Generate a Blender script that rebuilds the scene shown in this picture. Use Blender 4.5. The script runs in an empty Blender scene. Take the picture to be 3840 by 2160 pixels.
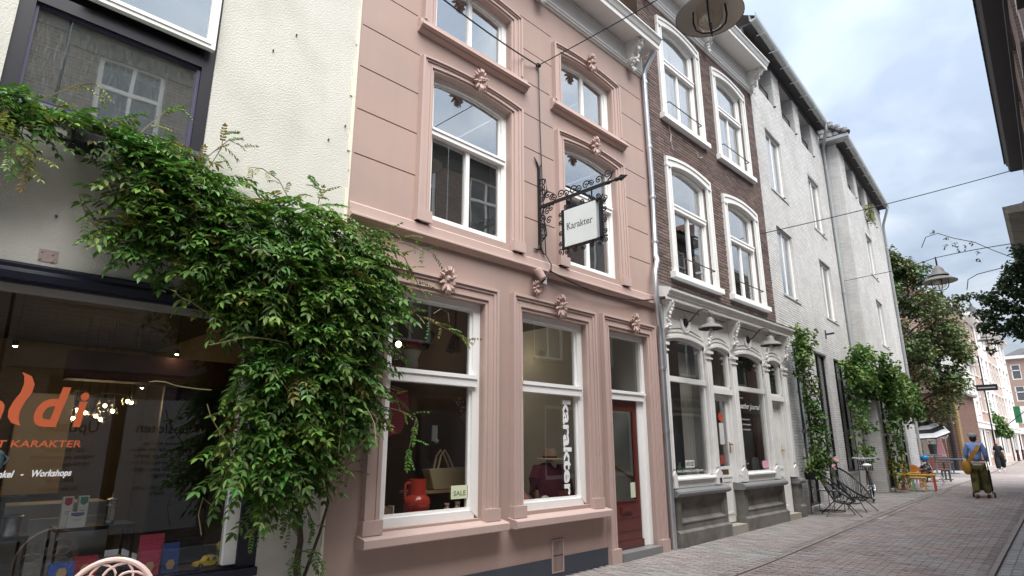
import bpy, bmesh, math, random
from mathutils import Vector, Matrix
rnd = random.Random(7)
sc = bpy.context.scene
COL = sc.collection
pi = math.pi
# ------------------------------------------------------------------ camera
_yaw, _pit, _rol = math.radians(44.595), math.radians(14.62), math.radians(-0.096)
_f = Vector((math.cos(_pit)*math.cos(_yaw), math.cos(_pit)*math.sin(_yaw), math.sin(_pit)))
_r = Vector((math.sin(_yaw), -math.cos(_yaw), 0)); _u = _r.cross(_f)
_r2 = _r*math.cos(_rol)+_u*math.sin(_rol); _u2 = _u*math.cos(_rol)-_r*math.sin(_rol)
cam = bpy.data.objects.new('camera', bpy.data.cameras.new('camera'))
COL.objects.link(cam)
cam.matrix_world = Matrix(((_r2.x,_u2.x,-_f.x,0),(_r2.y,_u2.y,-_f.y,-5.4215),(_r2.z,_u2.z,-_f.z,1.6),(0,0,0,1)))
cam.data.sensor_width = 36; cam.data.lens = 36*2269.7/3840
cam.data.clip_start = 0.05; cam.data.clip_end = 2000
sc.camera = cam
# ------------------------------------------------------------------ sky and sun
SUN_EL, SUN_AZ = math.radians(60), math.radians(-112)      # azimuth measured from +X towards +Y
w = bpy.data.worlds.new('World'); sc.world = w; w.use_nodes = True
nt = w.node_tree; nt.nodes.clear(); L = nt.links.new
def N(t, **kw):
    n = nt.nodes.new(t)
    for k, v in kw.items(): setattr(n, k, v)
    return n
def math_node(op, a, b=None, c=None):
    n = N('ShaderNodeMath', operation=op)
    for i, v in enumerate((a, b, c)):
        if v is None: continue
        if isinstance(v, (int, float)): n.inputs[i].default_value = v
        else: L(v, n.inputs[i])
    return n.outputs[0]
out = N('ShaderNodeOutputWorld'); bg = N('ShaderNodeBackground'); L(bg.outputs[0], out.inputs[0])
bg.inputs[1].default_value = 0.074
sky = N('ShaderNodeTexSky', sky_type='NISHITA'); sky.sun_disc = False
sky.sun_elevation = SUN_EL; sky.sun_rotation = pi/2-SUN_AZ
sky.air_density = 1.0; sky.dust_density = 1.0
tc = N('ShaderNodeTexCoord'); sep = N('ShaderNodeSeparateXYZ'); L(tc.outputs['Generated'], sep.inputs[0])
zc = math_node('ADD', math_node('MAXIMUM', sep.outputs[2], 0.0), 0.22)
comb = N('ShaderNodeCombineXYZ')
L(math_node('DIVIDE', sep.outputs[0], zc), comb.inputs[0]); L(math_node('DIVIDE', sep.outputs[1], zc), comb.inputs[1])
def noise_node(vec, scale, detail, dist=0.0, off=0.0):
    mp = N('ShaderNodeMapping'); L(vec, mp.inputs[0]); mp.inputs[1].default_value = (off, off*0.7, 0)
    n = N('ShaderNodeTexNoise'); L(mp.outputs[0], n.inputs[0])
    n.inputs['Scale'].default_value = scale; n.inputs['Detail'].default_value = detail
    n.inputs['Roughness'].default_value = 0.5; n.inputs['Distortion'].default_value = dist
    return n.outputs[0]
n1 = noise_node(comb.outputs[0], 1.5, 5, 0.5, 3.1)
n2 = noise_node(comb.outputs[0], 4.2, 6, 0.4, 7.7)
mixn = math_node('ADD', math_node('MULTIPLY', n1, 0.7), math_node('MULTIPLY', n2, 0.3))
ramp = N('ShaderNodeValToRGB'); L(mixn, ramp.inputs[0])
ramp.color_ramp.elements[0].position = 0.40; ramp.color_ramp.elements[0].color = (1.50, 1.78, 2.24, 1)
ramp.color_ramp.elements[1].position = 0.565; ramp.color_ramp.elements[1].color = (2.62, 2.85, 3.12, 1)
e = ramp.color_ramp.elements.new(0.49); e.color = (1.95, 2.25, 2.68, 1)
grad = math_node('ADD', math_node('MULTIPLY', math_node('MAXIMUM', sep.outputs[2], 0.0), 1.75), 0.38)
vm = N('ShaderNodeVectorMath', operation='SCALE'); L(ramp.outputs[0], vm.inputs[0]); L(grad, vm.inputs['Scale'])
mx = N('ShaderNodeMix', data_type='RGBA'); mx.inputs[0].default_value = 0.94
L(sky.outputs[0], mx.inputs[6]); L(vm.outputs[0], mx.inputs[7]); L(mx.outputs[2], bg.inputs[0])
sun = bpy.data.objects.new('sun', bpy.data.lights.new('sun', 'SUN')); COL.objects.link(sun)
sun.data.energy = 1.5; sun.data.angle = math.radians(52); sun.data.color = (1.0, 0.97, 0.93)
_d = Vector((math.cos(SUN_EL)*math.cos(SUN_AZ), math.cos(SUN_EL)*math.sin(SUN_AZ), math.sin(SUN_EL)))
sun.rotation_euler = _d.to_track_quat('Z', 'Y').to_euler(); sun.location = (0, -20, 40)
sc.view_settings.view_transform = 'Standard'; sc.view_settings.look = 'None'
sc.view_settings.exposure = 2.3; sc.view_settings.gamma = 1.0; sc.view_settings.use_curve_mapping = False
sc.cycles.max_bounces = 8; sc.cycles.transparent_max_bounces = 16
# ------------------------------------------------------------------ materials
def mat(name, c, rough=0.6, metal=0.0, var=0.12, vs=2.5, bump=0.0, bs=60.0, c2=None, s2=1.2, lo=0.45, hi=0.62, isl=0.0, hue=0.0, spec=0.4, obj=False, streak=0.0, trans=0.0, coat=0.0, bd=3.0):
    m = bpy.data.materials.new(name); m.use_nodes = True
    t = m.node_tree; nd = t.nodes; lk = t.links.new
    b = nd['Principled BSDF']
    def mk(ty, **kw):
        n = nd.new(ty)
        for k, v in kw.items(): setattr(n, k, v)
        return n
    def mth(op, a, bb):
        n = mk('ShaderNodeMath', operation=op)
        for i, v in enumerate((a, bb)):
            if isinstance(v, (int, float)): n.inputs[i].default_value = v
            else: lk(v, n.inputs[i])
        return n.outputs[0]
    geo = mk('ShaderNodeNewGeometry'); pos = geo.outputs['Position']
    if obj:
        tcn = mk('ShaderNodeTexCoord'); pos = tcn.outputs['Object']
    def noi(scale, det=4, vec=None, rough_=0.55):
        n = mk('ShaderNodeTexNoise'); lk(vec or pos, n.inputs[0]); n.inputs['Scale'].default_value = scale
        n.inputs['Detail'].default_value = det; n.inputs['Roughness'].default_value = rough_
        return n.outputs[0]
    colr = mk('ShaderNodeRGB'); colr.outputs[0].default_value = (*c, 1); cur = colr.outputs[0]
    if c2 is not None:
        mr = mk('ShaderNodeMapRange'); lk(noi(s2, 5), mr.inputs[0]); mr.inputs[1].default_value = lo; mr.inputs[2].default_value = hi
        mxx = mk('ShaderNodeMix', data_type='RGBA'); lk(mr.outputs[0], mxx.inputs[0]); lk(cur, mxx.inputs[6]); mxx.inputs[7].default_value = (*c2, 1)
        cur = mxx.outputs[2]
    fac = None
    if var:
        fac = mth('ADD', mth('MULTIPLY', noi(vs, 6), 2*var), 1-var)
    if streak:
        mp = mk('ShaderNodeMapping'); lk(pos, mp.inputs[0]); mp.inputs[3].default_value = (5, 5, 0.5)
        sf = mth('ADD', mth('MULTIPLY', noi(1.0, 4, mp.outputs[0]), 2*streak), 1-streak)
        fac = mth('MULTIPLY', fac, sf) if fac is not None else sf
    if isl:
        oi = mk('ShaderNodeObjectInfo')
        rr = mth('FRACT', mth('ADD', geo.outputs['Random Per Island'], oi.outputs['Random']), 0)
        f2 = mth('ADD', mth('MULTIPLY', rr, 2*isl), 1-isl)
        fac = mth('MULTIPLY', fac, f2) if fac is not None else f2
        if hue:
            hs = mk('ShaderNodeHueSaturation'); lk(cur, hs.inputs['Color'])
            r2 = mth('FRACT', mth('MULTIPLY', rr, 7.31), 0)
            lk(mth('ADD', mth('MULTIPLY', r2, hue), 0.5-hue/2), hs.inputs['Hue'])
            cur = hs.outputs[0]
    if fac is not None:
        sv = mk('ShaderNodeVectorMath', operation='SCALE'); lk(cur, sv.inputs[0]); lk(fac, sv.inputs['Scale']); cur = sv.outputs[0]
    lk(cur, b.inputs['Base Color'])
    b.inputs['Roughness'].default_value = rough; b.inputs['Metallic'].default_value = metal
    b.inputs['Specular IOR Level'].default_value = spec
    if coat: b.inputs['Coat Weight'].default_value = coat; b.inputs['Coat Roughness'].default_value = 0.08
    if bump:
        bn = mk('ShaderNodeBump'); lk(noi(bs, bd), bn.inputs['Height']); bn.inputs['Strength'].default_value = 1.0; bn.inputs['Distance'].default_value = bump
        lk(bn.outputs[0], b.inputs['Normal'])
    if trans:
        tr = mk('ShaderNodeBsdfTranslucent'); lk(cur, tr.inputs[0]); ms = mk('ShaderNodeMixShader'); ms.inputs[0].default_value = trans
        lk(b.outputs[0], ms.inputs[1]); lk(tr.outputs[0], ms.inputs[2]); lk(ms.outputs[0], nd['Material Output'].inputs[0])
    return m
def glass(name, base=0.08, tint=(0.86, 0.9, 0.88), rough=0.0, pw=3.5, wav=0.0, dirt=0.0):
    m = bpy.data.materials.new(name); m.use_nodes = True; t = m.node_tree; nd = t.nodes; lk = t.links.new
    nd.remove(nd['Principled BSDF'])
    lw = nd.new('ShaderNodeLayerWeight'); lw.inputs[0].default_value = 0.5
    p = nd.new('ShaderNodeMath'); p.operation = 'POWER'; lk(lw.outputs['Facing'], p.inputs[0]); p.inputs[1].default_value = pw
    a = nd.new('ShaderNodeMath'); a.operation = 'MULTIPLY_ADD'; lk(p.outputs[0], a.inputs[0]); a.inputs[1].default_value = 1-base; a.inputs[2].default_value = base
    tr = nd.new('ShaderNodeBsdfTransparent'); tr.inputs[0].default_value = (*tint, 1)
    gl = nd.new('ShaderNodeBsdfGlossy'); gl.inputs['Roughness'].default_value = rough
    if wav:
        g = nd.new('ShaderNodeNewGeometry'); nn = nd.new('ShaderNodeTexNoise'); lk(g.outputs['Position'], nn.inputs[0]); nn.inputs['Scale'].default_value = 2.2; nn.inputs['Detail'].default_value = 1
        bn = nd.new('ShaderNodeBump'); bn.inputs['Distance'].default_value = wav; lk(nn.outputs[0], bn.inputs['Height']); lk(bn.outputs[0], gl.inputs['Normal'])
    ms = nd.new('ShaderNodeMixShader'); lk(a.outputs[0], ms.inputs[0]); lk(tr.outputs[0], ms.inputs[1]); lk(gl.outputs[0], ms.inputs[2])
    last = ms.outputs[0]
    if dirt:
        g = nd.new('ShaderNodeNewGeometry'); mp = nd.new('ShaderNodeMapping'); lk(g.outputs['Position'], mp.inputs[0]); mp.inputs[3].default_value = (26, 26, 2.2)
        nn = nd.new('ShaderNodeTexNoise'); lk(mp.outputs[0], nn.inputs[0]); nn.inputs['Detail'].default_value = 5
        mr = nd.new('ShaderNodeMapRange'); lk(nn.outputs[0], mr.inputs[0]); mr.inputs[1].default_value = .46; mr.inputs[2].default_value = .75; mr.inputs[3].default_value = dirt*.35; mr.inputs[4].default_value = dirt
        df = nd.new('ShaderNodeBsdfDiffuse'); df.inputs[0].default_value = (.55,.60,.57,1); m2 = nd.new('ShaderNodeMixShader'); lk(mr.outputs[0], m2.inputs[0]); lk(last, m2.inputs[1]); lk(df.outputs[0], m2.inputs[2]); last = m2.outputs[0]
    lk(last, nd['Material Output'].inputs[0]); return m
def emit(name, c, s):
    m = bpy.data.materials.new(name); m.use_nodes = True; b = m.node_tree.nodes['Principled BSDF']
    b.inputs['Base Color'].default_value = (*c, 1); b.inputs['Emission Color'].default_value = (*c, 1); b.inputs['Emission Strength'].default_value = s; return m
M = {}
M['cream'] = mat('cream_stucco', (0.60, 0.585, 0.525), 0.85, var=0.06, vs=1.3, bump=0.0075, bs=62, c2=(0.50, 0.488, 0.425), s2=1.1, lo=0.48, hi=0.70, streak=0.07, bd=4)
M['cream_edge'] = mat('cream_paint', (0.74, 0.70, 0.58), 0.8, bump=0.003)
M['pink'] = mat('pink_plaster', (0.41, 0.295, 0.254), 0.8, var=0.08, vs=1.1, bump=0.0015, bs=70, c2=(0.385, 0.285, 0.255), s2=0.9, streak=0.055)
M['pinktrim'] = mat('pink_trim', (0.49, 0.362, 0.322), 0.7, var=0.05, vs=2.0, bump=0.0008, bs=50, streak=0.03)
M['pinkdark'] = mat('pink_groove', (0.30, 0.16, 0.13), 0.85)
M['ornpink'] = mat('pink_ornament', (0.47, 0.33, 0.29), 0.75, var=0.2, vs=14, bump=0.004, bs=45)
M['plinth'] = mat('slate_blue_plinth', (0.055, 0.062, 0.08), 0.6, var=0.15)
M['white'] = mat('white_paint', (0.84, 0.83, 0.81), 0.45, var=0.04, vs=3, bump=0.0006, bs=30, streak=0.04)
M['offwhite'] = mat('grey_white_paint', (0.72, 0.71, 0.685), 0.5, var=0.05, vs=2.5, bump=0.001, bs=30, streak=0.06)
M['shopwhite'] = mat('shopfront_paint', (0.77, 0.76, 0.735), 0.5, var=0.06, vs=2.5, bump=0.0012, bs=24, c2=(0.68, 0.655, 0.61), s2=2.6, lo=0.55, hi=0.75, streak=0.06)
M['navy'] = mat('dark_navy_frame', (0.017, 0.019, 0.033), 0.35, var=0.2, vs=3)
M['purple'] = mat('purple_grey_frame', (0.017, 0.0165, 0.023), 0.4)
M['bluesill'] = mat('blue_sill', (0.06, 0.085, 0.12), 0.5)
M['door'] = mat('red_brown_door', (0.105, 0.024, 0.019), 0.28, var=0.1, coat=0.3)
M['mortar'] = mat('mortar', (0.22, 0.19, 0.165), 0.95, var=0.2, vs=5, bump=0.002, bs=80)
M['brick'] = mat('brown_brick', (0.148, 0.104, 0.090), 0.85, var=0.2, vs=1.2, bump=0.003, bs=60, isl=0.32, hue=0.03, c2=(0.125, 0.088, 0.078), s2=0.9)
M['gmortar'] = mat('painted_mortar', (0.43, 0.42, 0.41), 0.9, var=0.06, vs=2)
M['gbrick'] = mat('painted_brick', (0.60, 0.59, 0.575), 0.75, var=0.08, vs=0.8, bump=0.002, bs=40, isl=0.07, c2=(0.52, 0.51, 0.495), s2=0.8, streak=0.10)
M['greystone'] = mat('bluestone', (0.185, 0.172, 0.152), 0.7, var=0.22, vs=4, bump=0.002, bs=50, c2=(0.12, 0.112, 0.10), s2=2.2, streak=0.15)
M['stonecap'] = mat('stone_cap', (0.20, 0.20, 0.20), 0.5, var=0.15, vs=5, bump=0.002)
M['step'] = mat('worn_stone', (0.34, 0.31, 0.26), 0.8, var=0.2, vs=8, bump=0.003)
M['zinc'] = mat('zinc', (0.62, 0.645, 0.67), 0.33, 0.85, var=0.15, vs=3, streak=0.1)
M['zincdull'] = mat('dull_zinc', (0.40, 0.42, 0.42), 0.5, 0.5, var=0.15, vs=2, streak=0.1)
M['iron'] = mat('wrought_iron', (0.02, 0.021, 0.024), 0.5, 0.2, var=0.2)
M['blackmetal'] = mat('black_metal', (0.016, 0.016, 0.018), 0.4, 0.1)
M['lampgrey'] = mat('lamp_enamel', (0.17, 0.165, 0.155), 0.55, 0.0, var=0.1, vs=6)
M['lampin'] = mat('lamp_inside', (0.42, 0.39, 0.35), 0.5, var=0.1, vs=5)
M['road'] = mat('road_clinker', (0.268, 0.218, 0.202), 0.75, var=0.2, vs=0.7, bump=0.003, bs=60, isl=0.22, hue=0.018, c2=(0.27, 0.243, 0.237), s2=0.9)
M['pave'] = mat('pavement_clinker', (0.295, 0.258, 0.243), 0.75, var=0.2, vs=0.9, bump=0.003, bs=60, isl=0.2, hue=0.025, c2=(0.275, 0.262, 0.25), s2=0.9)
M['gpave'] = mat('grey_paver', (0.265, 0.255, 0.25), 0.75, var=0.12, vs=1, bump=0.003, bs=60, isl=0.14)
M['kerb'] = mat('kerb_stone', (0.235, 0.20, 0.19), 0.7, var=0.15, vs=2, bump=0.002)
M['joint'] = mat('sand_joint', (0.17, 0.145, 0.13), 0.95, var=0.25, vs=3)
M['leaf'] = mat('wisteria_leaf', (0.090, 0.200, 0.032), 0.5, var=0.4, vs=2.2, isl=0.5, hue=0.06, c2=(0.135, 0.235, 0.038), s2=2.0, trans=0.28, spec=0.5)
M['leafy'] = mat('young_leaf', (0.20, 0.235, 0.045), 0.45, var=0.2, vs=3, isl=0.3, hue=0.07, trans=0.3, c2=(0.27, 0.20, 0.06), s2=3)
M['stem'] = mat('vine_stem', (0.20, 0.17, 0.085), 0.7, var=0.25, vs=8)
M['bark'] = mat('vine_bark', (0.075, 0.052, 0.04), 0.85, var=0.3, vs=20, bump=0.004)
M['creeper'] = mat('creeper_leaf', (0.075, 0.155, 0.03), 0.5, var=0.3, vs=1.2, isl=0.4, hue=0.06, trans=0.2, c2=(0.12, 0.19, 0.035), s2=0.9)
M['tree'] = mat('tree_leaf', (0.075, 0.125, 0.036), 0.5, var=0.35, vs=0.8, isl=0.4, hue=0.05, trans=0.15, c2=(0.125, 0.118, 0.042), s2=0.55)
M['treer'] = mat('hanging_leaf', (0.050, 0.085, 0.036), 0.5, var=0.3, vs=1, isl=0.4, hue=0.05, trans=0.2)
M['rbrick'] = mat('red_brown_brick', (0.20, 0.105, 0.078), 0.9, var=0.25, vs=1.5, bump=0.004, bs=30, isl=0.25, c2=(0.26, 0.16, 0.12), s2=0.8)
M['ochre'] = mat('ochre_stone', (0.22, 0.14, 0.06), 0.8, var=0.2, vs=2)
M['tile'] = mat('dark_roof_tile', (0.095, 0.09, 0.09), 0.6, var=0.3, vs=3, isl=0.3)
M['rtile'] = mat('orange_roof_tile', (0.40, 0.19, 0.12), 0.7, var=0.2, vs=1)
M['soffit'] = mat('dark_soffit', (0.045, 0.042, 0.045), 0.7)
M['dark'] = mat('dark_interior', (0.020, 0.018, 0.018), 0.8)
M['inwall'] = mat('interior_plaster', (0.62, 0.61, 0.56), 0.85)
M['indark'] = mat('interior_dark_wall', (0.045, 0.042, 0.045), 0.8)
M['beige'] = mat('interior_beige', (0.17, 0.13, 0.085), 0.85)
M['wood'] = mat('light_wood', (0.35, 0.22, 0.11), 0.6, var=0.2, vs=8)
M['curtain'] = mat('white_curtain', (0.75, 0.75, 0.74), 0.9)
M['glass'] = glass('shop_glass', 0.075, (0.93, 0.94, 0.935), wav=0.0006)
M['uglass'] = glass('upper_glass', 0.40, (0.75, 0.78, 0.78), pw=2.5, wav=0.0012, dirt=0.05)
M['bglass'] = glass('sash_glass', 0.34, (0.85, 0.86, 0.86), pw=2.5, wav=0.0012)
M['dglass'] = glass('dusty_glass', 0.46, (0.70, 0.76, 0.76), rough=0.02, pw=2.5, wav=0.001, dirt=0.17)
M['fglass'] = mat('far_window_glass', (0.10, 0.11, 0.12), 0.08, spec=0.9)
M['clear'] = glass('clear_bulb_glass', 0.12, (0.95, 0.93, 0.88))
M['bulb'] = emit('lit_bulb', (1.0, 0.72, 0.35), 14)
M['bulbw'] = emit('lit_spot', (1.0, 0.85, 0.55), 16)
def flat(n, c, rough=0.55, **k):
    if n not in M: M[n] = mat(n, c, rough, **k)
    return M[n]
# ------------------------------------------------------------------ mesh helpers
class MB:
    def __init__(s): s.v = []; s.f = []
    def poly(s, pts):
        n = len(s.v); s.v += [tuple(p) for p in pts]; s.f.append(tuple(range(n, n+len(pts)))); return s
    def box(s, x0, x1, y0, y1, z0, z1):
        n = len(s.v)
        s.v += [(x0,y0,z0),(x1,y0,z0),(x1,y1,z0),(x0,y1,z0),(x0,y0,z1),(x1,y0,z1),(x1,y1,z1),(x0,y1,z1)]
        for q in ((0,3,2,1),(4,5,6,7),(0,1,5,4),(1,2,6,5),(2,3,7,6),(3,0,4,7)): s.f.append(tuple(n+i for i in q))
        return s
    def prism(s, pts, ax, a0, a1):
        def P(p, a): return {'x': (a, p[0], p[1]), 'y': (p[0], a, p[1]), 'z': (p[0], p[1], a)}[ax]
        n = len(s.v); k = len(pts)
        s.v += [P(p, a0) for p in pts]+[P(p, a1) for p in pts]
        s.f.append(tuple(range(n+k-1, n-1, -1))); s.f.append(tuple(range(n+k, n+2*k)))
        for i in range(k): j = (i+1) % k; s.f.append((n+i, n+j, n+k+j, n+k+i))
        return s
    def bar(s, a, b, w, h=None, up=(0,0,1)):
        a = Vector(a); b = Vector(b); h = h or w; d = (b-a).normalized(); up = Vector(up)
        if abs(d.dot(up)) > 0.97: up = Vector((1,0,0))
        x = d.cross(up).normalized()*w/2; y = x.cross(d).normalized()*h/2; n = len(s.v)
        for c in (a, b): s.v += [tuple(c-x-y), tuple(c+x-y), tuple(c+x+y), tuple(c-x+y)]
        for q in ((0,3,2,1),(4,5,6,7),(0,1,5,4),(1,2,6,5),(2,3,7,6),(3,0,4,7)): s.f.append(tuple(n+i for i in q))
        return s
    def tube(s, path, r, n=6, closed=False, cap=True):
        path = [Vector(p) for p in path]; k = len(path); b0 = len(s.v)
        rs = r if isinstance(r, (list, tuple)) else [r]*k
        ref = Vector((0.13, 0.29, 0.95))
        for i in range(k):
            if closed: t = path[(i+1) % k]-path[i-1]
            else: t = path[min(i+1, k-1)]-path[max(i-1, 0)]
            if t.length < 1e-9: t = Vector((0,0,1))
            t.normalize()
            if abs(t.dot(ref)) > 0.95: ref = Vector((0.9, 0.3, 0.1))
            x = t.cross(ref).normalized(); y = t.cross(x); ref = -(x.cross(t)) if False else ref
            for j in range(n):
                a = 2*pi*j/n; s.v.append(tuple(path[i]+x*math.cos(a)*rs[i]+y*math.sin(a)*rs[i]))
        for i in range(k if closed else k-1):
            p = b0+i*n; q = b0+((i+1) % k)*n
            for j in range(n): jj = (j+1) % n; s.f.append((p+j, p+jj, q+jj, q+j))
        if cap and not closed:
            s.f.append(tuple(range(b0+n-1, b0-1, -1))); s.f.append(tuple(range(b0+(k-1)*n, b0+k*n)))
        return s
    def lathe(s, prof, c=(0,0,0), n=16, ax=(0,0,1)):
        c = Vector(c); z = Vector(ax).normalized(); x = z.orthogonal().normalized(); y = z.cross(x); b0 = len(s.v)
        for r, h in prof:
            for j in range(n): a = 2*pi*j/n; s.v.append(tuple(c+z*h+x*math.cos(a)*r+y*math.sin(a)*r))
        for i in range(len(prof)-1):
            for j in range(n): jj = (j+1) % n; s.f.append((b0+i*n+j, b0+i*n+jj, b0+(i+1)*n+jj, b0+(i+1)*n+j))
        return s
    def ball(s, c, r, n=8, m=6, sc_=(1,1,1)):
        c = Vector(c); b0 = len(s.v)
        for i in range(m+1):
            t = pi*i/m
            for j in range(n):
                a = 2*pi*j/n; s.v.append((c.x+r*sc_[0]*math.sin(t)*math.cos(a), c.y+r*sc_[1]*math.sin(t)*math.sin(a), c.z+r*sc_[2]*math.cos(t)))
        for i in range(m):
            for j in range(n): jj = (j+1) % n; s.f.append((b0+i*n+j, b0+(i+1)*n+j, b0+(i+1)*n+jj, b0+i*n+jj))
        return s
    def ring(s, o, i, y0, y1, closed=False, back=False):
        n = len(s.v); k = len(o)
        for y in (y0, y1):
            s.v += [(p[0], y, p[1]) for p in o]+[(p[0], y, p[1]) for p in i]
        K = 2*k
        for a in range(k if closed else k-1):
            b = (a+1) % k
            s.f.append((n+a, n+k+a, n+k+b, n+b))
            s.f.append((n+a, n+b, n+K+b, n+K+a)); s.f.append((n+k+b, n+k+a, n+K+k+a, n+K+k+b))
            if back: s.f.append((n+K+a, n+K+b, n+K+k+b, n+K+k+a))
        if not closed:
            for a in (0, k-1): s.f.append((n+a, n+K+a, n+K+k+a, n+k+a))
        return s
    def wall(s, x0, x1, z0, z1, y, ops, th=0.3):
        # front face at y with openings (x0,x1,z0,z1[,depth,closed]) and their reveals
        xs = sorted({x0, x1, *[min(max(o[i], x0), x1) for o in ops for i in (0, 1)]})
        zs = sorted({z0, z1, *[min(max(o[i], z0), z1) for o in ops for i in (2, 3)]})
        def hit(cx, cz):
            for o in ops:
                if o[0] < cx < o[1] and o[2] < cz < o[3]: return o
        for i in range(len(xs)-1):
            for j in range(len(zs)-1):
                if not hit((xs[i]+xs[i+1])/2, (zs[j]+zs[j+1])/2):
                    s.poly([(xs[i],y,zs[j]),(xs[i+1],y,zs[j]),(xs[i+1],y,zs[j+1]),(xs[i],y,zs[j+1])])
        for o in ops:
            d = y+(o[4] if len(o) > 4 else th); a, b, c, e = o[:4]
            s.poly([(a,y,c),(a,y,e),(a,d,e),(a,d,c)]); s.poly([(b,y,e),(b,y,c),(b,d,c),(b,d,e)])
            s.poly([(a,y,e),(b,y,e),(b,d,e),(a,d,e)]); s.poly([(a,y,c),(a,d,c),(b,d,c),(b,y,c)])
            if len(o) > 5 and o[5]: s.poly([(a,d,c),(b,d,c),(b,d,e),(a,d,e)])
        return s
    def add(s, o, mtx=None):
        n = len(s.v)
        s.v += o.v if mtx is None else [tuple(mtx @ Vector(p)) for p in o.v]
        s.f += [tuple(n+i for i in q) for q in o.f]; return s
    def mesh(s, name, m, off=(0,0,0), smooth=False, tidy=True):
        me = bpy.data.meshes.new(name)
        vs = s.v if not any(off) else [(p[0]-off[0], p[1]-off[1], p[2]-off[2]) for p in s.v]
        me.from_pydata(vs, [], s.f)
        if tidy and len(s.f) < 20000:
            bm = bmesh.new(); bm.from_mesh(me); bmesh.ops.recalc_face_normals(bm, faces=bm.faces); bm.to_mesh(me); bm.free()
        if smooth:
            me.shade_smooth(); me.set_sharp_from_angle(angle=math.radians(42))
        me.materials.append(m); return me
OFF = {}
def tag(o, label, cat, group=None, kind=None):
    if label: o['label'] = label
    if cat: o['category'] = cat
    if group: o['group'] = group
    if kind: o['kind'] = kind
    return o
def thing(name, label, cat, loc=(0,0,0), rotz=0.0, group=None, local=False):
    o = bpy.data.objects.new(name, None); COL.objects.link(o); o.empty_display_size = 0.1
    o.location = loc; o.rotation_euler = (0,0,rotz); OFF[o.name] = (0,0,0) if (rotz or local) else tuple(loc)
    return tag(o, label, cat, group)
def part(name, mb, m, parent, kind=None, label=None, smooth=False, tidy=True):
    off = OFF.get(parent.name, (0,0,0))
    o = bpy.data.objects.new(name, mb.mesh(name, m, off, smooth, tidy)); COL.objects.link(o); o.parent = parent
    OFF[o.name] = off
    if kind: o['kind'] = kind
    if label: o['label'] = label
    return o
def inst(name, me, parent, loc, rot=None, m=None):
    o = bpy.data.objects.new(name, me); COL.objects.link(o); o.parent = parent
    off = OFF.get(parent.name, (0,0,0)); mm = Matrix.Translation(Vector(loc)-Vector(off))
    if rot is not None: mm = mm @ rot.to_4x4()
    o.matrix_local = mm; return o
def single(name, mb, m, label, cat, group=None, kind=None, smooth=False, tidy=True):
    xs = [p[0] for p in mb.v]; ys = [p[1] for p in mb.v]; zs = [p[2] for p in mb.v]
    loc = ((min(xs)+max(xs))/2, (min(ys)+max(ys))/2, min(zs))
    o = bpy.data.objects.new(name, mb.mesh(name, m, loc, smooth, tidy)); COL.objects.link(o); o.location = loc; OFF[o.name] = loc
    return tag(o, label, cat, group, kind)
def copy_tree(o, loc=None, rotz=None, label=None, parent=None):
    c = o.copy(); COL.objects.link(c)
    if parent: c.parent = parent
    if loc is not None: c.location = loc
    if rotz is not None: c.rotation_euler = (0,0,rotz)
    if label: c['label'] = label
    for ch in o.children: copy_tree(ch, parent=c)
    return c
def text_mb(txt, size, ext=0.002, shear=0.0, bold=0.0, sx=1.0, sp=1.0):
    cu = bpy.data.curves.new('t', 'FONT'); cu.body = txt; cu.size = size; cu.extrude = ext; cu.shear = shear; cu.offset = bold; cu.space_character = sp
    cu.resolution_u = 4
    o = bpy.data.objects.new('t', cu); COL.objects.link(o); dg = bpy.context.evaluated_depsgraph_get()
    me = bpy.data.meshes.new_from_object(o.evaluated_get(dg)); mb = MB()
    mb.v = [(v.co.x*sx, v.co.y, v.co.z) for v in me.vertices]; mb.f = [tuple(p.vertices) for p in me.polygons]
    bpy.data.objects.remove(o); bpy.data.curves.remove(cu); bpy.data.meshes.remove(me); return mb
def width(mb): xs = [p[0] for p in mb.v]; return max(xs)-min(xs), min(xs)
def put(mb, org, xd, yd):
    # text plane: origin, x direction, y direction
    xd = Vector(xd).normalized(); yd = Vector(yd).normalized(); zd = xd.cross(yd); o = Vector(org)
    r = MB(); r.v = [tuple(o+xd*p[0]+yd*p[1]+zd*p[2]) for p in mb.v]; r.f = mb.f; return r
def arc(x0, x1, z0, z1, rise, n=10):
    # up the left side, over a segmental arch (springing at z1), down the right side
    pts = [(x0, z0)]
    for i in range(n+1):
        t = i/n; pts.append((x0+(x1-x0)*t, z1+rise*(1-(2*t-1)**2)))
    return pts+[(x1, z0)]
def rect(x0, x1, z0, z1): return [(x0,z0),(x0,z1),(x1,z1),(x1,z0)]
def arch_fill(mb, x0, x1, z1, rise, y0, y1, n=10, top=None):
    # spandrel between a segmental arch and the flat top of a rectangular opening
    a = [(x0+(x1-x0)*i/n, z1+rise*(1-(2*i/n-1)**2)) for i in range(n+1)]; t = top if top is not None else z1+rise
    for i in range(n):
        (xa, za), (xb, zb) = a[i], a[i+1]
        mb.poly([(xa,y0,za),(xb,y0,zb),(xb,y0,t+1e-4),(xa,y0,t+1e-4)]); mb.poly([(xa,y0,za),(xa,y1,za),(xb,y1,zb),(xb,y0,zb)])
    return mb
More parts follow.
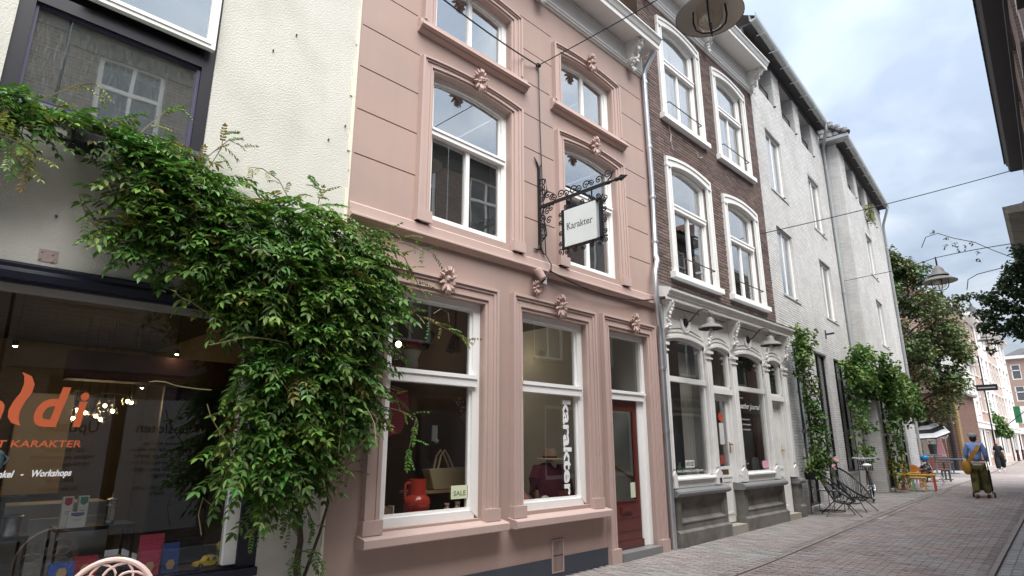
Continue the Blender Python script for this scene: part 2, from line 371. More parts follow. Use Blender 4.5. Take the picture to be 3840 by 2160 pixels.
def bricks(root, name, x0, x1, z0, z1, ops, m, yf=-0.006, bl=0.21, bh=0.05, ph=0.0625, jn=0.01, dep=0.02, nind=300, key=None, jit=0.003, seed=1, mesh_mb=None):
    # running bond, clipped at the openings; the nind bricks nearest the camera are objects, the rest one stuff part
    rr = random.Random(seed); L_ = []
    nz = int((z1-z0)/ph)
    for k in range(nz):
        za = z0+k*ph; zb = za+bh; zm = (za+zb)/2
        cuts = sorted([(o[0], o[1]) for o in ops if o[2]-0.02 < zm < o[3]+0.02])
        free = []; c = x0
        for a, b in cuts:
            if a > c: free.append((c, min(a, x1)))
            c = max(c, b)
        if c < x1: free.append((c, x1))
        sh = (bl+jn)/2*(k % 2)
        i = -1
        while True:
            a = x0-sh+i*(bl+jn); i += 1
            if a > x1: break
            b = a+bl
            for fa, fb in free:
                aa = max(a, fa); bb = min(b, fb)
                if bb-aa > 0.025: L_.append((aa, bb, za, zb))
    if key: L_.sort(key=key)
    dim = {}; rest = MB()
    for n, (a, b, za, zb) in enumerate(L_):
        y = yf+rr.uniform(-jit, jit); zj = rr.uniform(-0.0015, 0.0015)
        if n < nind:
            kk = round(b-a, 2)
            if kk not in dim:
                q = MB().box(-kk/2, kk/2, 0, dep, 0, bh); dim[kk] = q.mesh(name, m, tidy=False)
            inst(name, dim[kk], root, ((a+b)/2, y, za+zj))
        else:
            k = len(rest.v); c = rr.uniform(0.001, 0.004)
            rest.v += [(a,y+dep,za+zj),(b,y+dep,za+zj),(b,y+dep,zb+zj),(a,y+dep,zb+zj),(a+c,y,za+zj+c),(b-c,y,za+zj+c),(b-c,y,zb+zj-c),(a+c,y,zb+zj-c)]
            for q in ((4,5,6,7),(0,1,5,4),(1,2,6,5),(2,3,7,6),(3,0,4,7)): rest.f.append(tuple(k+i for i in q))
    if rest.f: part(name+'work', rest, m, root, kind='stuff', tidy=False)
def skin_mesh(name, verts, edges, radii, root=0, sub=1):
    me = bpy.data.meshes.new(name); me.from_pydata([tuple(v) for v in verts], edges, [])
    o = bpy.data.objects.new(name, me); COL.objects.link(o)
    o.modifiers.new('s', 'SKIN')
    for i, d in enumerate(me.skin_vertices[0].data):
        r = radii[i]; d.radius = (r, r) if isinstance(r, (int, float)) else r; d.use_root = (i == root)
    o.modifiers['s'].use_smooth_shade = True
    s = o.modifiers.new('u', 'SUBSURF'); s.levels = sub; s.render_levels = sub
    dg = bpy.context.evaluated_depsgraph_get(); r = bpy.data.meshes.new_from_object(o.evaluated_get(dg))
    mb = MB(); mb.v = [tuple(v.co) for v in r.vertices]; mb.f = [tuple(p.vertices) for p in r.polygons]
    bpy.data.objects.remove(o); bpy.data.meshes.remove(me); bpy.data.meshes.remove(r); return mb
def gz(x):
    t = min(max((x-6.5)/18.3, 0.0), 1.0); return 0.21*t
CAMP = Vector((0, -5.42, 1.6))
TX = lambda n, c, **k: flat(n, c, **k)
# ------------------------------------------------------------------ ground
KL = [(-40,-1.75),(5,-1.60),(9,-1.55),(12.1,-1.40),(16.4,-1.22),(22,-1.01),(30,-0.62),(43,0.05),(60,1.0),(120,5.0)]
KR = [(-40,-6.2),(5,-4.20),(9.9,-3.92),(12.65,-3.78),(17.9,-3.52),(30,-2.8),(43,-2.0),(60,-1.2),(120,2.2)]
def lin(T, x):
    for (a, b), (c, d) in zip(T, T[1:]):
        if x <= c: return b+(d-b)*(x-a)/(c-a)
    return T[-1][1]
g = MB(); XS = [-400,-40,0,4,6.5,10,15,20,24.8,40,80,120,400]
for a, b in zip(XS, XS[1:]): g.poly([(a,-300,gz(a)-0.03),(b,-300,gz(b)-0.03),(b,300,gz(b)-0.03),(a,300,gz(a)-0.03)])
ground = single('ground', g, M['joint'], None, None, kind='structure', tidy=False)
def strip(name, lo, hi, m, dz, label=None):
    mb = MB(); xs = [-40+i*1.0 for i in range(161)]
    for a, b in zip(xs, xs[1:]):
        mb.poly([(a,lo(a),gz(a)+dz),(b,lo(b),gz(b)+dz),(b,hi(b),gz(b)+dz),(a,hi(a),gz(a)+dz)])
    o = single(name, mb, m, label, None, kind='structure', tidy=False); return o
wl = lambda x: 0.3 if x < 14 else 0.3+0.085*(x-14)
wr = lambda x: -6.3+0.061*x
def brick_floor_mat(name, base):
    m = M[base].copy(); m.name = name; t = m.node_tree; nd = t.nodes; lk = t.links.new
    b = nd['Principled BSDF']; src = b.inputs['Base Color'].links[0].from_socket
    geo = nd.new('ShaderNodeNewGeometry'); mp = nd.new('ShaderNodeMapping'); lk(geo.outputs['Position'], mp.inputs[0]); mp.inputs[2].default_value = (0, 0, pi/2)
    br = nd.new('ShaderNodeTexBrick'); lk(mp.outputs[0], br.inputs[0]); br.inputs['Scale'].default_value = 1
    br.inputs['Brick Width'].default_value = 0.207; br.inputs['Row Height'].default_value = 0.072; br.inputs['Mortar Size'].default_value = 0.005
    br.inputs['Color1'].default_value = (0.85,0.85,0.85,1); br.inputs['Color2'].default_value = (1.12,1.12,1.12,1); br.inputs['Mortar'].default_value = (0.45,0.44,0.42,1)
    mx_ = nd.new('ShaderNodeMix'); mx_.data_type = 'RGBA'; mx_.blend_type = 'MULTIPLY'; mx_.inputs[0].default_value = 1; lk(src, mx_.inputs[6]); lk(br.outputs[0], mx_.inputs[7])
    lk(mx_.outputs[2], b.inputs['Base Color']); return m
street = strip('street', lambda x: lin(KR, x)+0.045, lambda x: lin(KL, x)-0.04, brick_floor_mat('far_road_clinker', 'road'), -0.009)
pavement = strip('pavement', lambda x: lin(KL, x)+0.05, wl, brick_floor_mat('far_pavement_clinker', 'pave'), -0.009)
sidewalk = strip('sidewalk', wr, lambda x: lin(KR, x)-0.06, brick_floor_mat('far_grey_paver', 'gpave'), -0.009)
def pavers(root, m, cells, size, nind=300, seed=3):
    rr = random.Random(seed); cells.sort(key=lambda c: (c[0])**2+(c[1]+5.42)**2)
    lx, ly = size; me = MB().box(-lx/2, lx/2, -ly/2, ly/2, -0.03, 0).mesh('brick', m, tidy=False); rest = MB()
    for n, (x, y) in enumerate(cells):
        z = gz(x)+rr.uniform(-0.002, 0.002); yaw = rr.uniform(-0.012, 0.012)
        if n < nind:
            inst('brick', me, root, (x, y, z), Matrix.Rotation(yaw, 3, 'Z') @ Matrix.Rotation(rr.uniform(-.008,.008), 3, 'X'))
        else:
            k = len(rest.v); hx, hy = lx/2, ly/2; cz = 0.0025; tx = rr.uniform(-.01,.01); ty = rr.uniform(-.006,.006)
            for sx, sy in ((-1,-1),(1,-1),(1,1),(-1,1)): rest.v.append((x+sx*hx, y+sy*hy, z-0.02))
            for sx, sy in ((-1,-1),(1,-1),(1,1),(-1,1)): rest.v.append((x+sx*(hx-cz), y+sy*(hy-cz), z+sx*hx*tx+sy*hy*ty))
            for q in ((4,5,6,7),(0,1,5,4),(1,2,6,5),(2,3,7,6),(3,0,4,7)): rest.f.append(tuple(k+i for i in q))
    part('brickwork', rest, m, root, kind='stuff', tidy=False)
def course_cells(x0, x1, ylo, yhi, px, py):
    C_ = []; k = 0; x = x0
    while x < x1:
        lo, hi = ylo(x), yhi(x); y = lo+py*(0.5 if k % 2 else 0.05)+py/2
        while y+py/2 < hi+0.02: C_.append((x, y)); y += py
        x += px; k += 1
    return C_
pavers(street, M['road'], course_cells(6.3, 25, lambda x: lin(KR, x)+0.045, lambda x: lin(KL, x)-0.05, 0.073, 0.209), (0.066, 0.202))
pavers(pavement, M['pave'], course_cells(4.2, 25, lambda x: lin(KL, x)+0.036, lambda x: wl(x)-0.27, 0.073, 0.209), (0.066, 0.202), seed=5)
cc = []
k = 0; y = -0.08
while y > -1.75:
    x = 8.6+(0.11 if k % 2 else 0)
    while x < 22: cc.append((x, lin(KR, x)-0.05+y)); x += 0.222
    y -= 0.112; k += 1
pavers(sidewalk, M['gpave'], cc, (0.214, 0.104), seed=8)
# kerbs: flush stone bands with a dark open joint beside them
for nm, T, sg in (('kerb', KL, 1), ('gutter_kerb', KR, -1)):
    root = thing(nm, None, None, (8, lin(T, 8), gz(8))); root['kind'] = 'structure'; x = 5.0; k = 0
    while x < 40:
        x2 = x+0.98; ya, yb = lin(T, x), lin(T, x2); z1, z2 = gz(x), gz(x2); mb = MB(); w_ = 0.032
        mb.v = [(x,ya-w_,z1-.04),(x2,yb-w_,z2-.04),(x2,yb+w_,z2-.04),(x,ya+w_,z1-.04),(x,ya-w_,z1+.003),(x2,yb-w_,z2+.003),(x2,yb+w_,z2+.003),(x,ya+w_,z1+.003)]
        mb.f = [(4,5,6,7),(0,1,5,4),(1,2,6,5),(2,3,7,6),(3,0,4,7)]
        part('kerbstone', mb, M['kerb'], root, tidy=False); x += 1.0; k += 1
# ------------------------------------------------------------------ cream cafe building (left)
caf = thing('cafe_building', 'cream stuccoed building with dark blue cafe window and climbing wisteria', 'building', (0, 0, 0))
UW = (0.15, 1.57, 4.115, 6.45); CW = (-2.2, 2.41, 0.55, 2.865)
wl_ = MB().wall(-3.2, 3.02, 0.0, 9.5, 0.0, [(*UW, 0.16), (*CW, 0.14)], 0.16)
wl_.poly([(3.02,0,0),(3.02,0.35,0),(3.02,0.35,9.5),(3.02,0,9.5)]); wl_.poly([(-3.2,0,9.5),(3.02,0,9.5),(3.02,5.5,9.5),(-3.2,5.5,9.5)])
wall_o = part('wall', wl_, M['cream'], caf)
# seam strip of pale paint along the pink house
sm = MB()
for i in range(40):
    z = 0.5+i*0.22; a = 0.016*math.sin(i*1.9)+0.014*math.sin(i*.7+2)
    sm.box(2.985+a, 3.026, -0.012, 0.0, z, z+0.222)
part('edge_strip', sm, M['cream_edge'], caf)
part('base_panel', MB().box(-2.2, 2.41, -0.02, 0.0, 0.0, 0.545), M['navy'], caf)
# wear on the stucco: patch with old fixings
pt = MB().box(0.572, 0.69, -0.004, 0.0, 2.912, 3.005)
for x, z in ((0.59,2.985),(0.655,2.975),(0.585,2.93),(0.66,2.922)): pt.ball((x,-0.004,z), 0.009, 6, 4)
part('wall_patch', pt, flat('patch', (0.42,0.33,0.31), 0.8, var=0.3, vs=30), caf)
nl = MB()
for x, z in ((2.08,5.45),(2.93,4.95),(2.75,4.72),(2.3,5.75),(.63,3.27)): nl.ball((x,-.01,z), .011, 6, 4)
part('old_fixings', nl, TX('fixing',(.10,.085,.08)), caf, kind='stuff')
# upper window
uf = part('window_frame', MB().ring(rect(*UW), rect(0.25,1.47,4.16,6.35), 0.02, 0.14, True, True).box(0.25,1.47,0.02,0.14,4.97,5.08), M['purple'], caf)
part('pane', MB().box(0.25,1.47,0.075,0.08,4.16,4.97), M['dglass'], uf)
part('inner_frame', MB().ring(rect(0.25,1.47,4.16,4.97), rect(0.275,1.44,4.18,4.95), 0.05, 0.075, True), flat('violet', (0.065,0.06,0.11), 0.5), uf)
bl = MB()
for z in (4.36, 4.69): bl.box(0.26, 1.46, 0.17, 0.18, z, z+0.012)
part('blind_rail', bl, flat('palegreen', (0.45,0.52,0.42), 0.5), uf)
op = MB().ring(rect(0.53,1.53,5.13,5.85), rect(0.60,1.455,5.21,5.78), -0.075, -0.02, True, True).ring(rect(0.57,1.49,5.17,5.81), rect(0.585,1.47,5.19,5.80), -0.085, -0.074, True)
of = part('opening_frame', op, M['white'], caf)
part('pane', MB().box(0.595,1.46,-0.05,-0.046,5.205,5.785), M['dglass'], of)
part('sill', MB().prism([(0.12,4.125),(-0.07,4.10),(-0.075,4.05),(0.0,4.045),(0.12,4.045)], 'x', 0.10, 1.60), M['bluesill'], caf)
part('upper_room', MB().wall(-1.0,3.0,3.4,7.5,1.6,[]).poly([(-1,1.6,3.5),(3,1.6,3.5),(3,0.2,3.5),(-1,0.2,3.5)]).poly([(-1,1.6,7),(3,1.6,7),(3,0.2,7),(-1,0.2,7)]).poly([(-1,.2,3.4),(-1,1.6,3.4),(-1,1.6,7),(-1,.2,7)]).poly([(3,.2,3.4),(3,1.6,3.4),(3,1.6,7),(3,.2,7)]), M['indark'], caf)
# shop window
sf = MB().ring(rect(*CW), rect(-2.1,2.25,0.64,2.73), 0.0, 0.12, True, True)
sf.prism([(0.02,2.74),(-0.045,2.75),(-0.055,2.80),(-0.035,2.83),(-0.045,2.855),(-0.03,2.875),(0.02,2.875)], 'x', -2.25, 2.44)
sf.box(-2.2,2.41,-0.05,0.0,0.56,0.625)
shf = part('shop_window_frame', sf, M['navy'], caf)
part('head_strip', MB().box(-2.1,2.14,0.03,0.09,2.672,2.728), flat('striphead', (0.30,0.29,0.27), 0.6), shf)
part('jamb', MB().box(2.145,2.248,0.02,0.10,0.66,2.67), M['white'], shf)
part('pane', MB().box(-2.1,2.144,0.060,0.066,0.642,2.671), M['glass'], shf)
# room
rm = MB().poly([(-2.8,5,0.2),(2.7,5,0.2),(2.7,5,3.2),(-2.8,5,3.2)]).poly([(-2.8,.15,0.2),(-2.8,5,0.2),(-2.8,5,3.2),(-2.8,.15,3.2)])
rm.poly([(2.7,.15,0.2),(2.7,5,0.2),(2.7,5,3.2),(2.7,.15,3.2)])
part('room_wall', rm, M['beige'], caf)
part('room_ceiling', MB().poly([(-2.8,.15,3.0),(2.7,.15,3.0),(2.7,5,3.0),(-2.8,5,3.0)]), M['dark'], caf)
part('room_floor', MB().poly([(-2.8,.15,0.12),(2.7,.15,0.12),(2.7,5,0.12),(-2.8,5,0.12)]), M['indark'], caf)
part('beam', MB().box(1.13,2.68,1.5,1.75,2.22,2.49), flat('redbeam', (0.075,0.018,0.012), 0.6), caf)
part('dark_partition', MB().box(2.10,2.69,2.0,2.06,0.13,2.24), flat('partition', (0.03,0.03,0.033), 0.5), caf)
part('niche', MB().box(1.20,1.80,4.9,4.98,1.0,2.3), flat('niche', (0.72,0.55,0.30), 0.8), caf)
part('window_shelf', MB().box(-2.1,2.24,0.12,0.62,0.57,0.612), flat('shelfdark', (0.03,0.028,0.027), 0.5), caf)
part('white_counter', MB().box(-0.5,1.76,2.15,2.6,0.13,1.06).box(1.05,1.66,1.55,1.6,0.13,0.98), flat('marble', (0.66,0.65,0.64), 0.4, c2=(0.55,0.54,0.53)), caf)
# lettering on the pane (flat vinyl)
def vinyl(root, txt, x0, x1, z, h, y, m, shear=0.0, bold=0.0, name='lettering', label=None):
    mb = text_mb(txt, 1.0, 0.0, shear, bold); wd, mn = width(mb); s = h; hs = (x1-x0)/wd
    mb.v = [((p[0]-mn)*hs, p[1]*s, 0) for p in mb.v]
    return part(name, put(mb, (x0, y, z), (1,0,0), (0,0,1)), m, root, label=label, tidy=False)
ORG = flat('orange_vinyl', (0.56,0.115,0.04), 0.6); WHV = flat('white_vinyl', (0.80,0.81,0.81), 0.6)
yv = 0.055
vinyl(shf, 'n', 0.36, 0.565, 1.745, 0.36, yv, ORG, 0.12, 0.02)
sw = MB()                                        # long swash l
pl = [(0.626,2.108,.004),(0.660,2.085,.022),(0.676,2.03,.03),(0.668,1.97,.032),(0.640,1.91,.032),(0.622,1.85,.032),(0.622,1.80,.03),(0.640,1.76,.022),(0.668,1.742,.004)]
for a, b in zip(pl, pl[1:]): sw.poly([(a[0]-a[2],yv,a[1]),(b[0]-b[2],yv,b[1]),(b[0]+b[2],yv,b[1]),(a[0]+a[2],yv,a[1])])
part('lettering', sw, ORG, shf, tidy=False)
vinyl(shf, 'd', 0.735, 0.925, 1.748, 0.385, yv, ORG, 0.22, 0.03)
vinyl(shf, 'i', 0.972, 1.045, 1.75, 0.36, yv, ORG, 0.12, 0.03)
vinyl(shf, 'MET KARAKTER', 0.46, 1.045, 1.597, 0.066, yv, ORG, 0.1, 0.012)
vinyl(shf, 'Winkel   -   Workshops', 0.545, 1.018, 1.398, 0.062, yv, WHV, 0.25, 0.03)
# things in the cafe window
TX = lambda n, c, **k: flat(n, c, **k)
def bag(x0, x1, z0, z1, y, c, lab, nm, stick=None):
    mb = MB(); w_ = (x1-x0); mb.prism([(y-0.035,z0),(y+0.035,z0),(y+0.006,z1-0.03),(y+0.004,z1),(y-0.004,z1),(y-0.006,z1-0.03)], 'x', x0, x1)
    r = thing('coffee_bag', lab, 'coffee bag', ((x0+x1)/2, y, z0), group='coffee bags in the cafe window')
    part('pouch', mb, TX(nm, c, rough=0.35, bump=0.006, bs=25), r)
    part('sticker', MB().prism([((x0+x1)/2+0.035*math.cos(a*pi/3), z0+w_*0.5+0.04*math.sin(a*pi/3)) for a in range(6)], 'y', y-0.036, y-0.030), TX('sticker', (0.5,0.32,0.16)), r)
    return r
bag(1.62,1.80,0.613,0.905,0.40,(0.36,0.03,0.07),'tall crimson coffee bag at the back in the cafe window','crimson')
bag(1.60,1.74,0.613,0.845,0.27,(0.32,0.025,0.06),'smaller crimson coffee bag in front of the tall crimson one','crimson')
bag(1.77,1.895,0.613,0.835,0.31,(0.02,0.06,0.24),'blue coffee bag between the crimson bags and the yellow toy car','bluebag')
bag(1.04,1.20,0.613,0.765,0.40,(0.025,0.09,0.34),'blue coffee bag behind the pink chair at the left','bluebag2')
bag(1.20,1.36,0.613,0.785,0.46,(0.30,0.02,0.03),'dark red coffee bag between the blue bag and the daffodils','redbag')
# toy car
car = thing('toy_car', 'small yellow toy car on the cafe window shelf', 'toy car', (2.13,0.30,0.613)); cx = 2.13
YEL = TX('toy_yellow', (0.85,0.60,0.05), rough=0.3, coat=0.4)
sd = [(-.105,.022),(-.108,.042),(-.085,.05),(-.045,.056),(-.02,.088),(.03,.094),(.062,.088),(.088,.06),(.105,.052),(.106,.022)]
part('body', MB().prism([(cx+a, 0.613+b) for a, b in sd], 'y', 0.255, 0.345), YEL, car, smooth=True)
for a, b in ((-.037,-.003),(.004,.055)):
    part('window', MB().prism([(cx+a+.012,0.613+.06),(cx+b,0.613+.06),(cx+b-.004,0.613+.086),(cx+a+.026,0.613+.086)], 'y', 0.253, 0.347), M['fglass'], car)
for a in (-.068,.068):
    for y in (0.258,0.342):
        wh = part('wheel', MB().lathe([(0,-.008),(.022,-.008),(.022,.008),(0,.008)], (cx+a,y,0.635), 14, (0,1,0)), M['blackmetal'], car)
        part('hub_cap', MB().lathe([(0,-.0095),(.011,-.0095),(.011,.0095),(0,.0095)], (cx+a,y,0.635), 10, (0,1,0)), M['zinc'], wh)
for a in (-.114,.104): part('bumper', MB().box(cx+a,cx+a+.008,.258,.342,.632,.642), M['zinc'], car)
def daffodil(x, y, h, lab, seed):
    rr = random.Random(seed); r = thing('daffodil_pot', lab, 'potted flower', (x,y,0.613), group='daffodils in the cafe window')
    part('pot', MB().lathe([(0,0),(.032,0),(.042,.075),(.037,.075),(.03,.06),(0,.06)], (x,y,.613), 14), M['blackmetal'], r, smooth=True)
    lf = MB()
    for i in range(14):
        a = rr.uniform(0,6.28); d = rr.uniform(.01,.05); hh = h*rr.uniform(.6,1); b0 = (x+.015*math.cos(a),y+.015*math.sin(a),.67)
        lf.tube([b0,(x+d*.6*math.cos(a),y+d*.6*math.sin(a),.67+hh*.6),(x+d*math.cos(a),y+d*math.sin(a),.67+hh*.9)], [.005,.005,.001], 4)
    part('leaf', lf, TX('daffleaf',(.09,.17,.05)), r)
    for i in range(3):
        a = rr.uniform(0,6.28); p = Vector((x+.03*math.cos(a), y-.03+.02*math.sin(a), .67+h*rr.uniform(.55,1.0))); fl = MB()
        dn = Vector((rr.uniform(-.5,.5),-1,rr.uniform(-.3,.3))).normalized(); u = dn.orthogonal().normalized(); v = dn.cross(u)
        for k in range(6):
            t = k*pi/3; d1 = u*math.cos(t)+v*math.sin(t); d2 = u*math.cos(t+pi/2)+v*math.sin(t+pi/2)
            fl.poly([p, p+d1*.014+d2*.008+dn*.003, p+d1*.028, p+d1*.014-d2*.008+dn*.003])
        fl.lathe([(.006,0),(.008,.012),(.011,.016),(.004,.004)], p, 8, dn); part('flower', fl, TX('daffyellow',(.80,.55,.03)), r, tidy=False)
daffodil(2.245,0.36,.13,'potted yellow daffodils at the right end of the cafe window',3)
daffodil(1.50,0.42,.10,'potted yellow daffodils behind the pink chair back',4)
def side_table(x0, x1, y0, y1, z, lab):
    r = thing('side_table', lab, 'table', ((x0+x1)/2,(y0+y1)/2,.12), group='black side tables in the cafe')
    part('table_top', MB().box(x0,x1,y0,y1,z-.03,z), M['blackmetal'], r)
    for x in (x0,x1-.02):
        for y in (y0,y1-.02): part('leg', MB().box(x,x+.02,y,y+.02,.12,z-.03), M['blackmetal'], r)
side_table(1.16,1.74,1.0,1.35,.94,'black metal side table with coffee boxes on it')
side_table(0.42,0.95,0.8,1.15,.93,'black metal side table with a coffee maker, at the left')
def carton(x0,x1,y0,y1,z0,z1,c,lab,m2):
    r = thing('coffee_box', lab, 'box', ((x0+x1)/2,(y0+y1)/2,z0), group='white boxes on the side table')
    part('carton', MB().box(x0,x1,y0,y1,z0,z1), TX('cartonwhite',(.72,.71,.69)), r)
    h = z1-z0; xm = (x0+x1)/2; w_ = (x1-x0)*.36
    part('label_print', MB().prism([(xm-w_,z1-.005),(xm+w_,z1-.005),(xm+w_,z1-h*.22),(xm,z1-h*.30),(xm-w_,z1-h*.22)],'y',y0-.003,y0), TX(m2,c), r)
    part('text_print', MB().box(xm-w_*.6,xm+w_*.6,y0-.002,y0,z0+h*.5,z0+h*.53).box(xm-w_*.5,xm+w_*.5,y0-.002,y0,z0+h*.44,z0+h*.46), TX('printgrey',(.3,.3,.33)), r)
carton(1.185,1.26,1.08,1.14,.94,1.185,(.45,.03,.03),'white coffee box with a red top label','labelred')
carton(1.30,1.375,1.10,1.16,.94,1.185,(.02,.26,.12),'white coffee box with a green top label','labelgreen')
carton(1.225,1.355,1.015,1.05,.94,1.065,(.12,.16,.30),'low white box with a blue cup printed on it','labelblue')
r = thing('french_press', 'steel and glass french press beside the boxes', 'coffee press', (1.56,1.15,.94))
part('jar', MB().lathe([(0,0),(.04,0),(.04,.2),(.038,.2),(.038,.01)], (1.56,1.15,.94), 16), M['clear'], r, smooth=True)
part('frame', MB().lathe([(.042,.005),(.042,.03)], (1.56,1.15,.94),16).lathe([(.042,.15),(.042,.165)], (1.56,1.15,.94),16).lathe([(0,.22),(.042,.205),(.042,.2)], (1.56,1.15,.94),16).tube([(1.56,1.15,1.14),(1.56,1.15,1.2)],.004), M['zinc'], r)
part('liner', MB().box(1.545,1.59,1.14,1.17,.96,1.12), TX('cartonwhite',(.72,.71,.69)), r)
r = thing('coffee_maker', 'steel coffee maker on the left side table', 'coffee maker', (.82,.95,.93))
part('pot', MB().lathe([(0,0),(.06,0),(.055,.12),(.07,.14),(.06,.145)], (.85,.95,.93), 16), M['zinc'], r, smooth=True)
part('stand', MB().box(.70,.78,.9,1.0,.93,1.20).box(.70,.9,.9,1.0,1.18,1.22), M['blackmetal'], r)
r = thing('watering_jug', 'pale blue jug hanging behind the lettering', 'jug', (.62,.6,1.50))
part('jug_body', MB().lathe([(0,0),(.06,0),(.06,.10),(.03,.13)], (.62,.6,1.45), 12), TX('paleblue',(.22,.36,.42)), r, smooth=True)
part('handle', MB().tube([(.68+.0*i,.6,1.55-.0*i) if False else (.675+.03*math.sin(pi*i/6),.6,1.54-.07*i/6) for i in range(7)], .007), TX('paleblue',(.22,.36,.42)), r)
# lamps in the cafe
BP = [(1.67,2.03,.075),(1.75,1.98,.05),(1.60,1.92,.04),(1.65,1.88,.04),(1.42,1.98,.05),(1.40,1.89,.04),(1.88,2.09,.06),(1.92,2.08,.05),(1.50,1.95,.045)]
PLB = ['largest lit globe pendant, middle of the cafe cluster','lit globe pendant just right of the largest one','low lit pendant left of the largest globe','lowest lit pendant of the cafe cluster','lit pendant beside the stem of the letter d','lit pendant low behind the letter d','left one of the pair of lit pendants nearest the partition','right one of the pair of lit pendants nearest the partition','lit pendant under the dot of the letter i']
for i, (x, z, rad) in enumerate(BP):
    yy = 2.5+0.06*((i*5) % 3); x = x+(x-0)*(yy-2.5)/7.9
    r = thing('pendant_lamp', PLB[i], 'pendant lamp', (x,yy,z), group='glowing pendant bulbs in the cafe')
    part('globe', MB().ball((x,yy,z), rad, 12, 8), M['clear'], r, smooth=True); part('bulb', MB().ball((x,yy,z+.005), .017, 8, 6), M['bulb'], r, smooth=True)
    part('socket', MB().lathe([(0,.0),(.014,0),(.014,.07),(0,.075)], (x,yy,z+rad-.015), 8), M['blackmetal'], r); part('cord', MB().tube([(x,yy,z+rad+.05),(x,yy,2.99)], .003, 4), M['blackmetal'], r)
for x, y, z in ((.70,1.5,2.47),(2.0,1.42,2.52),(2.13,3.0,2.29)):
    r = thing('spot_lamp', {.70:'lit ceiling spot at the left of the cafe',2.0:'lit ceiling spot in front of the red beam',2.13:'lit spot far back over the partition'}[x], 'spotlight', (x,y,z), group='lit spots in the cafe')
    part('can', MB().lathe([(.02,0),(.026,.05),(0,.055)], (x,y,z), 10), M['blackmetal'], r); part('bulb', MB().ball((x,y,z), .017, 8, 6, (1,1,.6)), M['bulbw'], r); part('rod', MB().tube([(x,y,z+.05),(x,y,2.99)], .004, 4), M['blackmetal'], r)
pl_ = bpy.data.objects.new('bulb_glow', bpy.data.lights.new('bulb_glow', 'POINT')); COL.objects.link(pl_); pl_.location = (1.55,3.2,2.1); pl_.data.energy = 1.8; pl_.data.color = (1,.72,.4); pl_.data.shadow_soft_size = .15
# flood light on the wall
r = thing('floodlight', 'black outdoor floodlight under the upper window among the wisteria', 'floodlight', (0.70,0,3.80))
bd = MB().prism([(-.30,3.88),(-.06,3.93),(-.06,3.82),(-.20,3.75),(-.30,3.775)], 'x', .59, .80)
part('housing', bd, M['blackmetal'], r); part('lens', MB().prism([(-.303,3.785),(-.302,3.87),(-.308,3.865),(-.310,3.79)], 'x', .61,.78), TX('lensdark',(.02,.02,.022),rough=.3), r)
part('bracket', MB().box(.66,.73,-.07,0,3.80,3.93), M['blackmetal'], r)
# pink bistro chair, close to the camera
ch = thing('bistro_chair', 'pale pink metal garden chair with a pierced round back', 'chair', (1.12,-1.02,0))
PK = TX('chair_pink', (0.76,0.56,0.50), rough=0.4)
cc_ = Vector((1.13,-0.92,0.70)); hx = Vector((0.93,-0.36,0)).normalized(); hn = Vector((-hx.y,hx.x,0)); vz = (Vector((0,0,1))+hn*0.10).normalized()
def cp(a, b, d=0.0): return cc_+hx*a+vz*b+hn*d
bk = MB().tube([cp(.235*math.cos(2*pi*i/36), .235*math.sin(2*pi*i/36)) for i in range(36)], .016, 8, True)
for i in range(10):
    a0 = 2*pi*i/10; pts = []
    for k in range(9):
        t = k/8; rr_ = .225*(1-t)+.05*t; a = a0+math.sin(t*pi)*0.55+t*0.3; pts.append(cp(rr_*math.cos(a), rr_*math.sin(a)))
    bk.tube(pts, .008, 6); bk.tube([cp(.225*(1-t/8)*math.cos(a0+.0-math.sin(t/8*pi)*.5)+.05*(t/8)*math.cos(a0), .225*(1-t/8)*math.sin(a0-math.sin(t/8*pi)*.5)+.05*(t/8)*math.sin(a0)) for t in range(8)], .007, 6)
bk.tube([cp(.05*math.cos(2*pi*i/12), .05*math.sin(2*pi*i/12)) for i in range(12)], .009, 6, True)
part('backrest', bk, PK, ch, smooth=True)
se = MB(); sc0 = cc_-hn*0.24; sc0.z = .44
se.lathe([(0,.0),(.21,0),(.225,.008),(.22,.02),(0,.02)], sc0, 28); part('seat', se, PK, ch, smooth=True)
for a in (0.8,2.35,3.93,5.5):
    b = Vector((math.cos(a),math.sin(a),0)); part('leg', MB().tube([sc0+b*.16, sc0+b*.21+Vector((0,0,-.22)), Vector((sc0.x+b.x*.25, sc0.y+b.y*.25, 0.0))], .012, 8), PK, ch, smooth=True)
for s_ in (-1,1): part('back_post', MB().tube([cp(s_*.15,-.18), sc0+hx*s_*.15+hn*.15], .012, 8), PK, ch)
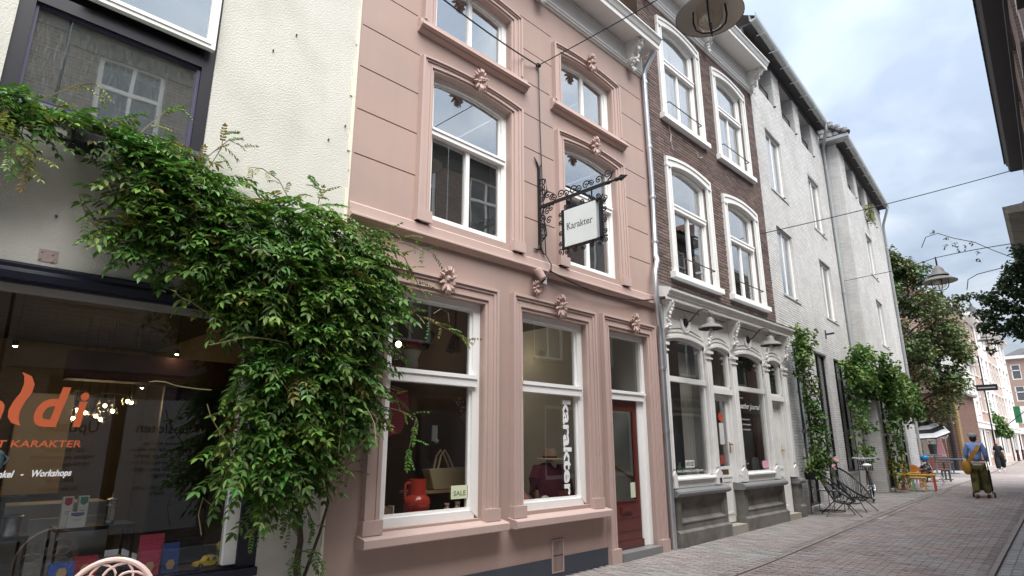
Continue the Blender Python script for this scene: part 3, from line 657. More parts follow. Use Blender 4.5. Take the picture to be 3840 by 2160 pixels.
# ------------------------------------------------------------------ carved ornaments
def spiral(mb, c, ux, uz, r0, turns, rt, n=22, a0=0.0, sgn=1, nn=6, taper=0.5):
    c = Vector(c); ux = Vector(ux); uz = Vector(uz); pts = []; rs = []
    for i in range(n+1):
        t = i/n; r = r0*(1-0.86*t); a = a0+sgn*t*turns*2*pi; pts.append(c+ux*r*math.cos(a)+uz*r*math.sin(a)); rs.append(rt*(1-taper*t))
    mb.tube(pts, rs, nn); mb.ball(pts[-1], rt*1.3, 6, 4); return mb
def ornament(seed=1):
    # scrolled acanthus keystone about 0.26 m high, standing on the plane y=0 and facing -y
    rr = random.Random(seed); mb = MB()
    mb.ball((0,-.03,.0), .07, 10, 8, (.9,.7,1.3)); mb.ball((0,-.075,.02), .035, 8, 6)
    for s in (-1, 1):
        spiral(mb, (s*.065,-.05,.05), (s,0,0), (0,0,1), .06, 1.3, .017, 20, 1.2)
        spiral(mb, (s*.055,-.055,-.05), (s,0,0), (0,0,-1), .05, 1.2, .014, 18, 1.0)
        for a, l in ((.5,.11),(1.1,.12),(-.4,.10),(-1.0,.13)):
            d = Vector((s*math.cos(a), -.25, math.sin(a))).normalized(); p = Vector((0,-.04,0))+d*.05
            mb.tube([p, p+d*l*.5+Vector((0,-.02,0)), p+d*l], [.018,.022,.004], 5)
    for a in (-.35, 0, .35):
        d = Vector((math.sin(a), -.15, -math.cos(a))); mb.tube([(0,-.06,-.05), Vector((0,-.075,-.08))+d*.05, Vector((0,-.05,-.08))+d*.11], [.02,.024,.004], 5)
        d = Vector((math.sin(a), -.2, math.cos(a))); mb.tube([(0,-.06,.06), Vector((0,-.085,.08))+d*.04, Vector((0,-.08,.08))+d*.085], [.02,.026,.006], 5)
    for i in range(10): mb.ball((rr.uniform(-.08,.08), -.07-rr.uniform(0,.02), rr.uniform(-.1,.09)), rr.uniform(.010,.018), 6, 4)
    return mb
def corbel(h, w_, d, seed=1, fruit=True):
    # S-scroll console with a leaf and a fruit cluster; top at z=0, hangs down h, projects d towards -y
    mb = MB(); prof = [(0,0),(-d,0),(-d*1.02,-h*.12),(-d*.92,-h*.27),(-d*.62,-h*.40),(-d*.45,-h*.55),(-d*.50,-h*.70),(-d*.42,-h*.84),(-d*.22,-h*.95),(0,-h)]
    mb.prism(prof, 'x', -w_/2, w_/2)
    for s in (-1,1):
        spiral(mb, (s*w_*.52,-d*.68,-h*.17), (0,-1,0), (0,0,1), d*.30, 1.4, d*.07, 18, .4)
        spiral(mb, (s*w_*.52,-d*.30,-h*.78), (0,-1,0), (0,0,-1), d*.20, 1.3, d*.055, 16, .4)
    mb.lathe([(0,-w_*.55),(d*.10,-w_*.5),(d*.10,w_*.5),(0,w_*.55)], (0,-d*.9,-h*.13), 8, (1,0,0))
    rr = random.Random(seed)
    for i in range(7):
        t = i/6; mb.ball((rr.uniform(-.2,.2)*w_, -d*(1.02-.5*t)-.01, -h*(.10+.62*t)), w_*rr.uniform(.16,.30), 7, 5, (1,.7,1.2))
    if fruit:
        for i in range(14): mb.ball((rr.uniform(-.4,.4)*w_, -d*rr.uniform(.42,.62), -h*rr.uniform(.55,.92)), w_*rr.uniform(.12,.19), 7, 5)
    return mb
def at(mb, x, y, z, s=1.0, sx=1.0): return MB().add(mb, Matrix.Translation((x,y,z)) @ Matrix.Diagonal((s*sx,s,s,1)))
# ------------------------------------------------------------------ pink house
pk = thing('pink_house', 'dusty pink plastered town house with moulded window surrounds and white cornice', 'house', (3.03, 0, 0))
PX0, PX1 = 3.03, 9.06
UPW = [(4.08,5.47,6.86,7.70,.06,'t'),(6.60,7.99,6.84,7.70,.06,'t'),(4.08,5.47,4.21,6.17,.06,'w'),(6.63,8.00,4.20,6.16,.06,'w')]
SHW = [(3.60,5.00,0.80,3.31),(5.66,7.03,0.82,3.33)]
DR = (7.60, 8.68, 0.0, 3.35)
ops = [(a,b,c,d+r,.16) for a,b,c,d,r,_ in UPW]+[(a,b,c,d,.16) for a,b,c,d in SHW]+[(*DR,.24)]
for z in (4.685,5.228,5.766,6.308,7.39,7.93):
    for a, b in ((3.06,3.875),(5.675,6.395),(8.21,8.95)): ops.append((a,b,z-.008,z+.008,.02,True))
for a, b in ((3.06,3.82),(5.80,6.33),(8.32,8.95)): ops.append((a,b,6.842,6.858,.02,True))
part('wall', MB().wall(PX0, PX1, 0, 9.3, 0.0, ops, .16).poly([(PX0,0,9.3),(PX1,0,9.3),(PX1,5,9.3),(PX0,5,9.3)]).poly([(PX0,0,0),(PX0,3,0),(PX0,3,9.3),(PX0,0,9.3)]), M['pink'], pk)
part('plinth', MB().box(PX0, 7.385, -.012, 0.0, 0, .232), M['plinth'], pk)
ORN = [ornament(i).mesh('keystone', M['ornpink'], smooth=True) for i in (1,2,3)]
def key(x, z, i, sc_=1.0, y=-.05):
    o = inst('keystone', ORN[i % 3], pk, (x, y, z)); o.scale = (sc_,)*3
def casing(x0, x1, z0, z1, rise, w_=.2, zb=None, top=.13, name='surround'):
    mb = MB(); zb = z0 if zb is None else zb
    def pth(o, t): return arc(x0-o, x1+o, zb, z1+t, rise)
    st = [(w_, top, w_*.82, top*.84, -.075), (w_*.82, top*.84, w_*.62, top*.66, -.055), (w_*.62, top*.66, w_*.30, top*.34, -.038), (w_*.30, top*.34, w_*.20, top*.22, -.05), (w_*.20, top*.22, 0.0, 0.0, -.028)]
    for o, t, o2, t2, y in st: mb.ring(pth(o, t), pth(o2, t2), y, 0.0)
    return mb
def sash(root, x0, x1, z0, z1, rise, y, m, gm, fr=.085, transom=None, mull=True, name='window_frame', mz=None, tw=.085, inner=True):
    mb = MB(); mb.ring(arc(x0,x1,z0,z1,rise), arc(x0+fr,x1-fr,z0+fr*.8,z1-fr*.7,rise), y, y+.08)
    mb.box(x0+fr*.5, x1-fr*.5, y+.005, y+.08, z0, z0+fr*.8)
    if inner: mb.ring(arc(x0+fr,x1-fr,z0+fr*.8,z1-fr*.7,rise), arc(x0+fr+.03,x1-fr-.03,z0+fr*.8+.03,z1-fr*.7-.03,rise), y+.03, y+.075); mb.box(x0+fr,x1-fr,y+.028,y+.075,z0+fr*.8-.002,z0+fr*.8+.032)
    ztop = z1+rise-fr*.5
    if transom: mb.box(x0+fr*.6, x1-fr*.6, y-.035, y+.078, transom-tw/2, transom+tw/2); mb.box(x0+fr*.6, x1-fr*.6, y-.05, y-.03, transom+tw*.2, transom+tw/2+.006)
    if mull:
        xm = (x0+x1)/2; zt = mz if mz else (transom or ztop); mb.box(xm-.03, xm+.03, y+.012, y+.076, z0+fr*.5, zt)
    f = part(name, mb, m, root)
    pts = arc(x0+fr*.8, x1-fr*.8, z0+fr*.5, z1-fr*.6, rise)
    part('pane', MB().prism(pts, 'y', y+.045, y+.050), gm, f); return f
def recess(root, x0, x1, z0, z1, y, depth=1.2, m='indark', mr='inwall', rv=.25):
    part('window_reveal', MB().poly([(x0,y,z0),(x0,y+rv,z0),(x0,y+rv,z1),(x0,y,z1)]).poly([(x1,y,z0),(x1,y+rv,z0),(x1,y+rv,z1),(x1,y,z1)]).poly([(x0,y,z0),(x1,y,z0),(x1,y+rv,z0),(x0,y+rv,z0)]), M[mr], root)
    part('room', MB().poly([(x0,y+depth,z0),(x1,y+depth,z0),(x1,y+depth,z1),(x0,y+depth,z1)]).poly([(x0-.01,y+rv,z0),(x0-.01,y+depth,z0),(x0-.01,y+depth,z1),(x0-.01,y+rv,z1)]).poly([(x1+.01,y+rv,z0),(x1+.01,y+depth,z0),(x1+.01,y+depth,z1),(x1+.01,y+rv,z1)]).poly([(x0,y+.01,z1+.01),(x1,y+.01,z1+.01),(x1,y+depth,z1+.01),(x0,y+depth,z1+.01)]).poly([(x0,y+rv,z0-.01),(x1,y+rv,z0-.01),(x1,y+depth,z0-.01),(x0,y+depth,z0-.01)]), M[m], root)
for i, (x0, x1, z0, z1, rise, k) in enumerate(UPW):
    zb = 4.12 if k == 'w' else z0-.04
    cs = casing(x0, x1, z0, z1, rise, zb=zb)
    if k == 'w':
        for xx in (x0-.215, x1-.005): cs.box(xx, xx+.22, -.085, 0.0, 4.12, 4.262)
    part('surround', cs, M['pinktrim'], pk)
    part('arch_head', arch_fill(MB(), x0, x1, z1, rise, -.001, .16, top=z1+rise), M['pinktrim'], pk)
    sash(pk, x0, x1, z0, z1, rise, .085, M['white'], M['uglass'], fr=.09, transom=(5.40 if k == 'w' else None))
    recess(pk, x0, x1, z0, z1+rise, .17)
    if k == 't':
        part('sill', MB().prism([(0,z0-.035),(-.06,z0-.05),(-.062,z0-.12),(-.115,z0-.135),(-.12,z0-.165),(-.07,z0-.18),(-.065,z0-.20),(-.03,z0-.225),(0,z0-.23)], 'x', x0-.26, x1+.31), M['pinktrim'], pk)
    key((x0+x1)/2+.02, z1+rise+.10, i, 1.0)
for i, (x0, x1, z0, z1) in enumerate(SHW):
    cs = casing(x0, x1, z0, z1, 0.0, zb=.765, top=.21)
    for xx in (x0-.22, x1-.005): cs.box(xx, xx+.225, -.09, 0.0, .765, .90)
    part('surround', cs, M['pinktrim'], pk)
    f = sash(pk, x0, x1, z0, z1, 0.0, .07, M['white'], M['glass'], fr=.11, transom=2.35, mull=False, tw=.13)
    part('sill', MB().prism([(.07,.80),(0,.775),(-.155,.745),(-.165,.735),(-.165,.665),(-.15,.655),(0,.655)], 'x', x0-.245, x1+.29), M['pinktrim'], pk)
    key((x0+x1)/2+.02, z1+.16, i+1, 1.0)
cs = casing(DR[0], DR[1], 0.0, DR[3], 0.0, zb=.20, top=.21, w_=.205)
for xx in (DR[0]-.225, DR[1]-.005): cs.box(xx, xx+.235, -.085, 0.0, 0.0, .20)
part('surround', cs, M['pinktrim'], pk); key((DR[0]+DR[1])/2+.08, 3.51, 2, .95)
dfm = MB().ring(arc(7.605,8.675,.13,3.345,0), arc(7.69,8.60,.13,3.27,0), .07, .17)
dfm.box(7.69,8.60,.05,.17,2.29,2.43).box(7.66,8.63,.03,.08,2.385,2.425).box(8.455,8.60,.10,.17,.13,2.29)
df = part('door_frame', dfm, M['white'], pk); part('pane', MB().box(7.69,8.60,.115,.12,2.43,3.27), M['glass'], df)
dl = MB().ring(rect(7.695,8.455,.13,2.285), rect(7.80,8.35,.80,2.12), .12, .165, True, True).box(7.80,8.35,.13,.16,.56,.58)
dl.box(7.80,8.35,.105,.125,.785,.805)
for z in (.55,.37): dl.box(7.74,8.41,.113,.125,z,z+.012)
dl.box(7.70,8.45,.085,.13,.13,.235)
dleaf = part('door', dl, M['door'], pk); part('pane', MB().box(7.80,8.35,.14,.145,.80,2.12), M['glass'], dleaf)
part('letter_slot', MB().box(7.90,8.20,.10,.12,.625,.715).box(7.93,8.17,.092,.10,.645,.695), M['door'], dleaf)
part('paper_note', MB().box(8.22,8.345,.134,.138,.83,1.05), TX('papergreen',(.60,.66,.48)), dleaf)
part('door_step', MB().box(7.62,8.66,-.10,.20,0.0,.125), M['stonecap'], pk)
part('hall', MB().poly([(7.6,1.6,.1),(8.68,1.6,.1),(8.68,1.6,3.4),(7.6,1.6,3.4)]).poly([(7.6,.24,.1),(7.6,1.6,.1),(7.6,1.6,3.4),(7.6,.24,3.4)]).poly([(8.68,.24,.1),(8.68,1.6,.1),(8.68,1.6,3.4),(8.68,.24,3.4)]).poly([(7.6,.24,3.4),(8.68,.24,3.4),(8.68,1.6,3.4),(7.6,1.6,3.4)]).poly([(7.6,.24,.1),(8.68,.24,.1),(8.68,1.6,.1),(7.6,1.6,.1)]), M['inwall'], pk)
hr = thing('handrail', 'brass stair handrail seen through the red door pane', 'handrail', (8.1,.3,1.2))
part('rail', MB().tube([(7.58,.30,1.49),(8.62,.30,1.06)], .028, 8), TX('oldbrass',(.20,.12,.045),rough=.3), hr, smooth=True)
part('end_bracket', MB().ball((8.55,.30,1.085), .04, 8, 6).tube([(8.55,.30,1.085),(8.66,.30,1.10)], .014), M['iron'], hr)
# string course and cornice
part('string_course', MB().prism([(0,4.12),(-.035,4.105),(-.05,4.09),(-.05,3.985),(-.085,3.975),(-.10,3.965),(-.10,3.945),(-.07,3.935),(-.05,3.915),(-.02,3.905),(0,3.895)], 'x', PX0, 9.05), M['pinktrim'], pk)
cn = MB().prism([(0,8.42),(-.03,8.425),(-.035,8.45),(-.06,8.455),(-.06,8.475),(-.08,8.49),(-.08,8.505),(-.035,8.51),(-.03,8.90),(-.37,8.895),(-.39,8.86),(-.42,8.86),(-.42,8.94),(-.44,8.96),(-.47,9.02),(-.50,9.05),(-.50,9.075),(0,9.12)], 'x', PX0, 9.06)
cn.ring(rect(3.9,8.30,8.55,8.87), rect(3.96,8.24,8.60,8.83), -.045, -.03, True)
part('cornice', cn, M['offwhite'], pk)
cb = corbel(.48, .16, .32, 3).mesh('corbel', M['offwhite'], smooth=True)
for x in (3.45, 6.05, 8.58): inst('corbel', cb, pk, (x,-.03,8.895)); o = inst('keystone', ORN[0], pk, (x,-.09,8.43)); o.scale = (.75,)*3; o.data = o.data.copy(); o.data.materials[0] = M['offwhite']
# vent
vn = MB().ring(rect(6.19,6.42,.055,.445), rect(6.205,6.405,.07,.43), -.02, -.004, True)
for i in range(9): vn.box(6.212+i*.0225, 6.218+i*.0225, -.024, -.004, .07, .25); vn.box(6.212+i*.0225, 6.218+i*.0225, -.024, -.004, .262, .43)
vn.box(6.205,6.405,-.017,-.004,.25,.262); part('vent_grille', vn, M['pinktrim'], pk); part('vent_dark_plate', MB().box(6.205,6.405,-.0175,-.013,.07,.43), M['dark'], pk)  # near-black plate paints the shade of the hollow behind the slits
# shop room behind the two windows
rm = MB().poly([(3.1,3.2,.4),(7.45,3.2,.4),(7.45,3.2,3.6),(3.1,3.2,3.6)]).poly([(3.1,.17,.4),(3.1,3.2,.4),(3.1,3.2,3.6),(3.1,.17,3.6)])
part('shop_wall', rm, TX('shopwall',(.11,.075,.06),rough=.8), pk)
part('shop_side_wall', MB().poly([(7.45,.17,.4),(7.45,3.2,.4),(7.45,3.2,3.6),(7.45,.17,3.6)]).box(5.60,5.63,.2,3.2,.4,3.6), TX('shopgrey',(.42,.41,.38),rough=.8), pk)
part('shop_partition', MB().box(5.56,5.595,.2,3.2,.4,3.6), TX('shopwall',(.11,.075,.06)), pk)
part('shop_ceiling', MB().poly([(3.1,.17,3.5),(7.45,.17,3.5),(7.45,3.2,3.5),(3.1,3.2,3.5)]), M['indark'], pk)
part('display_floor', MB().box(3.3,5.4,.155,.9,.72,.80).box(5.64,7.4,.155,.9,.74,.82), TX('dispfloor',(.16,.11,.08)), pk)
vinyl(pk, 'SALE', 4.655, 4.835, 1.055, .075, .098, TX('saleink',(.10,.13,.08)), bold=.005, name='sale_lettering')
r_ = thing('sale_sign', 'pale green SALE card at the right of the first shop window', 'sign', (4.74,.11,1.02)); part('card', MB().box(4.62,4.868,.1,.104,1.02,1.165), TX('cardgreen',(.66,.72,.50)), r_)
for c in list(pk.children):
    if c.name.startswith('sale_lettering'):
        c.parent = r_; c.location = (0,0,0); c.data.transform(Matrix.Translation(Vector(pk.location)-Vector(r_.location)))
# vertical name on the second window
tm = text_mb('karakter', 1.0, 0.0, 0.0, .032); wd, mn = width(tm); hh = (2.22-.95)/wd
tm.v = [((p[0]-mn)*hh, p[1]*.235, 0) for p in tm.v]
part('window_lettering', put(tm, (6.605,.098,2.22), (0,0,-1), (1,0,0)), WHV, pk, tidy=False)
# goods in the first window
v = thing('jug', 'tall glossy orange-red jug with a handle in the shop window', 'jug', (4.33,.36,.80)); RED = TX('jugred',(.52,.055,.035),rough=.15,coat=.6,var=.05)
vx = 4.34
part('jug_body', MB().lathe([(0,0),(.10,0),(.12,.03),(.15,.16),(.155,.2),(.14,.24),(.10,.275),(.098,.30),(.102,.44),(.095,.44),(.09,.3),(0,.28)], (vx,.36,.80), 24), RED, v, smooth=True)
part('handle', MB().tube([(vx-.095,.36,1.20),(vx-.15,.36,1.205),(vx-.165,.36,1.19),(vx-.165,.36,1.06),(vx-.15,.36,1.01),(vx-.12,.36,.99)], .016, 8), RED, v, smooth=True)
b = thing('handbag', 'beige woven tote bag on a wooden trestle', 'handbag', (4.95,.62,1.08)); BG = TX('tote',(.46,.37,.22),rough=.9,bump=.002,bs=150)
part('bag_body', MB().prism([(4.74,1.10),(5.22,1.10),(5.26,1.34),(4.66,1.33)], 'y', .56, .70), BG, b)
part('strap', MB().tube([(4.82,.60,1.33),(4.86,.60,1.48),(4.92,.60,1.55),(4.98,.60,1.48),(5.06,.60,1.34)], .014, 6).tube([(4.82,.68,1.33),(4.86,.68,1.48),(4.92,.68,1.55),(4.98,.68,1.48),(5.06,.68,1.34)], .014, 6), BG, b, smooth=True)
t_ = thing('trestle', 'light wooden display trestle under the beige bag', 'stand', (4.9,.65,.80)); part('board', MB().box(4.45,5.30,.5,.85,1.06,1.09), M['wood'], t_)
for x in (4.6,5.2): part('leg', MB().box(x,x+.03,.6,.63,.80,1.06), M['blackmetal'], t_)
def vase(x, y, z, s, lab, c=None, grp=None):
    r = thing('vase', lab, 'vase', (x,y,z), group=grp); m = mat('painted_vase', (.75,.70,.62), .25, var=.0, c2=(.45,.12,.05), s2=35, lo=.50, hi=.54) if not c else c
    part('vase_body', MB().lathe([(0,0),(.042*s,0),(.062*s,.05*s),(.06*s,.075*s),(.028*s,.105*s),(.024*s,.13*s),(.032*s,.16*s),(.026*s,.16*s),(.018*s,.12*s),(0,.1*s)], (x,y,z), 16), m, r, smooth=True)
vase(4.735,.31,.80,1.0,'small painted white vase, left of the two patterned ones',grp='patterned vases'); vase(4.90,.31,.80,1.05,'small painted white vase below the SALE card',grp='patterned vases')
cu = thing('cushion', 'brown display cushion at the left edge of the first shop window', 'cushion', (3.88,.33,.80)); part('cover', MB().ball((3.88,.36,.89), .12, 12, 8, (.95,.35,.85)), TX('cushionbrown',(.27,.17,.09)), cu, smooth=True); part('trim', MB().box(3.985,4.0,.30,.40,.80,.98), TX('cushtrim',(.7,.66,.58)), cu)
for x, a in ((4.36,.3),(4.48,0)):
    single('price_card', MB().box(x,x+.05,.22,.226,.80,.875), TX('cardwhite',(.72,.74,.75)), {4.36:'white price card leaning beside the red jug',4.48:'white price card between the red jug and the small vases'}[x], 'card', group='price cards')
dr_ = thing('red_garment', 'dark crimson dress hanging behind the wisteria in the shop window', 'dress', (4.2,.85,1.7))
part('cloth', MB().prism([(3.75,1.62),(4.40,1.75),(4.50,2.0),(4.48,2.26),(4.1,2.30),(3.8,2.26)], 'y', .80,.90), TX('crimsoncloth',(.16,.012,.03),rough=.9), dr_); part('hanger', MB().tube([(3.85,.85,2.27),(4.15,.85,2.33),(4.45,.85,2.27)], .01), M['wood'], dr_)
bu = thing('torso_bust', 'white display bust on a high shelf in the first window', 'bust', (4.46,.8,2.56)); part('torso', MB().lathe([(0,0),(.10,0),(.085,.1),(.13,.2),(.12,.22),(0,.2)], (4.50,.8,2.55), 14), TX('bustwhite',(.55,.53,.48)), bu, smooth=True); part('scarf', MB().ball((4.75,1.1,2.92), .1, 10, 6, (1.3,.5,.6)), TX('redscarf',(.45,.01,.06)), bu, smooth=True)
for i, (x, z) in enumerate(((5.05,3.0),(5.50,3.0))):
    r = thing('track_spot', ['black track spot, left one in the first window','black track spot, right one in the first window'][i], 'spotlight', (x,1.2,z), group='track spots'); part('can', MB().tube([(x+.06,1.2,z+.12),(x-.05,1.2,z-.10)], .06, 12), M['blackmetal'], r); part('arm', MB().tube([(x+.05,1.2,z+.1),(x+.05,1.2,3.5)], .012), M['blackmetal'], r)
for x, z, lab in ((4.79,2.96,'lit yellow globe bulb in the first shop window'),(7.2,3.04,'lit yellow globe bulb in the second shop window')):
    r = thing('globe_bulb', lab, 'bulb', (x,1.5,z)); part('bulb', MB().ball((x,1.5,z), .042, 10, 8), emit('warm_bulb',(1,.80,.42),3.0), r, smooth=True); part('cord', MB().tube([(x,1.5,z+.04),(x,1.5,3.5)], .004), M['blackmetal'], r)
for n_, (x_, e_) in enumerate(((4.79,1.0),(6.35,5))):
    q_ = bpy.data.objects.new('globe_glow', bpy.data.lights.new('globe_glow', 'POINT')); COL.objects.link(q_); q_.location = (x_,1.5 if x_ < 5 else 2.3,2.86); q_.data.energy = e_; q_.data.color = (1,.84,.62); q_.data.shadow_soft_size = .12
fx = thing('wall_phone', 'white wall fitting deep in the first shop', 'fitting', (6.1,2.0,1.74)); part('plate', MB().box(5.0,5.08,.95,.97,1.66,1.86), TX('fitwhite',(.5,.5,.48)), fx); part('knob', MB().ball((5.05,.93,1.66),.03), TX('fitwhite',(.5,.5,.48)), fx)
br_ = thing('branch', 'dry branch with buds in the shop window', 'branch', (5.1,.5,1.9)); bb = MB(); rr = random.Random(4)
for i in range(9):
    p = Vector((5.2+.02*i,.5,1.80)); d = Vector((-.5+.08*i,rr.uniform(-.2,.2),.8)).normalized()
    bb.tube([p, p+d*.2, p+d*.42+Vector((-.05,0,.02))], [.006,.004,.002], 4)
    for k in range(6): bb.ball(p+d*(.15+.05*k)+Vector((rr.uniform(-.03,.03),0,rr.uniform(-.02,.02))), .012, 5, 4)
part('twig', bb, TX('twig',(.25,.19,.15)), br_)
# goods in the second window
mq = thing('mannequin', 'shop mannequin in a burgundy V-neck sweater', 'mannequin', (6.78,.52,.82))
rows = [(.02,.30,.14),(.10,.31,.15),(.25,.29,.15),(.38,.30,.14),(.47,.31,.13),(.53,.24,.11),(.565,.10,.08),(.60,.06,.06),(.66,.055,.055)]
bd = MB(); n = 20
for h, rx, ry in rows[:7]:
    for j in range(n): a = 2*pi*j/n; bd.v.append((6.80+rx*math.cos(a), .55+ry*math.sin(a), .80+h))
for i in range(6):
    for j in range(n): jj = (j+1) % n; bd.f.append((i*n+j, i*n+jj, (i+1)*n+jj, (i+1)*n+j))
for s in (-1,1): bd.tube([(6.80+s*.24,.55,1.30),(6.80+s*.36,.52,1.15),(6.80+s*.40,.50,.98),(6.80+s*.34,.42,.88)], [.075,.07,.06,.05], 8)
BUR = TX('burgundy',(.085,.010,.028),rough=.95,bump=.003,bs=60)
part('sweater', bd, BUR, mq, smooth=True); part('neck', MB().lathe([(.085,0),(.055,.05),(.05,.11),(0,.11)], (6.80,.54,1.345), 14).prism([(6.72,1.38),(6.88,1.38),(6.80,1.28)], 'y', .43,.45), TX('manneq',(.60,.52,.42)), mq, smooth=True)
ht = thing('hat', 'straw fedora with a dark band on the mannequin', 'hat', (6.80,.54,1.40)); ST = TX('straw',(.42,.29,.19),rough=.9)
part('brim', MB().lathe([(.09,.0),(.16,.004),(.20,-.012),(.20,-.02),(.15,-.006),(.09,-.01)], (6.79,.52,1.43), 24), ST, ht, smooth=True); part('crown', MB().lathe([(.105,0),(.10,.08),(.085,.13),(.05,.115),(0,.105)], (6.79,.52,1.43), 20), ST, ht, smooth=True); part('band', MB().lathe([(.107,.004),(.105,.028)], (6.79,.52,1.43), 20), TX('bandblack',(.03,.015,.015)), ht)
cl = thing('clutch_bag', 'brick red leather clutch at the right of the second window', 'handbag', (6.98,.36,.82)); part('bag_body', MB().prism([(6.82,.82),(7.03,.82),(7.03,.98),(6.82,.985)],'y',.33,.39), TX('clutchred',(.27,.07,.06),rough=.5), cl); part('flap', MB().box(6.82,7.03,.325,.33,.90,.985), TX('clutchred',(.27,.07,.06)), cl)
vase(5.93,.28,.82,1.9,'salmon pink angular vase at the left edge of the second window',c=TX('salmon',(.52,.20,.17),rough=.3))
mi = thing('soap_stack', 'cream rolled cloth on a wooden block', 'cloth', (6.45,.32,.82)); part('cloth', MB().ball((6.45,.32,.91), .07, 10, 6, (1.1,.6,.6)), TX('creamcloth',(.62,.56,.42)), mi, smooth=True); part('block', MB().box(6.40,6.52,.29,.35,.82,.88), M['wood'], mi)
st_ = thing('wooden_figure', 'small slim wooden figure beside the burgundy sweater', 'figure', (6.25,.3,.82)); part('figure', MB().lathe([(.035,0),(.035,.03),(.022,.05),(.03,.13),(.022,.2),(0,.21)], (6.27,.3,.82), 10), TX('figwood',(.20,.14,.08)), st_, smooth=True)
single('pink_soap', MB().ball((6.62,.27,.845), .03, 8, 6, (1.2,.8,.8)), TX('soappink',(.65,.33,.34)), 'small pink soap on the second window shelf', 'soap', smooth=True)
# spot light below the string course
sp = thing('facade_spot', 'pale facade spotlight on a carved bracket above the second shop window', 'spotlight', (6.0,0,3.7)); part('arm', MB().tube([(5.98,-.02,3.72),(5.98,-.16,3.80),(5.96,-.10,3.95),(5.99,0,4.0)], .015, 6).ball((5.98,-.1,3.84),.05), M['iron'], sp); part('head', MB().lathe([(.0,-.09),(.05,-.08),(.065,.06),(.055,.07),(0,.06)], (5.90,-.14,3.86), 12, (-.3,.4,.85)), M['ornpink'], sp, smooth=True); part('junction_box', MB().box(6.04,6.12,-.07,0,3.77,3.87), TX('boxgrey',(.45,.45,.46)), sp)
o = inst('carving', ORN[1], sp, (5.90,-.04,3.68)); o.scale = (.8,.8,.6)
# hanging sign
sg = thing('hanging_sign', 'wrought iron bracket with scrolls carrying a square white Karakter sign board', 'sign', (6.04,0,4.9)); X_ = 6.04
ir = MB().box(X_-.02,X_+.02,-.035,-.005,4.32,5.52)
ir.tube([(X_,-.02,5.50),(X_-.04,-.02,5.58),(X_-.10,-.02,5.66)], [.016,.014,.006]).tube([(X_,-.02,5.50),(X_+.04,-.02,5.57),(X_+.06,-.02,5.60)], [.016,.012,.006])
ir.tube([(X_,-.02,4.34),(X_-.03,-.02,4.27),(X_-.09,-.02,4.25),(X_-.13,-.02,4.26)], [.016,.015,.012,.005]).tube([(X_,-.02,4.34),(X_+.03,-.02,4.27),(X_+.08,-.02,4.22),(X_+.11,-.02,4.22)], [.016,.015,.012,.005])
ir.bar((X_,0,4.90),(X_,-1.20,4.905),.03,.04); ir.lathe([(.02,0),(.032,.02),(.018,.06),(.012,.12),(.03,.14),(.004,.30)], (X_,-1.2,4.905), 8, (0,-1,0))
for s in (-1,1): ir.prism([(-1.36,4.905),(-1.42,4.905+s*.045),(-1.52,4.91)], 'x', X_-.006, X_+.006)
part('bracket', ir, M['iron'], sg)
U, W_ = (0,-1,0), (0,0,1); scr = MB()
def S(y, z, r, a0, sg_=1, t=1.35): spiral(scr, (X_,-y,z), U, W_, r, t, .010, 22, a0, sg_)
for y in (.30,.52,.74): S(y,4.965,.055,pi,-1); S(y+.12,4.985,.065,0,1)
S(.95,4.98,.05,pi,-1); S(1.07,4.99,.055,0,1); S(1.22,5.02,.075,-1.6,1,1.6)
for z in (5.28,5.12,4.72,4.56): S(.075,z,.06,-1.2,1); S(.075,z-.10,.055,1.2,-1)
for y, z in ((.18,5.04),(.26,4.98),(.17,4.80),(.24,4.83),(.20,4.66)): S(y,z,.055,.6,1)
scr.tube([(X_,-.02,5.33),(X_,-.14,5.30),(X_,-.17,5.12),(X_,-.10,5.02)], .010); scr.tube([(X_,-.02,4.68),(X_,-.10,4.86),(X_,-.24,4.89)], .010); scr.tube([(X_,-.02,4.66),(X_,-.13,4.60),(X_,-.15,4.45),(X_,-.06,4.38)], .010)
part('scrolls', scr, M['iron'], sg)
fr = MB().ring([(0,0)],[(0,0)],0,0) if False else MB()
for y0,y1,z0,z1 in ((.445,.475,4.17,4.72),(1.075,1.105,4.17,4.72)): fr.box(X_-.03,X_+.03,-y1,-y0,z0,z1)
fr.box(X_-.03,X_+.03,-1.105,-.445,4.165,4.19).box(X_-.03,X_+.03,-1.105,-.445,4.70,4.725)
part('sign_frame', fr, M['iron'], sg)
scr = MB()
for z in (4.25,4.40,4.55,4.67): S(.405,z,.042,-.5,1); S(1.145,z+.02,.042,pi-.5,1)
for y in (.50,.64,.78,.92,1.05): S(y,4.125,.042,1.2,-1); S(y,4.765,.042,-1.2,1)
S(1.16,4.72,.06,2,1); S(.40,4.14,.055,-1,1); S(1.15,4.15,.05,1,1)
scr.tube([(X_,-.60,4.74),(X_,-.60,4.88)], .012); scr.tube([(X_,-.95,4.74),(X_,-.95,4.88)], .012)
part('scrolls', scr, M['iron'], sg)
bdp = part('sign_board', MB().box(X_-.035,X_+.035,-1.03,-.50,4.185,4.705), TX('signwhite',(.76,.80,.78),rough=.3), sg)
tm = text_mb('Karakter', 1.0, .0, 0, .0); wd, mn = width(tm); k_ = .43/wd; tm.v = [((p[0]-mn)*k_, p[1]*k_*1.12, 0) for p in tm.v]
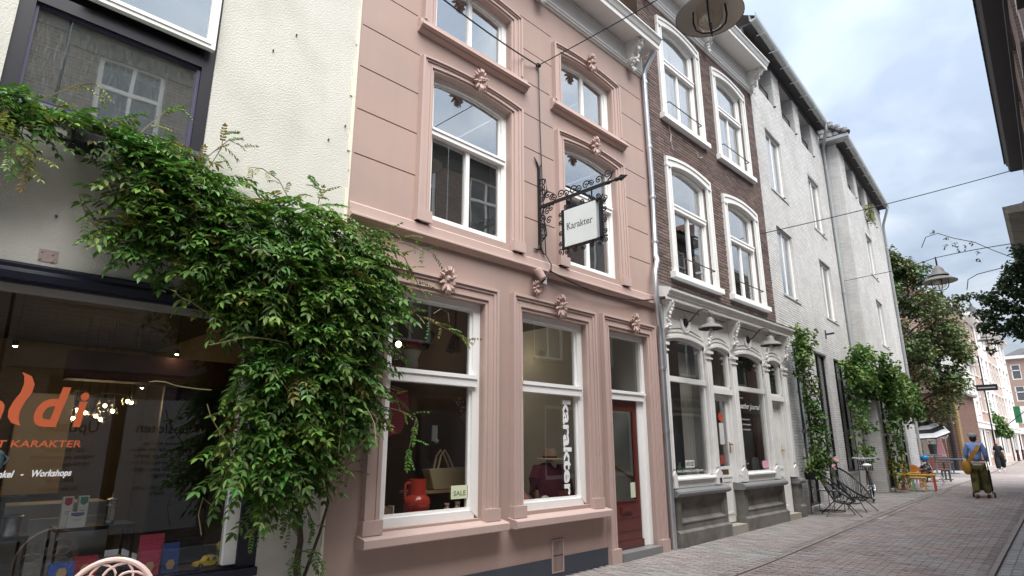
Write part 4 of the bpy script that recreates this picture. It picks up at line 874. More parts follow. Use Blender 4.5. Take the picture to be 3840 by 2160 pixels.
# small serifs on the upright strokes
def serif(mb, x, z, w_): mb.poly([(x-w_,z,0.0001),(x+w_,z,0.0001),(x+w_,z+.006,0.0001),(x-w_,z+.006,0.0001)])
hcap = max(p[1] for p in tm.v)
for x in (.012,): serif(tm, x, 0, .016); serif(tm, x, hcap-.006, .016)
for x in (.128,.235,.395): serif(tm, x, 0, .014)
part('lettering', put(tm, (X_-.0365,-.545,4.415), (0,-1,0), (0,0,1)), TX('signink',(.03,.03,.035)), bdp, tidy=False)
# ------------------------------------------------------------------ zinc downpipe between the pink and the brick house
def pipe(name, lab, path, r, m, collars=(), grp=None):
    o = thing(name, lab, 'drainpipe', path[-1], group=grp); part('pipe', MB().tube(path, r, 10), m, o, smooth=True)
    for c in collars: part('collar', MB().lathe([(r+.008,-.03),(r+.012,0),(r+.008,.03)], c, 12), m, o, smooth=True)
    return o
pipe('downpipe', 'silver zinc downpipe between the pink house and the brick house',
     [(9.06,-.30,8.98),(9.07,-.28,8.86),(9.03,-.10,8.55),(9.02,-.075,8.45),(9.05,-.075,6.2),(9.03,-.075,4.85),(8.99,-.12,4.74),(8.87,-.14,4.50),(8.86,-.14,3.95),(8.92,-.12,3.72),(9.02,-.08,3.50),(9.02,-.075,3.35),(9.03,-.075,.01)],
     .048, M['zinc'], [(9.03,-.075,8.30),(9.05,-.075,6.95),(9.05,-.075,5.95),(9.04,-.075,5.1),(9.02,-.075,2.85),(9.025,-.075,1.82)])
pipe('downpipe', 'short thin zinc pipe tucked beside the shopfront cornice', [(9.13,-.06,3.98),(9.13,-.06,2.9)], .035, M['zincdull'])
# ------------------------------------------------------------------ brown brick house
bh = thing('brick_house', 'dark brown brick house with arched sash windows above a white shopfront', 'house', (9.08, 0, 0))
BX0, BX1 = 9.085, 14.40
BW = [(9.86,11.32,4.68,6.86,.10),(12.24,13.67,4.68,6.80,.10),(9.88,11.31,7.94,10.06,.11),(12.25,13.66,7.90,10.0,.11)]
ops = [(a,b,c,d+r,.14) for a,b,c,d,r in BW]
part('wall', MB().wall(BX0, BX1, 4.0, 11.2, 0.004, ops, .14).poly([(BX0,0,11),(BX1,0,11),(BX1,4,11),(BX0,4,11)]), M['mortar'], bh)
bricks(bh, 'brick', BX0, BX1, 4.36, 10.50, [(a-.16,b+.16,c-.1,d+r+.1) for a,b,c,d,r in BW], M['brick'], key=lambda b: (b[0]-0)**2+(b[2]-1.6)**2, seed=11)
for x0, x1, z0, z1, rise in BW:
    cs = MB(); p = lambda o, t: arc(x0-o, x1+o, z0, z1+t, rise)
    cs.ring(p(.175,.17), p(.12,.115), -.055, 0.02).ring(p(.12,.115), p(.04,.04), -.035, .02).ring(p(.04,.04), p(0,0), -.05, .02)
    for xx in (x0-.185, x1-.005): cs.box(xx, xx+.19, -.062, .02, z1-.03, z1+.0)
    part('surround', cs, M['offwhite'], bh)
    part('arch_head', arch_fill(MB(), x0, x1, z1, rise, -.002, .14, top=z1+rise), M['offwhite'], bh)
    sash(bh, x0, x1, z0, z1, rise, .055, M['white'], M['bglass'], fr=.085, transom=z0+.62*(z1+rise-z0)-.02, tw=.10)
    part('sill', MB().prism([(.06,z0+.03),(-.115,z0),(-.12,z0-.10),(-.02,z0-.105),(.06,z0-.105)], 'x', x0-.23, x1+.24), M['white'], bh)
    zr = z0+.33; part('safety_rail', MB().tube([(x0+.02,.0,zr),(x0+.02,-.09,zr),(x1-.06,-.09,zr),(x1-.06,.0,zr-.0)], .011, 6), M['iron'], bh)
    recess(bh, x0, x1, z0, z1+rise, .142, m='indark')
    cu = MB(); 
    up = z0 > 7
    for (ca, cb) in ((x0+.03, x0+(.64 if up else .30)), (x1-(.62 if up else .28), x1-.03)):
        n = 14
        for i in range(n):
            xa = ca+(cb-ca)*i/n; xb = ca+(cb-ca)*(i+1)/n; ya = .22+.025*math.sin(i*1.7); yb = .22+.025*math.sin((i+1)*1.7)
            cu.poly([(xa,ya,z0),(xb,yb,z0),(xb,yb,z1+rise),(xa,ya,z1+rise)])
    part('curtain', cu, M['curtain'], bh, tidy=False)
cr = MB()
for pth in ([(9.95,7.80),(10.02,7.62),(9.99,7.45),(10.06,7.28)], [(11.05,7.62),(11.12,7.50),(11.2,7.52),(11.3,7.58)]):
    cr.tube([(a,-.012,b) for a, b in pth], .013, 5)
part('repaired_crack', cr, TX('repair',(.40,.33,.29)), bh)
c2 = MB().prism([(0,10.46),(-.04,10.47),(-.045,10.50),(-.075,10.51),(-.075,10.54),(-.10,10.56),(-.10,10.58),(-.04,10.585),(-.035,11.02),(-.44,11.015),(-.46,10.985),(-.49,10.985),(-.49,11.07),(-.51,11.09),(-.54,11.15),(-.57,11.18),(-.57,11.21),(0,11.26)], 'x', 9.09, 14.42)
for a, b in ((9.4,11.62),(12.0,14.0)): c2.ring(rect(a,b,10.66,10.97), rect(a+.06,b-.06,10.71,10.93), -.05, -.034, True)
part('cornice', c2, M['offwhite'], bh)
cb = corbel(.43, .16, .38, 5, False).mesh('corbel', M['offwhite'], smooth=True); ow = ORN[1].copy(); ow.materials[0] = M['offwhite']
for x in (9.30, 11.83, 14.26): inst('corbel', cb, bh, (x,-.035,11.015)); o = inst('rosette', ow, bh, (x,-.10,10.49)); o.scale = (.72,)*3
# ------------------------------------------------------------------ white shopfront
SW_ = M['shopwhite']
sfp = MB()      # frieze over the arches, cut by four segmental arches
AR = [(9.26,10.62,3.39,.085),(10.86,11.68,3.39,.07),(11.92,13.25,3.38,.085),(13.52,14.26,3.39,.065)]
px = 9.15
for a, b, z, r in AR:
    if a > px: sfp.poly([(px,-.03,3.1),(a,-.03,3.1),(a,-.03,4.10),(px,-.03,4.10)])
    arch_fill(sfp, a, b, z, r, -.03, .10, 14, top=4.10); px = b
sfp.poly([(px,-.03,3.1),(14.5,-.03,3.1),(14.5,-.03,4.10),(px,-.03,4.10)]).poly([(14.5,-.03,3.1),(14.5,.3,3.1),(14.5,.3,4.1),(14.5,-.03,4.1)]).poly([(9.15,-.03,3.1),(9.15,.3,3.1),(9.15,.3,4.1),(9.15,-.03,4.1)])
for a, b, z, r in AR:
    A = lambda o: [(a+(b-a)*i/14, z+r*(1-(2*i/14-1)**2)+o) for i in range(15)]
    sfp.ring(A(.0), A(.045), -.055, -.03).ring(A(.105), A(.135), -.045, -.03)
shop = part('shopfront', sfp, SW_, bh)
grn = MB()
for a, b, z, r in AR:
    A = lambda o: [(a+.1+(b-a-.2)*i/14, z+r*(1-(2*i/14-1)**2)+o) for i in range(15)]
    grn.ring(A(.165), A(.185), -.036, -.03)
for a, b in ((9.45,10.55),(10.95,11.6),(12.05,13.2),(13.6,14.2)): grn.box(a,b,-.036,-.03,4.00,4.02)
part('panel_line', grn, TX('linebrown',(.20,.15,.13)), bh)
crn = MB().prism([(0,4.10),(-.06,4.10),(-.22,4.085),(-.225,4.03),(-.25,4.035),(-.25,4.10),(-.275,4.11),(-.30,4.16),(-.33,4.18),(-.335,4.22),(0,4.33)], 'x', 9.02, 14.62)
part('shop_cornice', crn, SW_, bh)
part('lead_flashing', MB().prism([(.0,4.335),(-.34,4.222),(-.345,4.232),(-.03,4.36),(0,4.37)], 'x', 9.02, 14.62), M['zincdull'], bh)
ro = MB()
for x in (9.965, 12.585):
    for r in (.155, .115): ro.tube([(x+r*math.cos(2*pi*i/28), -.04, 3.775+r*1.15*math.sin(2*pi*i/28)) for i in range(28)], .024, 6, True)
part('roundel', ro, SW_, bh, smooth=True)
cbb = corbel(.62, .15, .20, 7).mesh('corbel', SW_, smooth=True); cbs = corbel(.50, .12, .13, 8).mesh('corbel', SW_, smooth=True)
for x in (9.22, 11.80, 14.42): inst('corbel', cbb, bh, (x,-.03,4.07))
for x in (10.74, 13.39): inst('corbel', cbs, bh, (x,-.03,3.84))
COLS = [(9.15,9.26,.93),(10.63,10.85,.93),(11.69,11.91,.93),(13.27,13.51,.93),(14.28,14.50,.93)]
for a, b, z in COLS:
    m_ = (a+b)/2; h = (b-a)/2
    cm = MB().box(m_-h*.86,m_+h*.86,-.055,.10,z+.2,3.30).box(m_-h*.5,m_+h*.5,-.075,-.055,z+.30,3.12)
    cm.box(m_-h,m_+h,-.085,.10,z,z+.20).box(m_-h*1.05,m_+h*1.05,-.10,.10,3.28,3.33).box(m_-h*.95,m_+h*.95,-.085,.10,3.18,3.21).prism([(m_-h,z+.2),(m_+h,z+.2),(m_,z+.27)], 'y', -.085, -.06)
    part('column', cm, SW_, bh)
def shop_light(x0, x1, z0, z1, rise, tr, name='shop_window'):
    f = MB().ring(arc(x0,x1,z0,z1,rise,14), arc(x0+.05,x1-.06,z0+.05,z1-.04,rise,14), .0, .08).box(x0,x1,.0,.08,z0,z0+.05)
    if tr: f.box(x0,x1,-.025,.08,tr-.045,tr+.045)
    o = part(name, f, SW_, bh); part('pane', MB().prism(arc(x0+.04,x1-.05,z0+.04,z1-.03,rise,14), 'y', .04, .045), M['glass'], o); return o
w1 = shop_light(9.27,10.62,1.06,3.39,.085,2.72); w2 = shop_light(11.93,13.25,1.06,3.38,.085,2.72)
t1 = shop_light(10.87,11.67,2.66,3.39,.07,None,'transom_window'); t2 = shop_light(13.53,14.25,2.66,3.39,.065,None,'transom_window')
for a, b in ((9.15,10.86),(11.68,13.52)): part('sill_panel', MB().box(a,b,-.03,.09,.92,1.055).prism([(0,1.09),(-.07,1.07),(-.075,1.045),(0,1.045)], 'x', a, b), SW_, bh)
def shop_door(x0, x1, glz, lab):
    f = MB().ring(arc(x0-.03,x1+.03,.12,2.66,0,2), arc(x0+.02,x1-.02,.12,2.56,0,2), .03, .20); f.box(x0-.04,x1+.04,-.02,.06,2.56,2.66)
    fo = part('door_frame', f, SW_, bh)
    d = MB()
    if glz:
        d.ring(rect(x0+.02,x1-.02,.22,2.555), rect(x0+.11,x1-.11,1.22,2.44), .09, .14, True, True).ring(rect(x0+.12,x1-.12,.36,.98), rect(x0+.16,x1-.16,.40,.94), .08, .09, True).box(x0+.08,x1-.08,.075,.09,1.02,1.05)
        do = part('door', d, SW_, bh); part('pane', MB().box(x0+.11,x1-.11,.11,.115,1.22,2.44), M['glass'], do)
        part('letter_slot', MB().box(x0+.16,x1-.22,.082,.089,1.075,1.165), TX('slotbrown',(.10,.05,.03)), do)
        part('handle', MB().tube([(x1-.07,.09,1.62),(x1-.07,.03,1.62),(x1-.17,.03,1.625)], .014, 6).box(x1-.085,x1-.055,.078,.09,1.46,1.66), TX('rustbrass',(.30,.14,.06)), do)
    else:
        d.box(x0+.02,x1-.02,.12,.16,.22,2.555).ring(rect(x0+.10,x1-.10,1.10,2.40), rect(x0+.14,x1-.14,1.14,2.36), .105, .12, True).ring(rect(x0+.10,x1-.10,.40,.98), rect(x0+.14,x1-.14,.44,.94), .105, .12, True).box(x0+.02,x1-.02,.09,.12,.22,.34)
        do = part('door', d, SW_, bh, label=lab); part('handle', MB().tube([(x1-.08,.12,1.50),(x1-.08,.05,1.50)], .02, 8).box(x1-.10,x1-.06,.11,.118,1.40,1.62), TX('brass',(.45,.30,.10),rough=.3), do)
    part('door_step', MB().box(x0-.02,x1+.02,-.13,.20,0.02,.20), M['step'], bh)
shop_door(10.88,11.66,True,None); shop_door(13.55,14.24,False,'plain white panelled side door')
def plinth(x0, x1, zt, panel=True):
    b = MB().box(x0+.03,x1-.03,-.09,.10,.0,.80).box(x0,x1,-.135,.10,0,.22+gz(x0)).prism([(-.135,.22+gz(x0)),(-.09,.26+gz(x0)),(.1,.26+gz(x0)),(.1,.22+gz(x0))], 'x', x0, x1)
    if panel:
        a, c = x0+.16, x1-.15
        b = MB().box(x0,x1,-.135,.10,0,.22+gz(x0)).prism([(-.135,.22+gz(x0)),(-.09,.255+gz(x0)),(.1,.255+gz(x0)),(.1,.22+gz(x0))], 'x', x0, x1)
        b.ring(rect(x0+.03,x1-.03,.25+gz(x0),.80), rect(a,c,.36+gz(x0),.70), -.09, -.02, True).box(x0+.03,x1-.03,-.02,.10,.26,.80)
        b.ring(rect(a,c,.36+gz(x0),.70), rect(a+.035,c-.035,.395+gz(x0),.665), -.055, -.02, True)
        b.prism([(-.02,.36+gz(x0)),(-.10,.352+gz(x0)),(-.10,.372+gz(x0)),(-.02,.42+gz(x0))], 'x', a-.01, c+.01)
    o = part('stone_plinth', b, M['greystone'], bh)
    part('stone_cap', MB().prism([(.10,.79),(-.11,.79),(-.155,.815),(-.165,.845),(-.155,.875),(-.11,.905),(.10,.925)], 'x', x0-.02, x1+.03), M['stonecap'], o)
plinth(9.14, 10.95, .9); plinth(11.60, 13.60, .9); plinth(14.33, 14.60, .9, False)
part('shop_interior', MB().poly([(9.1,2.6,.3),(14.4,2.6,.3),(14.4,2.6,4),(9.1,2.6,4)]).poly([(9.1,.1,.3),(9.1,2.6,.3),(9.1,2.6,4),(9.1,.1,4)]).poly([(14.4,.1,.3),(14.4,2.6,.3),(14.4,2.6,4),(14.4,.1,4)]).poly([(9.1,.1,3.6),(14.4,.1,3.6),(14.4,2.6,3.6),(9.1,2.6,3.6)]).poly([(9.1,.11,.9),(14.4,.11,.9),(14.4,2.6,.9),(9.1,2.6,.9)]), TX('shopin',(.17,.16,.145),rough=.8), bh)
part('shop_screen', MB().box(11.93,13.30,.75,.78,.9,3.5), TX('shopgreen',(.24,.28,.24),rough=.8), bh)
part('shop_partition', MB().box(10.66,10.70,.12,2.5,.9,3.5).box(11.78,11.82,.12,2.5,.9,3.5), TX('shoppart',(.5,.48,.45)), bh)
cur = MB()
for i in range(16):
    xa = 10.22+.025*i; cur.poly([(xa,.3+.03*math.sin(i*1.6),1.0),(xa+.025,.3+.03*math.sin((i+1)*1.6),1.0),(xa+.025,.3+.03*math.sin((i+1)*1.6),3.3),(xa,.3+.03*math.sin(i*1.6),3.3)])
part('drape', cur, TX('drape',(.5,.47,.42)), bh, tidy=False)
# writing on the panes
y_ = .034
part('logo_ground', MB().box(9.755,10.06,y_-.001,y_,1.235,1.355), TX('logo_ground',(.75,.76,.77)), w1)
vinyl(w1,'HEVUSD',9.77,10.045,1.258,.105,y_-.003,TX('ink',(.02,.02,.02)),bold=.02)
vinyl(w1,'BAGS - JOURNALS - ACCESSOIRES',9.47,10.36,1.165,.042,y_,WHV,bold=.01)
vinyl(w2,'Leather Journal',12.02,13.05,2.33,.16,y_,WHV,.45,.006)
for z, t, x in ((2.10,'LEATHER JOURNALS',12.58),(2.0,'LEATHER BAGS',12.60),(1.90,'ACCESSOIRES',12.58)): vinyl(w2,t,12.08,x-.1,z,.036,y_,WHV,bold=.01)
vinyl(w2,'CUSTOM',12.02,12.16,2.60,.03,y_,WHV,bold=.01); vinyl(w2,'HANDMADE',12.02,12.26,2.53,.03,y_,WHV,bold=.01)
for z, t, x in ((1.29,'OPEN',12.14),(1.24,'WED - SUN',12.24),(1.18,'11 - 17',12.14)): vinyl(w2,t,12.02,x,z,.032,y_,WHV,bold=.01)
single('pink_note', MB().box(12.90,13.20,y_-.006,y_-.002,1.15,1.295).box(12.88,12.93,y_-.004,y_-.001,1.17,1.28), TX('notepink',(.72,.36,.50)), 'pink paper note on the second shop pane of the white shopfront', 'note')
db = thing('display_board', 'grey-green display board standing in the second shop window', 'board', (12.95,.22,1.06)); part('board', MB().prism([(12.77,1.06),(13.13,1.06),(13.10,1.36),(12.80,1.36)],'y',.2,.22), TX('boardgreen',(.16,.20,.18)), db); part('foot', MB().box(12.9,13.0,.22,.34,1.055,1.07), M['blackmetal'], db)
for x, z, h, c, lab in ((9.82,1.06,.24,(.16,.20,.15),'green striped bottle left in the shop window'),(9.99,1.06,.17,(.30,.38,.31),'pale green jar in the shop window'),(10.42,1.06,.16,(.60,.60,.56),'small white candle jar at the right of the shop window')):
    r = thing('jar', lab, 'jar', (x,.2,z)); part('jar_body', MB().lathe([(0,0),(.05,0),(.045,h*.75),(.03,h*.8),(.03,h*.95),(0,h*.95)], (x,.2,z), 12), flat('jar%d' % int(x*100), c, .35), r, smooth=True); part('lid', MB().lathe([(.034,h*.93),(.034,h*1.05),(0,h*1.05)], (x,.2,z), 12), M['stonecap'], r)
single('door_poster', MB().box(11.24,11.42,.098,.104,1.62,2.02).box(11.25,11.41,.096,.098,1.70,1.76), TX('posterwhite',(.62,.62,.60)), 'white paper poster behind the shop door pane', 'poster')
single('red_sticker', MB().prism([(11.33+.085*math.cos(i*pi/8), 2.13+.085*math.sin(i*pi/8)) for i in range(16)], 'y', .098, .104), TX('stickred',(.55,.07,.03)), 'round orange-red sticker above the white door poster', 'sticker')
single('red_card', MB().box(11.18,11.36,.098,.104,1.26,1.42), TX('cardred',(.30,.05,.04)), 'dark red card at the foot of the shop door pane', 'card')
single('house_number', MB().box(10.72,10.80,-.092,-.086,.955,1.04).box(10.735,10.785,-.095,-.091,.97,1.025), TX('numblue',(.03,.04,.09)), 'dark blue house number plate on the white column base', 'sign')
# two gooseneck lamps
def goose(x, lab):
    r = thing('wall_lamp', lab, 'lamp', (x,-.03,3.77), group='gooseneck lamps on the white shopfront')
    part('wall_plate', MB().lathe([(0,-.02),(.075,-.015),(.07,.02),(.02,.05),(0,.05)], (x,-.05,3.775), 16, (0,-1,0)), M['iron'], r, smooth=True)
    part('arm', MB().tube([(x,-.09,3.775),(x,-.16,3.80),(x,-.26,3.90),(x,-.34,3.965),(x,-.42,3.975),(x,-.50,3.93),(x,-.53,3.86),(x,-.53,3.80)], .014, 8), TX('rustarm',(.075,.05,.04)), r, smooth=True)
    c = (x,-.53,3.60)
    part('shade', MB().lathe([(.215,-.005),(.215,.008),(.16,.06),(.09,.085),(.075,.10),(.07,.16),(.05,.185),(.035,.20),(0,.205)], c, 28), M['lampgrey'], r, smooth=True)
    part('shade_inside', MB().lathe([(.21,-.004),(.15,.052),(.08,.075),(0,.08)], c, 28), M['blackmetal'], r, smooth=True)
    part('glass', MB().lathe([(.06,.06),(.062,-.05),(.05,-.10),(.02,-.12),(0,-.122)], c, 16), M['clear'], r, smooth=True)
    part('bulb', MB().ball((c[0],c[1],c[2]-.03), .035, 10, 8, (1,1,1.3)), TX('bulboff',(.62,.62,.58)), r, smooth=True)
    return r
gl_ = goose(9.965, 'grey enamel gooseneck lamp over the left shop window'); goose(12.585, 'grey enamel gooseneck lamp over the right shop window')
# ------------------------------------------------------------------ two pale grey painted brick houses
def grey_house(x0, y0, slope, Ln, wins, slits, logs, lz, ez, lab, seed, ge=.1):
    r = thing('grey_house', lab, 'house', (x0,y0,0), math.atan(slope), group='pale grey painted brick houses')
    ops = [(*o, .15) for o in wins]+[(*o, .15) for o in slits]+[(*o, lz, ez-.15, .75, True) for o in logs]
    part('wall', MB().wall(0, Ln, 0, ez, 0.005, ops, .15).poly([(Ln,.005,0),(Ln,5,0),(Ln,5,ez-.2),(Ln,.005,ez-.2)]).poly([(0,.005,0),(0,5,0),(0,5,ez),(0,.005,ez)]), M['gmortar'], r)
    bricks(r, 'brick', 0, Ln, .06, ez-.05, [(a-.002,b+.002,c,d) for a,b,c,d,*_ in ops], M['gbrick'], yf=-.006, bl=.215, bh=.053, ph=.0645, key=lambda b: b[0]**2+(b[2]-1.6)**2, seed=seed, jit=.0022)
    # rowlock faces inside the reveals
    rv = MB()
    for a, b, c, d, dp, *_ in ops:
        z = c+.01; k = 0
        while z < min(d, 11.9)-.05:
            for q in range(max(1,int(dp/.115))):
                y = .012+q*.115
                if q % 2 == k % 2 or True: rv.box(b-.006, b+.004, y, y+.105, z, z+.052)
            z += .0645; k += 1
    part('reveal_brickwork', rv, M['gbrick'], r, kind='stuff', tidy=False)
    for a, b, c, d in wins:
        f = part('window_frame', MB().ring(rect(a,b,c,d), rect(a+.07,b-.08,c+.06,d-.06), .07, .14, True, True).box((a+b)/2-.03,(a+b)/2+.03,.08,.14,c,d), M['white'], r)
        part('pane', MB().box(a+.05,b-.06,.10,.105,c+.05,d-.05), M['bglass'], f)
        part('sill', MB().box(a-.05,b+.12,-.03,.14,c-.06,c-.001), M['gmortar'], r); part('window_stay', MB().box(b-.42,b-.36,-.075,0,c-.03,c-.01), M['iron'], r)
        part('blind', MB().box(a,b,.19,.20,c,d), M['curtain'], r)
    for a, b, c, d in slits:
        big = b-a > 1.8
        fr = MB().ring(rect(a,b,c,d), rect(a+.05,b-.05,c+.05,d-.05), .08, .15, True, True).box(a,b,.08,.15,1.9,1.98).box((a+b)/2-.025,(a+b)/2+.025,.09,.15,c,d)
        f = part('dark_frame', fr, M['blackmetal'], r); part('pane', MB().box(a+.04,b-.04,.11,.115,c+.04,d-.04), M['glass'], f)
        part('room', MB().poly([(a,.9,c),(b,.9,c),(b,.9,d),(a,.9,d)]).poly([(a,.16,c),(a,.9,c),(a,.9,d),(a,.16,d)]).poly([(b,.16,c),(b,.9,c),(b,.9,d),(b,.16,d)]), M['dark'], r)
        if c > .5: part('sill', MB().box(a-.02,b+.02,-.03,.14,c-.07,c), M['gmortar'], r)
    for a, b in logs:
        part('loggia_rail', MB().box(a,b,.14,.165,lz+.50,lz+.53).box(a,b,.14,.165,lz+.06,lz+.085).box(a,a+.025,.14,.165,lz,lz+.5).box(b-.03,b-.005,.14,.165,lz,lz+.5), M['iron'], r)
        part('tie', MB().box(b-.15,b-.08,-.07,0,lz-.04,lz-.02), M['iron'], r)
    part('soffit', MB().box(-.02,Ln-ge,-.40,.8,ez-.01,ez+.04).box(-.02,Ln,-.02,.02,ez-.18,ez), M['soffit'], r)
    gt = MB().prism([(-.42,ez+.20),(-.43,ez+.05),(-.40,ez-.02),(-.28,ez-.05),(-.24,ez+.0),(-.24,ez+.18),(-.25,ez+.18),(-.25,ez+.02),(-.39,ez+.02),(-.41,ez+.20)], 'x', -.15, Ln-.25-ge)
    part('gutter', gt, M['zincdull'], r)
    u = .5
    while u < Ln-.7: part('gutter_bracket', MB().box(u,u+.035,-.435,-.2,ez-.062,ez-.045), M['zinc'], r); u += 1.0
    return r
G1 = grey_house(14.415, .02, .075, 7.72, [(.95,2.27,5.32,7.15),(5.04,6.38,5.36,7.2),(.95,2.27,8.2,9.97),(5.04,6.38,8.25,10.07)],
    [(1.05,2.28,.20,4.08),(3.08,4.36,.22,4.09),(5.12,6.42,.87,4.10)], [(.85,2.2),(2.87,4.28),(4.88,6.3)], 11.12, 12.55,
    'pale grey painted brick house, next to the dark brick house', 21, .42)
G2 = grey_house(22.15, .105, .09, 8.35, [(3.26,4.62,5.22,6.95),(3.26,4.62,7.95,9.6)], [(.4,1.75,.25,4.15),(3.3,5.6,.25,4.15)], [(.95,2.4),(3.0,4.5),(5.1,6.6)], 10.72, 12.05,
    'pale grey painted brick house, the farther one with a tiled hip roof', 22)
sd = MB(); rr = random.Random(5); z = .06; k = 0
while z < 12.0:
    y = 0.0 if k % 2 else -.1
    while y < .75:
        a, b = max(y, .0), min(y+.205, .8); x = -.008+rr.uniform(-.003,.003)
        if b-a > .03: sd.box(x, x+.02, a, b, z, z+.053)
        y += .215
    z += .0645; k += 1
part('side_brickwork', sd, M['gbrick'], G2, kind='stuff', tidy=False)
# hip roof of the second house: curved tiles on the slope that faces back along the street
tl = MB()
for i in range(7):
    a0 = pi*i/6; a1 = pi*(i+1)/6
    if i < 6:
        p = lambda a, s, d: (s, -.115*math.cos(a), .055*math.sin(a)+d)
        tl.poly([p(a0,0,.03), p(a0,.36,0), p(a1,.36,0), p(a1,0,.03)]); tl.poly([p(a0,0,.03), p(a1,0,.03), p(a1,0,.012), p(a0,0,.012)])
tme = tl.mesh('tile', M['tile'], tidy=False); rot = Matrix.Rotation(-math.radians(60), 3, 'Y')
for i in range(10):
    for j in range(16):
        u = -.25+i*.15; zz = 12.20+i*.26; y = -.30+j*.235
        if y > -.42+i*.25 and y < 3: inst('tile', tme, G2, (u, y, zz), rot)
part('roof', MB().poly([(-.3,-.42,12.15),(-.3,6,12.15),(1.35,6,15.15),(1.35,2.88,15.15)]).poly([(-.3,-.42,12.15),(1.35,2.88,15.15),(8.3,2.88,15.15),(8.3,-.42,12.15)]), M['tile'], G2)
part('verge_gutter', MB().box(-.38,-.26,-.45,2.2,12.06,12.17).box(-.36,0,-.42,2.2,12.04,12.06), M['zincdull'], G2)
for i in range(9): q0 = Vector((-.32,-.44,12.20))+Vector((.55,1.1,1.0))*(.155*i); part('ridge_tile', MB().tube([q0, q0+Vector((.55,1.1,1.0))*.185], [.115,.085], 8), M['tile'], G2, tidy=False)
part('roof', MB().poly([(0,-.42,12.72),(6.7,-.42,12.72),(4.5,4,15.2),(0,4,15.2)]), M['tile'], G1)
def loc_g(x0, y0, sl, u, y, z): a = math.atan(sl); return (x0+u*math.cos(a)-y*math.sin(a), y0+u*math.sin(a)+y*math.cos(a), z)
g1 = lambda u, y, z: loc_g(14.415,.02,.075,u,y,z); g2 = lambda u, y, z: loc_g(22.15,.105,.09,u,y,z)
pipe('downpipe', 'zinc downpipe between the two pale grey houses', [g1(7.0,-.36,12.55), g1(7.02,-.36,12.36), g1(7.52,-.10,11.95), g1(7.60,-.075,11.75), g1(7.62,-.075,8.0), g1(7.62,-.075,.2)], .055, M['zincdull'], [g1(7.61,-.075,z) for z in (11.2,8.9,6.6,4.7,2.4)])
pipe('downpipe', 'zinc downpipe at the far end of the grey houses', [g2(7.9,-.36,12.0), g2(7.9,-.36,11.85), g2(8.15,-.10,11.3), g2(8.22,-.075,11.1), g2(8.25,-.075,.25)], .055, M['zincdull'], [g2(8.23,-.075,z) for z in (10.2,7.5,5,2.6)])
for h, u, z, lab in ((g1,4.57,4.75,'small black flag holder on the nearer grey house'),(g2,4.3,4.62,'small black flag holder on the farther grey house')):
    r = thing('flag_holder', lab, 'bracket', h(u,0,z)); part('plate', MB().tube([h(u,-.012,z-.13), h(u,-.012,z+.13)], .022, 6), M['iron'], r); part('socket', MB().tube([h(u,-.01,z), h(u,-.25,z+.02)], .028, 8), M['iron'], r)
